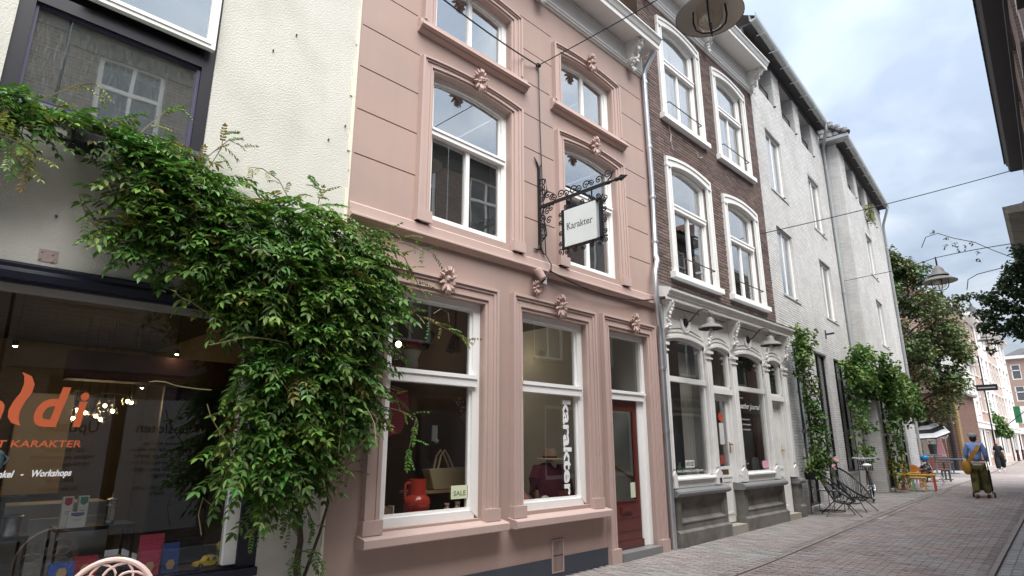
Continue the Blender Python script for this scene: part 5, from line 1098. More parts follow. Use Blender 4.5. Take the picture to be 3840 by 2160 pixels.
# ------------------------------------------------------------------ houses across the street (the eaves come into view at the right edge; the rest is seen in the panes)
def line_house(name, lab, x0, x1, fy, hz, m, kind=0, ez=None, grp=None, roofm='tile', side=1, eave=.32, wn=3, fl=3, gh=3.2, trim='offwhite', tiles=False, rh=3.0):
    # facade from (x0,fy(x0)) to (x1,fy(x1)); side=+1 faces +y (right side of the street), -1 faces -y
    p0 = Vector((x0, fy(x0), 0)); p1 = Vector((x1, fy(x1), 0))
    if side > 0: p0, p1 = p1, p0
    d = p1-p0; Ln = d.length; rz = math.atan2(d.y, d.x); zg = gz(x0)
    r = thing(name, lab, 'house', (p0.x,p0.y,0), rz, grp)
    fh = (hz-gh)/max(fl-1, 1); ops = []; w_ = Ln/wn
    for f in range(1, fl):
        for i in range(wn): ops.append((i*w_+w_*.24, i*w_+w_*.76, gh+(f-1)*fh+fh*.24, gh+(f-1)*fh+fh*.86, .14))
    gr = [(w_*.18, Ln*.60, .75, 2.65, .2), (Ln*.70, Ln*.90, zg, 2.65, .2)]
    part('wall', MB().wall(0, Ln, 0, hz, 0, ops+gr, .14).poly([(0,0,0),(0,8,0),(0,8,hz),(0,0,hz)]).poly([(Ln,0,0),(Ln,8,0),(Ln,8,hz),(Ln,0,hz)]), m, r)
    for a, b, c, e, dp in ops:
        f = part('window', MB().ring(rect(a,b,c,e), rect(a+.08,b-.08,c+.08,e-.08), .05, .12, True, True).box(a,b,.04,.12,c+(e-c)*.62,c+(e-c)*.62+.07).box((a+b)/2-.03,(a+b)/2+.03,.06,.12,c,e), M['white'], r)
        part('pane', MB().box(a+.06,b-.06,.09,.095,c+.06,e-.06), M['fglass'], f)
        part('sill', MB().box(a-.06,b+.06,-.07,.05,c-.08,c-.001), M[trim], r); part('lintel', MB().box(a-.08,b+.08,-.025,.01,e+.001,e+.16), M[trim], r)
    a, b, c, e, _ = gr[0]; f = part('shop_window', MB().ring(rect(a,b,c,e), rect(a+.09,b-.09,c+.09,e-.09), .04, .16, True, True).box((a+b)/2-.04,(a+b)/2+.04,.06,.15,c,e), M['white' if kind % 2 else 'navy'], r); part('pane', MB().box(a+.06,b-.06,.11,.116,c+.06,e-.06), M['fglass'], f)
    a, b, c, e, _ = gr[1]; f = part('door', MB().ring(arc(a,b,c,e,0,2), arc(a+.1,b-.1,c,e-.1,0,2), .04, .18).box(a+.1,b-.1,.12,.16,c,e-.1), M['door' if kind == 2 else 'blackmetal'], r); part('door_pane', MB().box(a+.2,b-.2,.115,.12,c+1,e-.25), M['fglass'], f)
    part('shop_fascia', MB().box(.1,Ln-.1,-.10,.0,2.75,3.12).box(.05,Ln-.05,-.16,0,3.12,3.2), M[trim], r)
    part('cornice', MB().prism([(0,hz-.45),(-.05,hz-.45),(-.06,hz-.38),(-.03,hz-.36),(-.03,hz-.16),(-eave*.9,hz-.15),(-eave,hz-.10),(-eave,hz+.02),(-eave*1.1,hz+.06),(0,hz+.08)], 'x', 0, Ln), M[trim], r)
    part('roof', MB().poly([(0,-.1,hz+.09),(Ln,-.1,hz+.09),(Ln,4,hz+rh),(0,4,hz+rh)]).poly([(0,-.1,hz+.09),(0,8,hz+.09),(0,4,hz+rh)]).poly([(Ln,-.1,hz+.09),(Ln,8,hz+.09),(Ln,4,hz+rh)]), M[roofm], r)
    if tiles:
        t = MB(); u = 0
        while u < Ln:
            for k in range(6):
                a0 = pi*k/6; a1 = pi*(k+1)/6; q = lambda a, y, z: (u+.115-.115*math.cos(a), y, z+.06*math.sin(a))
                t.poly([q(a0,-eave*1.2,hz+.10), q(a1,-eave*1.2,hz+.10), q(a1,1.2,hz+.95), q(a0,1.2,hz+.95)])
            u += .23
        part('roof_tile', t, M[roofm], r, kind='stuff', tidy=False)
    ch = MB().box(Ln*.42,Ln*.42+.6,3.2,4.0,hz+rh*.7,hz+rh+.9); part('chimney', ch, M['rbrick'], r)
    return r
fr_ = lambda x: -6.0+.061*x
BR2 = mat('far_brown_brick', (.13,.085,.07), .9, var=.2, vs=2, bump=.003, bs=30); BR3 = mat('grey_render', (.40,.385,.37), .85, var=.08); BR4 = mat('dark_render', (.20,.18,.17), .85, var=.1)
def brick_mat(name, c1, c2, mo):
    m = mat(name, c1, .9, var=.2, vs=2); t = m.node_tree; nd = t.nodes; lk = t.links.new; b = nd['Principled BSDF']; src = b.inputs['Base Color'].links[0].from_socket
    tc_ = nd.new('ShaderNodeTexCoord'); mp = nd.new('ShaderNodeMapping'); lk(tc_.outputs['Object'], mp.inputs[0]); mp.inputs[2].default_value = (pi/2, 0, 0)
    br = nd.new('ShaderNodeTexBrick'); lk(mp.outputs[0], br.inputs[0]); br.inputs['Scale'].default_value = 1; br.inputs['Brick Width'].default_value = .22; br.inputs['Row Height'].default_value = .066; br.inputs['Mortar Size'].default_value = .006
    br.inputs['Color1'].default_value = (1,1,1,1); br.inputs['Color2'].default_value = (*c2,1); br.inputs['Mortar'].default_value = (*mo,1)
    mx_ = nd.new('ShaderNodeMix'); mx_.data_type = 'RGBA'; mx_.blend_type = 'MULTIPLY'; mx_.inputs[0].default_value = 1; lk(src, mx_.inputs[6]); lk(br.outputs[0], mx_.inputs[7]); lk(mx_.outputs[2], b.inputs['Base Color']); return m
BR2 = brick_mat('brown_street_brick', (.205,.165,.145), (.75,.74,.73), (1.6,1.6,1.6)); BR5 = brick_mat('red_street_brick', (.19,.135,.112), (.75,.72,.70), (1.6,1.6,1.6))
oh = []
oh.append(line_house('shop_house', 'brown brick house across the street behind the camera', -7, 1.0, fr_, 8.8, BR2, 1, wn=3, tiles=True, trim='greystone'))
oh.append(line_house('shop_house', 'brown brick shop house across the street, facing the pink house', 1.05, 6.9, fr_, 8.6, BR2, 0, wn=3, tiles=True, trim='greystone'))
oh.append(line_house('eave_house', 'red brown house at the right edge whose dark eaves hang into view', 6.95, 20.3, fr_, 8.92, BR5, 1, wn=6, eave=.34, trim='soffit', tiles=True))
part('fascia_panel', MB().box(.3,6,-.115,-.10,2.72,3.14), mat('fascia_cream',(.42,.38,.30),.7), oh[-1])
tb_ = text_mb('BARBER SHOP', .26, 0, 0, .012); part('lettering', put(tb_, (.75,-.118,2.84), (1,0,0), (0,0,1)), TX('fasciaink',(.04,.03,.03)), oh[-1], tidy=False)
oh.append(line_house('eave_house', 'brick house at the right edge behind the hanging foliage', 21.0, 29, lambda x: fr_(x)+.10, 8.0, M['rbrick'], 2, wn=3, eave=.50, trim='greystone'))
# boarded shop windows with notices, behind the camera (read mirrored in the cafe pane)
wb = thing('notice_window', 'pale notice panels with dark lettering in the shop window across the street', 'notice', (2.6,-5.86,0))
part('panel', MB().box(1.35,2.52,-5.84,-5.82,.30,2.35).box(2.70,3.95,-5.80,-5.76,.30,2.35), TX('noticegrey',(.50,.50,.51)), wb)
def notice(x1, y, lines):
    for z, h, t, w_ in lines:
        mb = text_mb(t, 1.0); wd, mn = width(mb); s = min(w_/wd, h*1.35); mb.v = [((p[0]-mn-wd/2)*s, p[1]*s, 0) for p in mb.v]
        part('lettering', put(mb, (x1,y,z), (-1,0,0), (0,0,1)), TX('noticeink',(.012,.012,.013)), wb, tidy=False)
notice(3.28,-5.757,[(1.82,.17,'Gesloten',.85),(1.62,.07,'Helaas niet de',.6),(1.52,.07,'make-over die we wilden,',.95),(1.42,.07,'maar sinds de brand',.8),(1.32,.07,'werken we keihard om',.85),(1.22,.07,'de winkel weer open',.8),(1.12,.07,'te krijgen.',.4),(.94,.07,'Bedankt voor jullie',.75),(.84,.07,'begrip',.3)])
notice(1.98,-5.817,[(1.82,.17,'Updates',.8),(1.52,.07,'zijn we voor',.6),(1.42,.07,'volgens de rouwfiere',.8),(1.32,.07,'up-to-date blijven',.7),(1.10,.07,'Bekijk en',.4),(.98,.07,'bij de winkel',.6)])
# ------------------------------------------------------------------ far end of the street
BR6 = brick_mat('old_corner_brick', (.135,.075,.056), (.6,.6,.6), (1.5,1.5,1.5))
cb_ = thing('corner_house', 'old red brown brick corner house with ochre stone quoins beyond the terrace', 'house', (43.4,1.35,0))
part('side_wall', MB().wall(0,8,0,4.75,0,[(3.2,4.4,2.2,3.9,.15,True),(1.9,2.6,.5,2.2,.15,True)],.15), M['rbrick'], cb_) if False else None
sw_ = MB()
for z0 in (0,): sw_.box(43.4,50.5,1.40,9.5,0,4.6).box(45.0,50.5,3.4,9.5,4.6,7.4)
part('wall', sw_, BR6, cb_)
part('stone_quoin', MB().box(43.36,44.1,1.33,1.46,0,4.45), M['ochre'], cb_); part('cornice', MB().box(43.2,50.6,1.2,9.6,4.6,4.74), M['greystone'], cb_)
part('roof', MB().prism([(3.2,7.4),(9.7,7.4),(6.4,9.6)],'x',44.8,50.6), M['tile'], cb_)
for y in (3.2,5.3):
    f = part('window', MB().box(43.33,43.42,y,y+1.0,1.3,3.3), M['ochre'], cb_); part('pane', MB().box(43.31,43.335,y+.12,y+.88,1.42,3.15), M['fglass'], f)
pipe('downpipe', 'dark downpipe on the corner of the old brick house', [(43.25,1.75,6.5),(43.25,1.75,.2)], .11, M['blackmetal'])
ff = lambda x: 1.42+.026*(x-43.4)
WHT = mat('pale_render', (.72,.70,.66), .8, var=.06); BRR = mat('haze_paled_brick', (.40,.28,.23), .85, var=.12); BRP = mat('far_pink_brick', (.50,.41,.36), .85, var=.1)  # red brick tone is paled to stand in for distance haze
FR = [(50.6,55.5,7.6,WHT,2,'grey white house with a dark shop sign, first beyond the brick corner'),(55.5,60.5,11.2,BRR,2,'red brick house with pale window bands, far down the street'),(60.5,66.5,11.6,WHT,2,'tall pale house with a deep white cornice, far down the street'),(66.5,74,11.8,BRP,3,'pinkish brick house beside the ivy, far down the street'),(74,84,12.2,WHT,3,'cream white house before the street bends, far away')]
for a, b, h, m_, wn, lab in FR: line_house('terraced_house', lab, a, b, ff, h, m_, 1, grp='houses far down the street', side=-1, eave=.45, wn=wn, fl=4, gh=3.4, trim='white', rh=2.6)
# the building that closes the view
eb = line_house('end_house', 'red brick house with an orange tiled roof closing the view at the street bend', 0, 1, lambda x: 0, 1, BRR, 1) if False else None
r = thing('end_house', 'red brick house with an orange roof at the street bend', 'house', (92,-3.5,0)); 
ops = [(-2.9+i*1.75, -2.0+i*1.75, z, z+1.75) for i in range(4) for z in (4.0,6.5,9.0)]
mb = MB(); mb.wall(-3.3,4.6,0,11.4,0,[(*o,.12) for o in ops],.12); T_ = Matrix.Translation((92,0,0)) @ Matrix.Rotation(-pi/2,4,'Z')
def tm_(m): q = MB(); q.add(m, T_); return q
part('wall', tm_(mb), BRR, r); part('cornice', tm_(MB().box(-3.4,4.7,-.3,0,11.4,11.75)), M['white'], r); part('roof', tm_(MB().poly([(-3.4,-.2,11.76),(4.7,-.2,11.76),(3.6,3,12.9),(-2,3,12.9)])), M['tile'], r)
for o in ops:
    f = part('window', tm_(MB().ring(rect(*o), rect(o[0]+.1,o[1]-.1,o[2]+.1,o[3]-.1), .03,.11,True,True).box(o[0],o[1],.03,.11,o[2]+1.0,o[2]+1.1)), M['white'], r); part('pane', tm_(MB().box(o[0]+.08,o[1]-.08,.07,.08,o[2]+.08,o[3]-.08)), M['fglass'], r)
part('dormer', tm_(MB().box(-1.0,1.2,.1,1.5,11.77,12.6).prism([(-1.2,12.6),(1.4,12.6),(.1,13.1)],'y',0,1.6)), M['greystone'], r); part('chimney', tm_(MB().box(1,1.7,2,3,12.5,15.0)), M['rbrick'], r); part('shop_fascia', tm_(MB().box(-3.3,4.6,-.2,0,2.8,3.5)), M['white'], r); part('shop_window', tm_(MB().box(-2.9,4.2,-.05,-.01,.6,2.7)), M['fglass'], r)
lh = thing('turret', 'grey roofed lantern turret over the far houses', 'turret', (78,3.6,12)); part('lantern', MB().box(77.4,78.6,3.2,4.4,13,14.4), M['greystone'], lh); part('roof', MB().lathe([(1.3,0),(1.1,.3),(.5,.9),(.15,1.3),(0,1.9)], (78,3.8,14.4), 8), M['soffit'], lh)
ss = thing('shop_sign', 'dark hanging shop sign on the far pale house', 'sign', (51,.9,4.9)); part('board', MB().box(51,51.12,.05,1.2,5.1,5.5), M['blackmetal'], ss); part('print', MB().box(50.985,51.0,.15,1.1,5.25,5.33), TX('signgrey',(.3,.3,.3)), ss)
pl = thing('lamp_pole', 'slim dark pole in front of the far houses', 'pole', (52.5,.95,.2)); part('pole', MB().tube([(52.5,.95,.2),(52.5,.95,7.5)], .045, 8), M['blackmetal'], pl); part('pole_cap', MB().lathe([(0,0),(.1,0),(.06,.1),(0,.12)], (52.5,.95,7.5), 10), M['blackmetal'], pl)
fl = thing('flag', 'Italian flag with an orange red banner over the far shop', 'flag', (74,1.5,4.0)); part('pole', MB().tube([(74,2.4,3.4),(74,.2,5.2)], .04), M['iron'], fl)
for i, (c, nm) in enumerate((((.02,.14,.06),'flaggreen'),((.75,.75,.75),'flagwhite'),((.70,.12,.02),'flagred'))): part('flag_band', MB().box(73.98,74.02,1.7-.5*i-.5,1.7-.5*i,3.6,5.1), TX(nm,c), fl)
part('banner', MB().box(73.9,73.95,-.5,.4,3.9,5.2), TX('bannerred',(.60,.07,.02)), fl); part('banner_print', MB().box(73.88,73.9,-.45,.35,4.35,4.5), M['white'], fl)
for i, (x, y) in enumerate(((72.7,1.9),(78.1,2.05),(81.2,2.1))):
    single('bollard', MB().lathe([(0,0),(.14,0),(.12,.1),(.10,.75),(.13,.8),(.10,.95),(0,1.0)], (x,y,.21), 10), TX('bollard',(.06,.012,.012)), ['dark red bollard, nearest of the three','dark red bollard, middle one of the three','dark red bollard, farthest of the three'][i], 'bollard', group='bollards far down the street')
# ------------------------------------------------------------------ wisteria on the cream and pink houses
def leaflet(mb, b, d, n, l, w_):
    s = d.cross(n).normalized()*w_; dn = n*(-0.18*w_/0.02*0.02)
    t = b+d*l-n*(l*.16); m1 = b+d*l*.30; m2 = b+d*l*.62-n*(l*.05); k = len(mb.v)
    mb.v += [tuple(b), tuple(m1+s*.85+n*w_*.3), tuple(m2+s*.8+n*w_*.2), tuple(t), tuple(m2-s*.8+n*w_*.2), tuple(m1-s*.85+n*w_*.3)]
    mb.f += [(k,k+1,k+2,k+3),(k,k+3,k+4,k+5)]
def frond(rr, Ln=.24, pairs=5, ll=.066, w_=.014):
    # a pinnate leaf along +x, drooping to -z, leaflets spread in y
    mb = MB(); pts = []
    for i in range(pairs+2):
        t = i/(pairs+1); pts.append(Vector((Ln*t, 0, -.10*Ln/.24*t*t)))
    mb.tube(pts, [.0022]*(pairs+1)+[.001], 3, cap=False)
    for i in range(1, pairs+2):
        p = pts[i]; t = i/(pairs+1); l = ll*(1.0-.25*abs(t-.55))*rr.uniform(.85,1.15)
        for s in (-1, 1):
            a = rr.uniform(.85,1.2); d = Vector((math.cos(a), s*math.sin(a), rr.uniform(-.55,-.15))).normalized()
            n = Vector((rr.uniform(-.2,.2), s*rr.uniform(-.15,.35), 1)).normalized(); n = (n-d*n.dot(d)).normalized(); leaflet(mb, p, d, n, l, w_*rr.uniform(.85,1.2))
    d = Vector((1,0,-.45)).normalized(); leaflet(mb, pts[-1], d, Vector((.45,0,1)).normalized(), ll*1.1, w_*1.1); return mb
rr = random.Random(42)
FRV = [frond(rr, rr.uniform(.2,.27), rr.choice((4,5,5,6)), rr.uniform(.058,.072), rr.uniform(.0125,.0155)) for _ in range(8)]
WP = [(-.3,4.06),(0.02,4.04),(0.27,4.08),(0.42,4.09),(0.57,4.07),(0.78,4.07),(0.96,4.05),(1.14,4.06),(1.28,4.1),(1.44,4.05),(1.65,3.92),(1.87,3.85),(2.15,3.84),(2.38,3.89),(2.67,3.92),(2.93,3.88),(3.17,3.78),(3.38,3.58),(3.55,3.28),(3.60,3.05),(3.42,2.74),(3.30,2.45),(3.34,2.22),(3.36,1.99),(3.20,1.77),(2.97,1.66),(2.86,1.5),(2.84,1.37),(2.73,1.24),(2.55,1.22),(2.42,1.15),(2.3,1.10),(2.16,1.14),(2.10,1.3),(1.98,1.4),(1.93,1.58),(2.0,1.79),(2.04,2.12),(1.98,2.40),(1.80,2.56),(1.68,2.70),(1.47,2.88),(1.23,3.03),(1.05,3.14),(0.96,3.26),(0.90,3.42),(0.88,3.70),(0.84,3.90),(0.60,3.92),(0.50,3.78),(0.37,3.76),(0.09,3.70),(-.3,3.66)]
def inside(P, x, y):
    c = False; n = len(P); j = n-1
    for i in range(n):
        if (P[i][1] > y) != (P[j][1] > y) and x < (P[j][0]-P[i][0])*(y-P[i][1])/(P[j][1]-P[i][1])+P[i][0]: c = not c
        j = i
    return c
def edge_d(P, x, y):
    b = 9
    for i in range(len(P)):
        x1, y1 = P[i-1]; x2, y2 = P[i]; dx, dy = x2-x1, y2-y1; q = dx*dx+dy*dy
        t = 0 if q == 0 else max(0, min(1, ((x-x1)*dx+(y-y1)*dy)/q)); b = min(b, math.hypot(x-x1-t*dx, y-y1-t*dy))
    return b
wis = thing('wisteria', 'big green wisteria climbing over the cream wall onto the pink house', 'climbing plant', (2.77,-.12,0))
def frot(out, roll):
    # frond axis along out, its upper side turned up
    x = out.normalized(); z = (Vector((0,0,1))-x*x.z)
    z = z.normalized() if z.length > .05 else Vector((0,-1,0)); y = z.cross(x)
    m = Matrix((x, y, z)).transposed(); return m @ Matrix.Rotation(roll, 3, 'X')
plc = []      # (y, x, z, rot, scale, young)
xs = [p[0] for p in WP]; zs = [p[1] for p in WP]; cnt = 0
while cnt < 2900:
    x = rr.uniform(min(xs), max(xs)); z = rr.uniform(min(zs), max(zs))
    if not inside(WP, x, z): continue
    e = edge_d(WP, x, z); mass = min(1, max(0, (x-1.2)/.9))
    if e < (.04 if x < 1.3 else .10) and rr.random() < .6: continue
    if x > 1.6 and rr.random() < .12: continue
    dmax = .09+.16*min(1, e/.2)+mass*.30*min(1, e/.5)**.7; u = rr.random()
    lump = .5+.5*math.sin(x*7.3+math.sin(z*5.1)*1.7)*math.sin(z*8.3+x*2.2)
    y = -.04-dmax*(.62+.38*lump)*(1-(1-u)**2.6)
    pf = (5.42+y)/5.22; x *= pf; z = 1.6+(z-1.6)*pf
    a = rr.uniform(-1.5, 1.5); out = Vector((math.sin(a)*.9, -math.cos(a)*.8-.25, rr.uniform(-.65, .35)))
    yg = rr.random() < (.09+.30*max(0, 1-e/.15))*(.4+lump)
    plc.append((y, x, z, frot(out, rr.uniform(-.5,.5)), rr.uniform(.75,1.45)*(.8 if yg else 1), yg)); cnt += 1
# stray shoots: (points, leafiness, young)
SHOOT = [([(3.3,2.72,-.45),(3.62,2.93,-.42),(3.95,2.87,-.36),(4.25,2.82,-.32),(4.50,2.75,-.30)],13,True),([(3.1,3.76,-.3),(3.42,3.77,-.3),(3.74,3.73,-.28),(3.98,3.68,-.26)],10,False),
 ([(3.2,3.6,-.4),(3.5,3.5,-.4),(3.65,3.3,-.4),(3.78,3.15,-.36)],9,True),([(3.3,1.98,-.35),(3.55,1.94,-.35),(3.78,1.88,-.33),(3.74,1.68,-.32),(3.70,1.48,-.3)],11,False),([(3.2,2.1,-.3),(3.45,2.15,-.3),(3.62,2.02,-.3)],6,False),
 ([(1.50,3.95,-.1),(1.62,4.12,-.12),(1.72,4.26,-.16),(1.86,4.22,-.2)],7,True),([(1.6,3.95,-.1),(1.68,4.18,-.12),(1.69,4.38,-.1)],4,True),([(2.3,3.86,-.2),(2.2,4.02,-.18),(2.05,4.1,-.14),(1.92,4.08,-.12)],6,True),
 ([(.30,3.98,-.15),(.42,4.12,-.16),(.56,4.27,-.16),(.68,4.33,-.2),(.77,4.26,-.22)],6,True),([(1.0,3.98,-.12),(1.08,4.14,-.13),(1.2,4.34,-.14),(1.33,4.46,-.14)],4,True),([(.8,3.95,-.12),(.83,4.08,-.14),(.92,4.16,-.16)],5,True),
 ([(.72,3.45,-.12),(.80,3.28,-.12),(.95,3.16,-.12),(1.12,3.09,-.12),(1.28,3.04,-.12)],14,False),([(1.25,3.04,-.12),(1.3,2.96,-.1),(1.42,2.92,-.1)],6,False),([(1.5,2.88,-.1),(1.62,2.84,-.1),(1.72,2.86,-.1)],6,False),
 ([(2.0,1.7,-.28),(1.92,1.62,-.3),(1.84,1.50,-.3),(1.88,1.32,-.3)],5,False),([(2.1,2.3,-.3),(1.95,2.12,-.34),(1.88,2.0,-.36)],7,False),([(2.6,3.9,-.2),(2.62,4.02,-.2),(2.55,4.1,-.2)],6,True),
 ([(.16,3.58,-.5),(.3,3.56,-.52),(.42,3.48,-.5)],9,True),([(.14,3.5,-.5),(.3,3.46,-.5),(.36,3.38,-.5)],8,True),
 ([(2.73,1.15,-.14),(2.78,1.0,-.16),(2.86,.9,-.2)],5,False),([(2.74,.75,-.14),(2.66,.66,-.2),(2.6,.58,-.2)],6,False),([(2.74,.72,-.14),(2.84,.70,-.2),(2.93,.62,-.2)],7,False),([(2.74,.55,-.14),(2.7,.45,-.22),(2.74,.34,-.24)],7,False),([(2.76,.5,-.14),(2.86,.44,-.2),(2.9,.34,-.2)],6,False),([(2.5,1.2,-.25),(2.48,1.05,-.28),(2.55,.92,-.3)],8,False),([(2.35,1.15,-.3),(2.26,1.0,-.34),(2.2,.92,-.35)],6,True),([(2.9,1.5,-.25),(3.05,1.42,-.25),(3.15,1.36,-.22)],5,False)]
stm = MB()
for pts, nl, yg in SHOOT:
    P3 = [Vector((a, c, b)) for a, b, c in pts]; stm.tube(P3, [.006]*(len(P3)-1)+[.002], 4)
    for i in range(nl):
        t = (i+.5)/nl*(len(P3)-1); k = min(int(t), len(P3)-2); p = P3[k].lerp(P3[k+1], t-k); dr = (P3[k+1]-P3[k]).normalized(); s = -1 if i % 2 else 1
        out = dr*.5+Vector((rr.uniform(-.6,.6), -.45, rr.uniform(-.5,.35)))+Vector((0,0,.35*s))
        plc.append((p.y, p.x, p.z, frot(out, rr.uniform(-.5,.5)), rr.uniform(.45,.72), yg and rr.random() < .6))
for i in range(26):     # thin bare runners over the mass
    x = rr.uniform(1.6,3.2); z = rr.uniform(1.6,3.6); p = Vector((x,-.42-rr.uniform(0,.2),z)); q = [p]
    d = Vector((rr.uniform(-.6,.6), rr.uniform(-.15,.05), rr.uniform(-1,.2))).normalized()
    for k in range(6): d = (d+Vector((rr.uniform(-.4,.4), rr.uniform(-.1,.1), rr.uniform(-.25,.1)))).normalized(); q.append(q[-1]+d*.10)
    stm.tube(q, [.005]*6+[.002], 4, cap=False)
for P_, in (([(4.50,2.75,-.30),(4.56,2.80,-.30),(4.60,2.76,-.29),(4.56,2.71,-.29),(4.5,2.74,-.30)],),([(1.86,2.72,-.2),(1.7,2.70,-.16),(1.6,2.77,-.14),(1.5,2.73,-.12),(1.47,2.60,-.1)],),([(3.95,2.98,-.34),(4.05,3.05,-.34),(4.15,3.02,-.34),(4.18,2.92,-.33)],),([(1.9,1.15,-.3),(1.82,1.22,-.3),(1.80,1.1,-.3),(1.84,.95,-.3)],)):
    stm.tube([Vector((a,c,b)) for a,b,c in P_], .004, 4)
part('stem', stm, M['stem'], wis, kind='stuff', tidy=False)
trk = MB().tube([(2.73,-.10,1.5),(2.74,-.13,1.2),(2.71,-.12,1.0),(2.735,-.13,.8),(2.72,-.12,.6),(2.76,-.13,.4),(2.78,-.12,0)], [.02,.022,.024,.026,.03,.034,.045], 8)
trk.tube([(2.95,-.10,1.35),(2.98,-.12,1.1),(2.93,-.10,.85),(2.85,-.12,.65),(2.78,-.12,.45)], [.010,.012,.013,.015,.018], 6)
for a, b in (((2.73,-.12,1.45),(1.6,-.10,3.1)),((2.7,-.12,1.45),(2.9,-.12,3.3)),((1.6,-.1,3.15),(.9,-.06,3.86)),((.9,-.06,3.86),(-.2,-.06,3.86)),((1.9,-.1,2.8),(3.2,-.1,3.1))):
    a = Vector(a); b = Vector(b); trk.tube([a.lerp(b, i/8)+Vector((rr.uniform(-.05,.05), rr.uniform(-.03,.03), rr.uniform(-.05,.05))) for i in range(9)], [.016-.001*i for i in range(9)], 6)
part('trunk', trk, M['bark'], wis, smooth=True, tidy=False)
FM = [m.mesh('leaf', M['leaf'], tidy=False) for m in FRV]; FY = [m.mesh('leaf', M['leafy'], tidy=False) for m in FRV]
order = sorted(range(len(plc)), key=lambda i: plc[i][0]-.08*plc[i][4]); near = set(order[:300])
RG, RY = MB(), MB()
for i, (y, x, z, rot, s, yg) in enumerate(plc):
    v = i % 8
    if i in near: inst('leaf', (FY if yg else FM)[v], wis, (x,y,z), rot*s)
    else: (RY if yg else RG).add(FRV[v], Matrix.Translation((x,y,z)) @ (rot*s).to_4x4())
part('foliage', RG, M['leaf'], wis, kind='stuff', tidy=False); part('young_foliage', RY, M['leafy'], wis, kind='stuff', tidy=False)
# ------------------------------------------------------------------ creepers on the grey houses
def leaf_cloud(rr, spots, n, sz, drop=.5, up=.2, jit=1.0):
    # spots: (x,y,z,rx,ry,rz); flat folded leaves scattered through the ellipsoids, denser to the outside
    mb = MB(); vol = [s[3]*s[5] for s in spots]; tot = sum(vol)
    for s, v in zip(spots, vol):
        for _ in range(max(4, int(n*v/tot))):
            d = Vector((rr.gauss(0,1), rr.gauss(0,1), rr.gauss(0,1))).normalized(); r = rr.random()**.45
            p = Vector((s[0]+d.x*s[3]*r, s[1]+d.y*s[4]*r, s[2]+d.z*s[5]*r))
            ax = Vector((rr.uniform(-1,1), rr.uniform(-1,.6), rr.uniform(-drop-.4,.3))).normalized(); nn = Vector((rr.uniform(-.6,.6), rr.uniform(-.9,.2), rr.uniform(.2,1))); nn = (nn-ax*nn.dot(ax))
            if nn.length < .05: continue
            leaflet(mb, p, ax, nn.normalized(), sz*rr.uniform(.7,1.3), sz*rr.uniform(.28,.42))
    return mb
cr1 = thing('climbing_rose', 'slender climbing rose with pale pink blooms at the near corner of the grey houses', 'climbing plant', (14.95,-.10,.10))
sp_ = []
for i in range(60):
    t = i/59; z = 1.0+3.3*t; x = 15.0+.25*math.sin(t*5)+(.25*max(0,(t-.7)/.3)); w_ = .17+.12*math.sin(t*9+1)**2+(.22 if t < .14 else 0)+(.18 if t > .8 else 0)
    sp_.append((x+rr.uniform(-.1,.1), -.20-rr.uniform(0,.18), z, w_, .20, .16))
sp_ += [(15.15,-.3,1.25,.42,.30,.28),(15.0,-.3,1.0,.3,.25,.2),(15.35,-.28,4.0,.35,.25,.3)]
a = leaf_cloud(rr, [(*q_[:3], q_[3]*.75, q_[4]*.8, q_[5]) for q_ in sp_], 1700, .095); part('foliage', a, M['creeper'], cr1, kind='stuff', tidy=False)
lm = [leaf_cloud(rr, [(0,0,0,.03,.03,.03)], 4, .095).mesh('leaf', M['creeper'], tidy=False) for _ in range(5)]
for i in range(110): s = rr.choice(sp_); inst('leaf', lm[i % 5], cr1, (s[0]+rr.uniform(-1,1)*s[3], s[1]-.16-rr.uniform(0,.05), s[2]+rr.uniform(-1,1)*s[5]))
part('stem', MB().tube([(14.98,-.08,.1),(15.02,-.10,.6),(14.95,-.12,1.2),(15.1,-.12,2.0),(14.95,-.12,2.9),(15.2,-.12,4.1)], .009, 6).tube([(15.03,-.06,.1),(15.0,-.08,1.0)], .007, 5), M['bark'], cr1)
for i in range(7):
    b = MB(); p = Vector((15.25+rr.uniform(-.15,.38), -.50-rr.uniform(0,.12), 1.20+rr.uniform(-.18,.22)))
    for k in range(7): b.ball(p+Vector((rr.uniform(-.025,.025),rr.uniform(-.025,.025),rr.uniform(-.025,.025))), .02, 6, 4)
    part('blossom', b, TX('blossom',(.70,.42,.42)), cr1)
single('wall_planter', MB().prism([(14.75,.86),(15.15,.86),(15.22,1.02),(14.68,1.02)], 'y', -.42, -.12), M['blackmetal'], 'black planter box under the climbing rose', 'planter')
cr2 = thing('wall_creeper', 'thick green creeper arching over the ground floor openings of the grey houses', 'climbing plant', (21.6,.0,.17))
def g2p(X, off, z): return (X, (.02+.075*(X-14.4) if X < 22.1 else .105+.09*(X-22.15))+off, z)
path = [(19.6,4.1),(20.5,4.25),(21.3,4.35),(22.0,4.2),(22.4,4.1),(23.2,3.95),(24.2,3.85),(25.2,3.75),(26.2,3.55),(27.0,3.3)]
sp2 = []
for i in range(130):
    t = rr.random()*(len(path)-1.001); k = int(t); f = t-k; X = path[k][0]*(1-f)+path[k+1][0]*f; z = path[k][1]*(1-f)+path[k+1][1]*f
    tk = .45+.50*math.sin(max(0,min(1,(X-19.5)/7.5))*pi); sp2.append((*g2p(X,-.30-rr.uniform(0,.28),z-rr.uniform(-.25,1.0)*tk*1.3), .34,.24,.26))
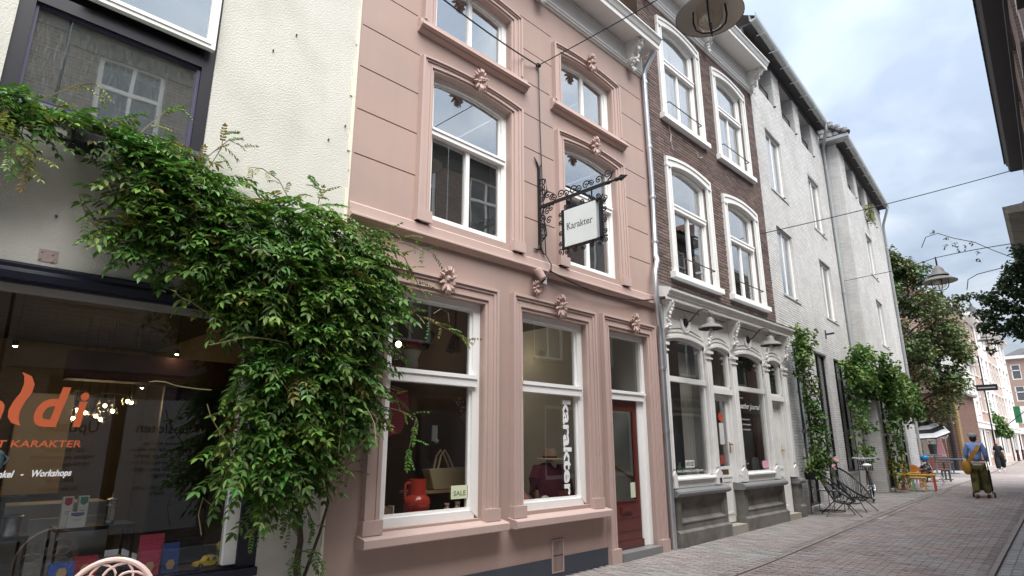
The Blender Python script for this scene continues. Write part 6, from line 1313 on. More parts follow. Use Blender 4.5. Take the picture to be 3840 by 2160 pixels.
for X, z0, z1, w_ in ((19.75,3.9,1.3,.35),(20.3,4.0,1.25,.42),(20.9,3.8,2.1,.35),(22.2,3.8,.5,.22),(22.5,3.6,.45,.24),(24.4,3.4,2.4,.45),(25.6,3.2,2.3,.45),(26.4,3.2,2.5,.4)):
    z = z0
    while z > z1:
        if rr.random() < .22: z -= .17; continue
        sp2.append((*g2p(X+rr.uniform(-.15,.15)+(z0-z)*.03,-.24-rr.uniform(0,.15),z), w_*rr.uniform(.45,1.15)*(.55+.45*(z-z1)/(z0-z1)),.22,.2)); z -= .17
a = leaf_cloud(rr, sp2, 7500, .135); part('foliage', a, M['creeper'], cr2, kind='stuff', tidy=False)
lm = [leaf_cloud(rr, [(0,0,0,.04,.04,.04)], 4, .125).mesh('leaf', M['creeper'], tidy=False) for _ in range(5)]
for i in range(190): s = rr.choice(sp2); inst('leaf', lm[i % 5], cr2, (s[0]+rr.uniform(-1,1)*s[3], s[1]-.2-rr.uniform(0,.06), s[2]+rr.uniform(-1,1)*s[5]))
st = MB()
for X in (20.3,22.6): st.tube([g2p(X,-.1,.15), g2p(X+.1,-.12,1.5), g2p(X-.1,-.12,2.8), g2p(X+.2,-.15,3.9)], .012, 6)
part('stem', st, M['bark'], cr2, kind='stuff')
lg = thing('balcony_plant', 'small yellow green plant spilling from the top opening of the farther grey house', 'plant', g2(3.9,-.05,10.5)); part('foliage', leaf_cloud(rr, [(*g2(3.85,-.15,10.7),.2,.15,.25),(*g2(4.1,-.15,10.4),.25,.15,.3)], 150, .10), M['leafy'], lg, kind='stuff', tidy=False); part('stem', MB().tube([g2(3.9,.1,10.8), g2(3.9,-.15,10.7), g2(4.1,-.15,10.3)], .012, 4), M['stem'], lg)
# ------------------------------------------------------------------ tree behind the terrace
tr = thing('street_tree', 'tall dense dark green tree beyond the grey houses', 'tree', (36.3,2.6,.21))
tk = MB().tube([(36.3,2.6,.2),(36.25,2.5,2.0),(36.2,2.4,4.5),(36.2,2.3,7.5),(36.1,2.3,10.6)], [.26,.22,.18,.12,.03], 10)
lob = []
for i in range(150):
    h = rr.random()**.9; z = 2.9+h*8.3; R_ = (3.2*math.sin(min(1,h*1.25+.28)*pi*.62)) if h < .55 else 3.15*(1-(h-.55)/.45)**.75+.35
    a = rr.uniform(0, 2*pi); q = R_*rr.random()**.5; x = 36.0+q*math.cos(a); y = 2.2+q*math.sin(a)*1.05
    lob.append((x,y,z, rr.uniform(.45,.85), rr.uniform(.45,.85), rr.uniform(.35,.65)))
    if i % 3 == 0: tk.tube([(36.22,2.4,max(2.2,z-1.2)), ((36.2+x)/2,(2.4+y)/2,z-.5), (x,y,z)], [.07,.045,.012], 5)
for y, z in ((-.3,6.2),(-.45,5.6),(0,5.0),(-.5,5.9),(.2,4.6),(.2,7.4),(-.1,6.8),(.3,4.2)): lob.append((35.8,y,z,.6,.55,.45))
for y, z in ((3.6,11.6),(3.0,12.0),(2.4,11.9),(1.7,11.7),(1.1,10.8),(.8,10.0),(.3,9.0)):
    tk.tube([(36.2,2.3,z-2.2),(36.1,y,z)], [.03,.008], 4); lob.append((36.1,y,z-.4,.28,.28,.75))
part('trunk', tk, M['bark'], tr, tidy=False)
part('crown', leaf_cloud(rr, lob, 30000, .19, .3), M['tree'], tr, kind='stuff', tidy=False)
# ------------------------------------------------------------------ foliage hanging from the right house
hf = thing('hanging_creeper', 'dark creeper hanging over the street from the house at the right', 'climbing plant', (22,-4.5,6))
LB = [(21.96,-4.16,7.0),(21.97,-4.22,6.67),(21.95,-3.97,6.56),(21.96,-4.06,6.23),(21.94,-3.78,6.28),(21.93,-3.61,6.0),(21.94,-3.83,5.88),(21.96,-4.03,5.69),(21.91,-3.42,5.59),(21.89,-3.21,5.75),(21.92,-3.58,5.45),(21.94,-3.8,5.34),(21.9,-3.3,5.18),(21.87,-3.08,4.94),(21.95,-3.92,5.02),(21.93,-3.7,4.9),(21.91,-3.41,4.78),(21.94,-3.8,4.66),(22,-4.3,5.9),(22,-4.3,5.3),(22,-4.35,6.4),(22.2,-4.3,4.9)]
LS = [(21.86,-2.98,5.86),(21.84,-2.79,5.85),(21.82,-2.59,5.84),(21.88,-3.08,5.37),(21.85,-2.89,5.28),(21.89,-3.24,4.46),(21.88,-3.09,4.24),(21.86,-2.98,4.87)]
hl = leaf_cloud(rr, [(x,y,z,.30,.24,.22) for x,y,z in LB+[(22,-4.2,5.6),(22,-4.1,5.1),(22,-4.0,4.5),(22.1,-4.2,6.1)]], 3600, .125).add(leaf_cloud(rr, [(x,y,z,.2,.15,.11) for x,y,z in LS], 260, .11))
for x, y, z in ((20.81,-2.62,7.21),(20.82,-2.7,7.44),(20.84,-2.85,7.29),(20.84,-2.86,7.16),(20.85,-2.9,7.0),(20.87,-3.09,7.08),(20.89,-3.23,7.17),(20.9,-3.33,6.87),(20.9,-3.33,6.67),(20.78,-2.4,7.71)): hl.add(leaf_cloud(rr, [(x,y,z,.07,.05,.06)], 7, .08))
part('foliage', hl, M['treer'], hf, kind='stuff', tidy=False)
hs = MB().tube([(20.73,-2.08,7.28),(20.76,-2.22,7.58),(20.8,-2.52,7.64),(20.84,-2.87,7.41),(20.89,-3.32,7.19),(20.93,-3.69,6.87),(21.2,-4.1,6.6)], .012, 4).tube([(20.85,-2.94,5.85),(20.86,-3.01,6.14),(20.89,-3.24,6.26),(21.2,-3.8,6.4)], .012, 4)
hs.tube([(21.82,-2.59,5.84),(21.84,-2.9,5.9),(21.9,-3.3,5.8),(22,-4.1,6.2)], .012, 4).tube([(21.88,-3.05,4.24),(21.87,-3.05,4.9),(21.9,-3.4,5.3),(22,-4.2,5.8)], .012, 4)
part('stem', hs, M['bark'], hf, kind='stuff')
iv = thing('facade_bush', 'light green bush of creeper hanging on the far houses', 'plant', (61.6,1.6,2.0)); part('foliage', leaf_cloud(rr, [(61.5,1.9,3.7,.5,.5,.5),(61.5,1.6,3.3,.6,.6,.6),(61.5,1.4,2.7,.6,.6,.5),(61.5,1.9,2.6,.5,.5,.4),(61.5,1.1,2.5,.5,.4,.35),(61.6,2.2,4.6,.3,.3,.9)], 1500, .22), mat('far_creeper',(.09,.17,.045),.5,isl=.35), iv, kind='stuff', tidy=False); part('stem', MB().tube([(61.8,2.4,.2),(61.8,2.3,4)], .06), M['bark'], iv)
# ------------------------------------------------------------------ hanging street lamps and wires
def street_lamp(c, s, lab):
    # c = centre of the shade rim
    r = thing('street_lamp', lab, 'street lamp', c, group='street lamps hung over the street'); x, y, z = c
    part('shade', MB().lathe([(.40*s,0),(.40*s,.02*s),(.30*s,.085*s),(.20*s,.13*s),(.18*s,.16*s),(.235*s,.165*s),(.22*s,.20*s),(.15*s,.26*s),(.13*s,.34*s),(.08*s,.40*s),(.05*s,.44*s),(0,.45*s)], c, 40), M['lampgrey'], r, smooth=True)
    part('shade_inside', MB().lathe([(.392*s,.004*s),(.29*s,.07*s),(.17*s,.12*s),(0,.13*s)], c, 40), M['lampin'], r, smooth=True)
    part('glass', MB().lathe([(.15*s,.12*s),(.15*s,-.06*s),(.12*s,-.14*s),(.06*s,-.18*s),(0,-.19*s)], c, 24), M['clear'], r, smooth=True)
    part('bulb', MB().ball((x,y,z+.0), .055*s, 12, 8, (1,1,1.6)), TX('lampbulb',(.45,.45,.42),rough=.3), r, smooth=True)
    for k in range(4):
        a = k*pi/2+.35; q = lambda R, h: (x+R*s*math.cos(a), y+R*s*math.sin(a), z+h*s)
        part('guard_bar', MB().tube([q(.185,.11), q(.195,-.04), q(.17,-.15), q(.10,-.215), q(.0,-.235)], .011*s, 6), M['iron'], r)
    part('hanger', MB().tube([(x,y,z+.42*s),(x,y,z+.60*s)], .02*s, 6).tube([(x+.05*s*math.cos(i*pi/6),y,z+.64*s+.05*s*math.sin(i*pi/6)) for i in range(12)], .012*s, 5, True), M['iron'], r); return r
street_lamp((6.14,-2.735,6.63), 1.0, 'big grey street lamp with a wire guard overhead in front of the brick house')
street_lamp((19.09,-2.61,5.81), 1.0, 'grey bell shaped street lamp hanging before the tree')
street_lamp((39.8,-1.08,6.9), 1.0, 'tiny far street lamp above the far houses')
def sag(a, b, s, n=12): a, b = Vector(a), Vector(b); return [a.lerp(b, i/n)-Vector((0,0,s*4*(i/n)*(1-i/n))) for i in range(n+1)]
def wire(pts, r, lab): return single('overhead_wire', MB().tube(pts, r, 5), M['iron'], lab, 'wire')
W1 = sag((6.04,-.02,7.22),(6.14,-2.735,7.27),.02)+sag((6.14,-2.735,7.27),(6.5,-5.6,8.0),.03)[1:]
wire(W1, .008, 'steel span wire from the pink house to the nearest street lamp')
wire(sag((3.1,-.55,6.85),(6.04,-.03,7.22),.06), .011, 'black cable running along the pink house to the span wire hook')
wire([(6.05,-.03,7.2),(6.07,-.03,6.1),(6.1,-.03,5.2),(6.13,-.05,4.2),(6.15,-.13,4.05),(6.15,-.12,3.95)], .008, 'thin cable hanging down the pink facade past the sign bracket')
wire(sag((6.15,-.11,3.96),(9.0,-.10,4.05),.16), .010, 'black cable sagging below the string course to the downpipe')
wire(sag((6.15,-.11,3.98),(5.95,-.05,3.80),.03,5), .008, 'short cable from the string course to the facade spotlight')
wire(sag((13.9,-.02,6.49),(18.49,-4.69,8.18),.05), .011, 'span wire from the brick house over the street to the right edge')
wire(sag((22.05,.50,7.0),(21.04,-1.02,6.80),.0,4)+sag((21.04,-1.02,6.80),(19.09,-2.61,6.48),.02)[1:]+sag((19.09,-2.61,6.48),(16.97,-4.36,5.95),-.02)[1:], .010, 'span wire carrying the street lamp before the tree')
hk = thing('wire_hook', 'iron wall hook holding the span wire on the pink house', 'hook', (6.04,0,7.2)); part('eye', MB().tube([(6.04+.03*math.cos(i*pi/5),-.04,7.22+.03*math.sin(i*pi/5)) for i in range(10)], .012, 5, True).tube([(6.04,0,7.22),(6.04,-.03,7.22)], .015), M['iron'], hk); part('insulator', MB().ball((6.06,-.04,7.22), .03, 8, 6), M['blackmetal'], hk)
# ------------------------------------------------------------------ string chairs and glass table
def egg_chair(x, y, rz, lab):
    z0 = gz(x); r = thing('string_chair', lab, 'chair', (x,y,z0), rz, 'black string chairs by the grey house'); BM = M['blackmetal']
    # local: faces +x; rim is an egg shaped hoop tilted back
    rim = []; n = 40
    for i in range(n):
        t = 2*pi*i/n; u = math.cos(t); v = math.sin(t)*(.38-.06*u); rim.append(Vector((.36*u-.02, v, .62-.33*u+.02*u*u)))
    part('rim', MB().tube(rim, .021, 8, True), BM, r, smooth=True)
    hub = [Vector((.02+.09*math.cos(2*pi*i/16), .09*math.sin(2*pi*i/16), .27+.02*math.cos(2*pi*i/16)*-1)) for i in range(16)]
    part('hub_ring', MB().tube(hub, .010, 6, True), BM, r)
    s = MB()
    for i in range(44):
        f = i/44*n; k = int(f); a = rim[k].lerp(rim[(k+1) % n], f-k); h = hub[int(i/44*16) % 16]; m = a.lerp(h,.55)-Vector((0,0,.055)); s.tube([a,m,h],   .0048, 4, cap=False)
    part('cord', s, BM, r, tidy=False)
    for sx, sy in ((1,1),(1,-1),(-1,1),(-1,-1)):
        part('leg', MB().tube([(.05+.10*sx,.10*sy,.30),(.04+.34*sx,.27*sy,.012)], .010, 6), BM, r); part('foot', MB().ball((.04+.34*sx,.27*sy,.012),.014,6,4), BM, r)
    part('leg_brace', MB().tube([(.15,.10,.30),(.15,-.10,.30),(-.05,-.10,.30),(-.05,.10,.30)], .010, 6, True), BM, r)
egg_chair(15.16,-.60,-1.05,'black egg shaped string chair, the nearer one beside the planter'); egg_chair(16.38,-.58,-1.75,'black egg shaped string chair, the farther one turned to the street')
gt = thing('garden_table', 'low round black wire table with a pale glass top behind the string chairs', 'table', (15.93,-.22,gz(15.9))); c = Vector((15.93,-.22,gz(15.9)))
part('glass_top', MB().lathe([(0,.47),(.26,.47),(.26,.482),(0,.482)], c, 28), TX('tabletop',(.55,.58,.58),rough=.1), gt)
cir = lambda R, h: [c+Vector((R*math.cos(2*pi*i/28), R*math.sin(2*pi*i/28), h)) for i in range(28)]
part('rim', MB().tube(cir(.265,.465), .009, 6, True), M['blackmetal'], gt); part('foot_ring', MB().tube(cir(.265,.012), .009, 6, True), M['blackmetal'], gt)
for k in range(4): a = k*pi/2+.5; part('leg', MB().tube([c+Vector((.265*math.cos(a),.265*math.sin(a),.465)), c+Vector((.265*math.cos(a),.265*math.sin(a),.012))], .008, 6), M['blackmetal'], gt)
# ------------------------------------------------------------------ bicycle leaning by the wall, seen from behind
def wheel(root, c, R, ax, tw, m_t, n=28, spokes=14):
    c = Vector(c); ax = Vector(ax).normalized(); u = ax.orthogonal().normalized(); v = ax.cross(u); P_ = lambda r, a: c+u*r*math.cos(a)+v*r*math.sin(a)
    w_ = part('wheel', MB().tube([P_(R-.035, 2*pi*i/n) for i in range(n)], .010, 5, True), M['zinc'], root); part('tyre', MB().tube([P_(R-tw, 2*pi*i/n) for i in range(n)], tw, 6, True), m_t, w_)
    s = MB().tube([c-ax*.04, c+ax*.04], .022, 8)
    for i in range(spokes): s.tube([c+ax*(.025 if i % 2 else -.025), P_(R-.04, 2*pi*i/spokes)], .0022, 3, cap=False)
    part('spokes', s, M['zinc'], w_, tidy=False)
bz = gz(19.1); bk = thing('bicycle', 'black city bicycle with a front basket and pale saddle, seen from behind', 'bicycle', (19.1,-.25,bz)); A = Vector((18.78,-.36,bz+.34)); hd = Vector((.93,.30,0)).normalized(); sdv = Vector((-hd.y,hd.x,0)); lean = .05
def bp(f, s, h): return A+hd*f+sdv*(s+lean*h)+Vector((0,0,h-.34+.0))
BKM = M['blackmetal']; wheel(bk, bp(0,0,.34), .335, sdv, .02, BKM); wheel(bk, bp(1.06,0,.34), .335, sdv, .02, BKM)
part('frame', MB().tube([bp(0,0,.34), bp(.42,0,.28), bp(.92,0,.62), bp(.90,0,.88)], .018, 8).tube([bp(.42,0,.28), bp(.28,0,.80)], .018, 8).tube([bp(0,0,.34), bp(.31,0,.70)], .010, 6).tube([bp(.90,0,.86), bp(.95,.04,.58), bp(1.06,.05,.34)], .012, 6).tube([bp(.90,0,.86), bp(.95,-.04,.58), bp(1.06,-.05,.34)], .012, 6), BKM, bk, smooth=True)
part('saddle', MB().ball(bp(.22,0,.93), .12, 12, 8, (1.05,.95,.42)).ball(bp(.36,0,.93), .07, 10, 6, (1.3,.7,.5)), TX('saddle',(.66,.66,.65)), bk, smooth=True); part('seat_post', MB().tube([bp(.28,0,.78), bp(.25,0,.92)], .016, 8), M['zinc'], bk)
hb = part('handlebar', MB().tube([bp(.62,.34,1.08), bp(.80,.30,1.11), bp(.92,.14,1.10), bp(.92,-.14,1.10), bp(.80,-.30,1.11), bp(.62,-.34,1.08)], .014, 8), TX('barpale',(.62,.62,.62),rough=.3), bk, smooth=True)
for s in (-1,1): part('grip', MB().tube([bp(.62,s*.34,1.08), bp(.75,s*.31,1.10)], .02, 8), BKM, hb)
part('stem', MB().tube([bp(.90,0,.86), bp(.91,0,1.10)], .016, 8), M['zinc'], bk)
bas = MB(); 
for h in (.78,.86,.94,1.02): bas.tube([bp(1.00,.17,h), bp(1.26,.17,h), bp(1.26,-.17,h), bp(1.00,-.17,h)], .008, 4, True)
for i in range(8): bas.tube([bp(1.0,-.17+.0486*i,.78), bp(1.0,-.17+.0486*i,1.02)], .007, 4); bas.tube([bp(1.26,-.17+.0486*i,.78), bp(1.26,-.17+.0486*i,1.02)], .007, 4)
bas.box(*[f(p) for p in [0] for f in ()]) if False else None
q = [bp(1.0,-.17,.775), bp(1.26,-.17,.775), bp(1.26,.17,.775), bp(1.0,.17,.775)]; bas.poly(q)
part('basket', bas, BKM, bk, tidy=False); part('rear_mudguard', MB().tube([bp(.37*math.cos(a),0,.34+.37*math.sin(a)) for a in [pi*(.25+.1*i) for i in range(11)]], [.025]*11, 5), BKM, bk); part('mudguard_flap', MB().bar(bp(-.37,0,.44), bp(-.33,0,.10), .05, .012), TX('flapwhite',(.70,.70,.69)), bk)
part('carrier', MB().bar(bp(-.2,.06,.74), bp(.2,.06,.74), .012).bar(bp(-.2,-.06,.74), bp(.2,-.06,.74), .012).bar(bp(-.2,-.06,.74), bp(-.2,.06,.74), .012), BKM, bk); part('crank', MB().tube([bp(.42,.10,.28), bp(.42,-.10,.28)], .012).bar(bp(.42,.10,.28), bp(.36,.10,.14), .015).bar(bp(.42,-.10,.28), bp(.48,-.10,.42), .015), M['zinc'], bk)
part('kickstand', MB().tube([bp(.30,.03,.30), bp(.22,.30,.02)], .010, 6), BKM, bk); part('rear_light', MB().ball(bp(-.22,0,.70), .025, 8, 6), TX('rearlight',(.4,.02,.02)), bk)
# ------------------------------------------------------------------ coloured children's furniture
YW = TX('chair_yellow',(.66,.40,.04),rough=.45); RDL = TX('leg_red',(.55,.10,.04),rough=.45); GRL = TX('leg_green',(.30,.46,.28)); TNL = TX('leg_tan',(.55,.40,.18)); OR_ = TX('chair_orange',(.62,.20,.03))
def slat_chair(x, y, rz, sm_, lm_, lab, hs=.50, w_=.42):
    r = thing('folding_chair', lab, 'chair', (x,y,gz(x)), rz, 'colourful chairs on the terrace'); 
    for i in range(5): part('seat_slat', MB().box(-.20+.085*i,-.125+.085*i,-w_/2,w_/2,hs-.02,hs), sm_, r)
    for h in (.66,.77,.88): part('back_slat', MB().box(-.27-.10*(h-.5),-.25-.10*(h-.5),-w_/2,w_/2,h-.05,h+.035), sm_, r)
    for s in (-1,1):
        part('leg', MB().bar((-.30,s*w_*.46,.92),(-.18,s*w_*.46,0),.03), lm_, r); part('leg', MB().bar((.20,s*w_*.46,hs),(.20,s*w_*.46,0),.03), lm_, r); part('rail', MB().bar((-.2,s*w_*.46,hs-.03),(.2,s*w_*.46,hs-.03),.025), lm_, r)
slat_chair(23.75,.02,-1.2,YW,YW,'yellow slatted chair at the left end of the terrace, nearest the creeper'); slat_chair(24.7,-.05,-1.5,YW,OR_,'yellow slatted chair behind the yellow bench, next to the child'); slat_chair(29.5,.55,pi*.6,TX('chair_red',(.42,.07,.05)),TX('chair_red',(.42,.07,.05)),'dark red chair at the grey terrace table')
def low_bench(x, y, rz, Ln, dp, h, top, legs, lab, cat='bench', nm='bench'):
    r = thing(nm, lab, cat, (x,y,gz(x)), rz)
    for i in range(3): part('top_slat', MB().box(-Ln/2,Ln/2,-dp/2+i*dp/3+.006,-dp/2+(i+1)*dp/3-.006,h-.03,h), top, r)
    part('apron', MB().box(-Ln/2+.02,Ln/2-.02,-dp/2+.03,dp/2-.03,h-.07,h-.03), top, r)
    k = 0
    for sx in (-1,1):
        for sy in (-1,1): part('leg', MB().box(sx*(Ln/2-.05)-.025,sx*(Ln/2-.05)+.025,sy*(dp/2-.05)-.025,sy*(dp/2-.05)+.025,0,h-.03), legs[k], r); k += 1
low_bench(23.62,-.42,-1.45,.95,.36,.50,YW,[RDL]*4,'low yellow topped bench with orange red legs in front of the yellow chairs')
low_bench(23.52,-.50,-1.45,.62,.30,.43,TX('stooltop',(.62,.42,.20)),[GRL,GRL,TNL,TNL],'small stool with a tan top and green and tan legs under the yellow bench','stool','stool') if False else low_bench(23.15,-.52,-1.45,.42,.30,.44,TX('stooltop',(.62,.42,.20)),[GRL,GRL,TNL,TNL],'small stool with a tan top and green and tan legs beside the yellow bench','stool','stool')
single('orange_disc', MB().lathe([(0,-.02),(.13,-.02),(.13,.02),(0,.02)], (25.75,.12,.80), 20, (-1,-.2,.1)), OR_, 'round orange play steering disc in front of the child', 'toy')
# child on a small bike
kb = thing('childrens_bike', 'red children\'s bike with white tyres under the child', 'bicycle', (25.97,-.1,.21)); WT = TX('tyrewhite',(.70,.69,.66))
fw = Vector((25.90,.28,.40)); bw = Vector((26.04,-.48,.40)); dv = (fw-bw).normalized(); ax_ = Vector((-dv.y,dv.x,0))
wheel(kb, bw, .20, ax_, .02, WT, 24, 10); wheel(kb, fw, .19, ax_, .02, WT, 24, 10)
KR_ = TX('bikered',(.35,.03,.03),rough=.35)
part('frame', MB().tube([bw, bw.lerp(fw,.42)+Vector((0,0,-.05)), bw.lerp(fw,.85)+Vector((0,0,.25))], .022, 8).tube([bw.lerp(fw,.42)+Vector((0,0,-.05)), bw.lerp(fw,.30)+Vector((0,0,.26))], .022, 8).tube([fw, bw.lerp(fw,.85)+Vector((0,0,.40))], .018, 8), KR_, kb, smooth=True)
part('chain_guard', MB().bar(bw.lerp(fw,.0)-ax_*.05+Vector((0,0,.0)), bw.lerp(fw,.5)-ax_*.05, .10, .02), KR_, kb)
part('saddle', MB().ball(bw.lerp(fw,.28)+Vector((0,0,.28)), .08, 10, 6, (.8,1.2,.4)), BKM, kb, smooth=True); part('handlebar', MB().tube([bw.lerp(fw,.82)+Vector((0,0,.42))+ax_*.2, bw.lerp(fw,.85)+Vector((0,0,.40)), bw.lerp(fw,.82)+Vector((0,0,.42))-ax_*.2], .015, 6), BKM, kb)
# ------------------------------------------------------------------ people
SK = TX('skin',(.50,.30,.22),rough=.55); HAIR = TX('hairdark',(.03,.022,.018),rough=.6)
def limb_body(name, V_, E_, R_, m, root, sub=2): return part(name, skin_mesh(name, V_, E_, R_, 0, sub), m, root, smooth=True, tidy=False)
def head(root, c, s, face, m=None, parent_body=None):
    # c = head centre, face = unit direction the face looks in
    c = Vector(c); f = Vector(face).normalized(); sd_ = Vector((-f.y,f.x,0)); mb = MB(); n, mm = 16, 12; b0 = 0
    for i in range(mm+1):
        t = pi*i/mm
        for j in range(n):
            a = 2*pi*j/n; rz_ = math.cos(t); rad = math.sin(t)*(1.0 if rz_ > -.2 else 1+.28*(rz_+.2)); p = f*(math.cos(a)*rad*.098*s)+sd_*(math.sin(a)*rad*.078*s)+Vector((0,0,rz_*.125*s)); mb.v.append(tuple(c+p))
    for i in range(mm):
        for j in range(n): jj = (j+1) % n; mb.f.append((i*n+j,(i+1)*n+j,(i+1)*n+jj,i*n+jj))
    mb.tube([c+f*.092*s+Vector((0,0,.015*s)), c+f*.118*s-Vector((0,0,.022*s)), c+f*.095*s-Vector((0,0,.03*s))], [.010*s,.016*s,.010*s], 6)
    for e in (-1,1): mb.ball(c+sd_*e*.078*s-Vector((0,0,.008*s)), .026*s, 8, 6, (.6,.6,1.2))
    part('head', mb, m or SK, root, smooth=True, tidy=False)
    ey = MB(); 
    for e in (-1,1): ey.ball(c+f*.088*s+sd_*e*.033*s+Vector((0,0,.018*s)), .011*s, 6, 4)
    part('eyes', ey, TX('eyedark',(.03,.02,.02)), root); part('mouth', MB().tube([c+f*.088*s+sd_*k*.025*s-Vector((0,0,.058*s)) for k in (-1,0,1)], .006*s, 5), TX('lips',(.40,.16,.13)), root)
def hand(root, w_, d, up, s=1.0, curl=.6, m=None):
    w_ = Vector(w_); d = Vector(d).normalized(); up = Vector(up); up = (up-d*up.dot(d)).normalized(); sd_ = d.cross(up); mb = MB()
    mb.tube([w_-d*.02*s, w_+d*.04*s, w_+d*.085*s], [.024*s,.036*s,.032*s], 8)
    for k, l in enumerate((.070,.080,.075,.058)):
        o = w_+d*.08*s+sd_*(k-1.5)*.019*s; e1 = o+(d*math.cos(curl*.6)-up*math.sin(curl*.6))*l*.5*s; e2 = e1+(d*math.cos(curl*1.7)-up*math.sin(curl*1.7))*l*.5*s; mb.tube([o,e1,e2], [.010*s,.009*s,.007*s], 6)
    o = w_+d*.025*s-sd_*.034*s; mb.tube([o, o+(d*.6-sd_*.6-up*.3).normalized()*.035*s, o+(d*.9-sd_*.5-up*.5).normalized()*.062*s], [.012*s,.011*s,.008*s], 6)
    part('hand', mb, m or SK, root, smooth=True, tidy=False)
def person(loc, fwd, H, pose, lab):
    r = thing('person', lab, 'person', loc); f = Vector(fwd).normalized(); s = Vector((f.y,-f.x,0)); o = Vector(loc); k = H/1.75
    return r, (lambda a, b, c: o+f*a*k+s*b*k+Vector((0,0,c*k))), f, s, k      # forward, to the person's right, up
# man walking away with a shoulder bag
r, q, f, s, k = person((21.72,-2.30,gz(21.7)), (1,.07,0), 1.76, None, 'person in a blue shirt, grey cap and olive trousers pushing a trolley down the street')
JE = TX('shirtblue',(.22,.34,.66),rough=.85,bump=.004,bs=25); TRS = mat('olive_trousers',(.14,.12,.035),.9,var=.3,vs=7,bump=.006,bs=18,c2=(.045,.04,.022),s2=6)
tv = [q(0,0,.96),q(.0,0,1.10),q(.02,0,1.25),q(.03,0,1.40),q(.05,0,1.47),q(.02,.155,1.42),q(.02,-.155,1.42),q(.01,.205,1.28),q(.01,-.205,1.28),q(.02,.225,1.13),q(.02,-.225,1.13),q(.20,.20,1.02),q(.20,-.20,1.02)]
te = [(0,1),(1,2),(2,3),(3,4),(3,5),(3,6),(5,7),(6,8),(7,9),(8,10),(9,11),(10,12)]
limb_body('shirt', tv, te, [(.205,.14),(.20,.135),(.205,.14),(.17,.12),.065,.085,.085,.075,.075,.065,.065,.05,.05], JE, r)
part('shirt_hem', MB().lathe([(.185*k,-.02),(.195*k,.03)], q(0,0,.90), 18), TX('hemwhite',(.72,.72,.70)), r)
tv = [q(0,0,.91),q(0,.09,.86),q(0,-.09,.86),q(.02,.105,.62),q(-.0,-.105,.60),q(.05,.115,.38),q(-.04,-.115,.36),q(.07,.12,.12),q(-.10,-.12,.14)]
limb_body('trousers', tv, [(0,1),(0,2),(1,3),(2,4),(3,5),(4,6),(5,7),(6,8)], [(.175,.13),.118,.118,.112,.112,.102,.102,.09,.09], TRS, r)
for a, b in ((.10,.12),(-.10,-.12)): part('shoe', MB().ball(q(a+.02,b,.055), .06, 10, 6, (2.0,.85,.9)), TX('shoered',(.16,.04,.03)), r, smooth=True)
head(r, q(.07,0,1.60), .98*k, f); limb_body('neck', [q(.04,0,1.42),q(.06,0,1.55)], [(0,1)], [.055,.05], SK, r, 1)
part('hair', MB().ball(q(.055,0,1.60), .098, 12, 8, (.98,.86,1.0)), HAIR, r, smooth=True)
part('cap', MB().lathe([(.103,.0),(.108,.03),(.095,.075),(.05,.105),(0,.11)], q(.065,0,1.645), 18).box(*(lambda c: (c.x+.06,c.x+.17,c.y-.07,c.y+.07,c.z-.005,c.z+.008))(q(.065,0,1.645))), TX('capgrey',(.33,.36,.34),rough=.9), r, smooth=True)
for sg_ in (1,-1): hand(r, q(.25,.20*sg_,1.01), f, (0,0,1), k, .9)
bgm = TX('bagochre',(.42,.22,.035),rough=.8); sb = thing('shoulder_bag', 'ochre cloth shoulder bag slung across the back of the walking man', 'bag', tuple(q(-.1,-.24,.70)))
st = MB(); pts = [q(.06,.13,1.49),q(-.10,.10,1.40),q(-.165,.02,1.25),q(-.175,-.10,1.08),q(-.16,-.20,.95)]
for a, b in zip(pts, pts[1:]): st.bar(a, b, .10*k, .014, up=tuple(-f))
part('strap', st, bgm, sb); part('pouch', MB().ball(q(-.12,-.24,.82), .15, 14, 10, (.65,.75,1.35)), bgm, sb, smooth=True)
ty = thing('shopping_trolley', 'dark two wheeled trolley pushed by the man in the blue shirt', 'trolley', tuple(q(.42,0,0)))
part('frame', MB().tube([q(.30,.2,1.0),q(.45,.2,.1)], .015).tube([q(.30,-.2,1.0),q(.45,-.2,.1)], .015).tube([q(.30,.2,1.0),q(.30,-.2,1.0)], .018), BKM, ty); part('bag_body', MB().box(*(lambda a: (a.x-.1,a.x+.18,a.y-.20,a.y+.20,a.z,a.z+.55))(q(.52,0,.18))), TX('trolleydark',(.05,.055,.04)), ty)
for e in (-1,1): part('wheel', MB().lathe([(0,-.02),(.075,-.02),(.075,.02),(0,.02)], q(.42,.24*e,.075), 14, tuple(s)), BKM, ty)
# woman in black coming towards us
r, q, f, s, k = person((42.3,-.36,.21), (-1,-.08,0), 1.66, None, 'person in loose black clothes and white shoes walking towards the camera, far off'); BLK = TX('clothblack',(.012,.012,.014),rough=.9,bump=.004,bs=20)
tv = [q(0,0,1.0),q(0,0,1.2),q(0,0,1.38),q(0,.13,1.37),q(0,-.13,1.37),q(0,.20,1.16),q(0,-.20,1.16),q(0,.10,.85),q(0,-.10,.85),q(.10,.11,.50),q(-.08,-.11,.50),q(.14,.11,.16),q(-.18,-.11,.24)]
limb_body('clothes', tv, [(0,1),(1,2),(2,3),(2,4),(3,5),(4,6),(0,7),(0,8),(7,9),(8,10),(9,11),(10,12)], [(.19,.13),(.18,.12),(.13,.10),.08,.08,.065,.065,.15,.15,.14,.14,.11,.11], BLK, r)
for e in (-1,1): limb_body('arm', [q(0,.20*e,1.16),q(.02,.235*e,1.0),q(.08,.25*e,.82)], [(0,1),(1,2)], [.045,.04,.03], SK, r, 1); hand(r, q(.09,.25*e,.80), (-.2,0,-1), f, k*.9, .4)
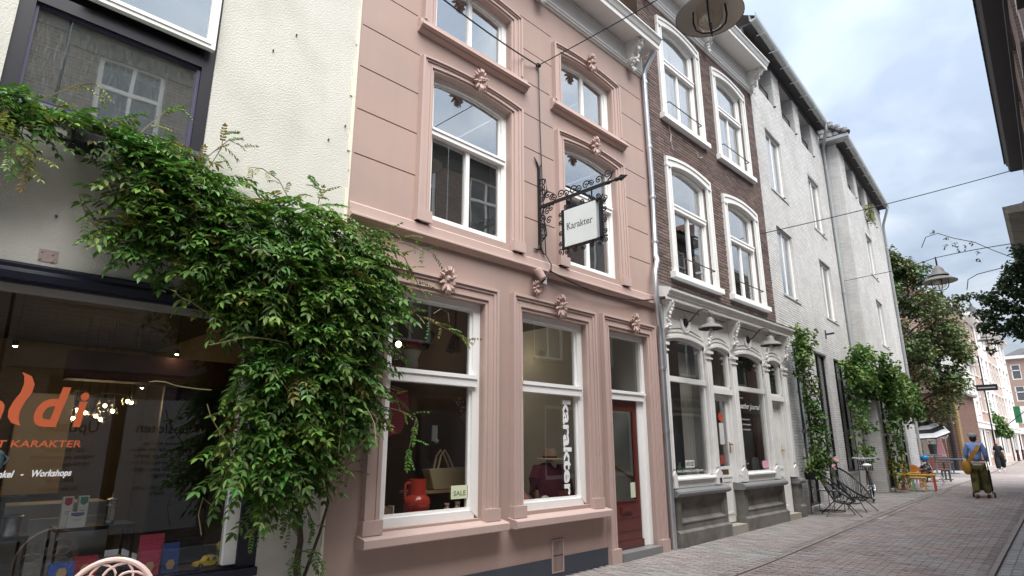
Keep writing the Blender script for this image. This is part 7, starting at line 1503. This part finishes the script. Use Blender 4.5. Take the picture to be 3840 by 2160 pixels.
head(r, q(.02,0,1.56), .95*k, f); limb_body('neck', [q(0,0,1.40),q(.01,0,1.50)], [(0,1)], [.05,.045], SK, r, 1); part('hair', MB().ball(q(-.02,0,1.60), .098, 12, 8, (.95,.95,.95)), TX('hairred',(.10,.03,.025)), r, smooth=True)
for a, b, h in ((.18,.11,.05),(-.20,-.11,.10)): part('shoe', MB().ball(q(a+.04,b,h), .05, 10, 6, (2.0,.9,.9)), TX('shoewhite',(.72,.72,.72)), r, smooth=True)
# child in a blue helmet
r, q, f, s, k = person((26.0,-.26,.21), (-.18,.98,0), 1.05, None, 'child with a blue helmet and patterned black and white jacket sitting on the red bike')
JK = mat('child_jacket',(.55,.55,.55),.8,var=0,c2=(.03,.03,.035),s2=9,lo=.47,hi=.53)
tv = [q(0,0,.80),q(.02,0,1.0),q(.05,0,1.22),q(.06,.15,1.25),q(.06,-.15,1.25),q(.22,.18,1.10),q(.22,-.18,1.10),q(.42,.16,1.05),q(.42,-.16,1.05)]
limb_body('jacket', tv, [(0,1),(1,2),(2,3),(2,4),(3,5),(4,6),(5,7),(6,8)], [(.18,.15),(.19,.15),(.14,.12),.09,.09,.075,.075,.05,.05], JK, r)
tv = [q(0,0,.76),q(.10,.12,.72),q(.10,-.12,.72),q(.38,.15,.62),q(.34,-.15,.58),q(.30,.16,.22),q(.22,-.16,.18)]
limb_body('trousers', tv, [(0,1),(0,2),(1,3),(2,4),(3,5),(4,6)], [(.17,.14),.11,.11,.09,.09,.065,.065], TX('childtrousers',(.30,.18,.10)), r)
head(r, q(.10,0,1.48), 1.0*k*1.55, f); limb_body('neck', [q(.05,0,1.24),q(.08,0,1.38)], [(0,1)], [.06,.055], SK, r, 1)
part('helmet', MB().lathe([(.125,-.01),(.135,.03),(.125,.09),(.08,.135),(0,.15)], q(.08,0,1.50), 18), TX('helmetblue',(.02,.24,.58),rough=.3), r, smooth=True)
for e in (-1,1): hand(r, q(.42,.16*e,1.04), f, (0,0,1), k*1.2, .9); part('shoe', MB().ball(q(.36 if e > 0 else .28,.16*e,.12 if e > 0 else .08), .05, 8, 6, (1.0,1.7,.9)), TX('shoechild',(.5,.5,.5)), r, smooth=True)
# ------------------------------------------------------------------ terrace beyond the grey houses
um = thing('parasol', 'black and white striped parasol on the terrace by the brick corner house', 'parasol', (36.2,1.85,.21)); cx, cy, cz = 36.2, 1.95, 2.28
part('pole', MB().tube([(cx,cy,.21),(cx,cy,3.1)], .03, 8), M['zinc'], um)
for b in range(7):
    r0, r1 = 1.35*b/7, 1.35*(b+1)/7; z0, z1 = cz+.95*(1-b/7)**.9, cz+.95*(1-(b+1)/7)**.9
    part('canopy_band', MB().lathe([(max(r0,.01),z0-cz),(r1,z1-cz)], (cx,cy,cz), 8, (-.30,-.05,1)), TX('canopywhite',(.86,.86,.86)) if b % 2 == 0 else TX('canopyblack',(.02,.022,.022)), um, tidy=False)
part('valance', MB().lathe([(1.35,0),(1.36,-.06)], (cx,cy,cz), 8, (-.30,-.05,1)), TX('canopyblack',(.02,.022,.022)), um)
def terrace_table(x, y, lab, c, w_=.7, h=.72):
    r = thing('terrace_table', lab, 'table', (x,y,.21)); part('table_top', MB().box(x-w_*.4,x+w_*.4,y-w_/2,y+w_/2,.21+h-.035,.21+h), c, r); part('column', MB().box(x-.03,x+.03,y-.03,y+.03,.23,.21+h-.03), c, r); part('foot', MB().box(x-.25,x+.25,y-.04,y+.04,.21,.24).box(x-.04,x+.04,y-.25,y+.25,.212,.238), c, r)
terrace_table(37.3,1.62,'grey topped terrace table nearest the parasol',TX('tblgrey',(.22,.25,.27)),.8,.92); terrace_table(38.6,1.15,'blue terrace table in front of the brick wall',TX('tblblue',(.10,.20,.27)),1.1); terrace_table(31.5,.25,'small dark terrace table behind the child',TX('tbldark',(.08,.08,.085)),.6)
def stool(x, y, lab): low_bench(x, y, .2, .8, .34, .45, TX('benchdark',(.09,.085,.08)), [TX('benchdark',(.09,.085,.08))]*4, lab)
stool(30.2,.0,'dark low bench on the terrace behind the child'); 
cl = thing('clothes_rack', 'rack of pale green and pink dresses in front of the corner house', 'clothes rack', (38.8,2.0,.21)); part('rail', MB().tube([(38.8,1.3,.21),(38.8,1.3,2.0),(38.8,2.6,2.0),(38.8,2.6,.21)], .025), M['zinc'], cl)
for i, (y, c, nm) in enumerate(((1.85,(.40,.62,.55),'dressgreen'),(1.55,(.62,.30,.32),'dresspink'),(2.15,(.55,.48,.42),'dresscream'))): part('dress', MB().prism([(y-.07,1.95),(y+.07,1.95),(y+.20,1.0),(y-.20,1.0)], 'x', 38.7-.06*i, 38.76-.06*i), TX(nm,c), cl)
fp = thing('flower_pot', 'pink and cream flowers in a tall pot under the parasol', 'flower pot', (37.9,1.75,.21)); part('foliage', leaf_cloud(rr, [(37.9,1.85,1.95,.25,.5,.25),(37.9,1.35,2.05,.2,.35,.2)], 160, .10), TX('flowerpale',(.62,.48,.42)), fp, kind='stuff', tidy=False); part('pot', MB().lathe([(.15,0),(.2,.5),(.17,.5)], (37.9,1.75,1.15), 12), M['soffit'], fp)
single('drain_cover', MB().box(17.9,18.35,-.18,.10,gz(18)+.004,gz(18)+.012), M['blackmetal'], 'dark metal drain cover beside the bicycle', 'drain cover')

for i in range(14):
    x = rr.uniform(7.5,17); y = rr.uniform(-3.2,-.15); z = gz(x)+.006; a = rr.uniform(0,6.28); mb = MB(); d = Vector((math.cos(a),math.sin(a),0)); leaflet(mb, Vector((x,y,z)), d, Vector((0,0,1)), rr.uniform(.05,.08), .018); k = len(mb.v)
    mb.v = [(p[0],p[1],max(p[2],gz(x)+.004)+.004*abs(math.sin(q*1.7))) for q, p in enumerate(mb.v)]
    single('fallen_leaf', mb, M['leafy'] if i % 3 else M['bark'], 'small dry leaf fallen on the paving', 'leaf', group='fallen leaves on the paving', tidy=False)
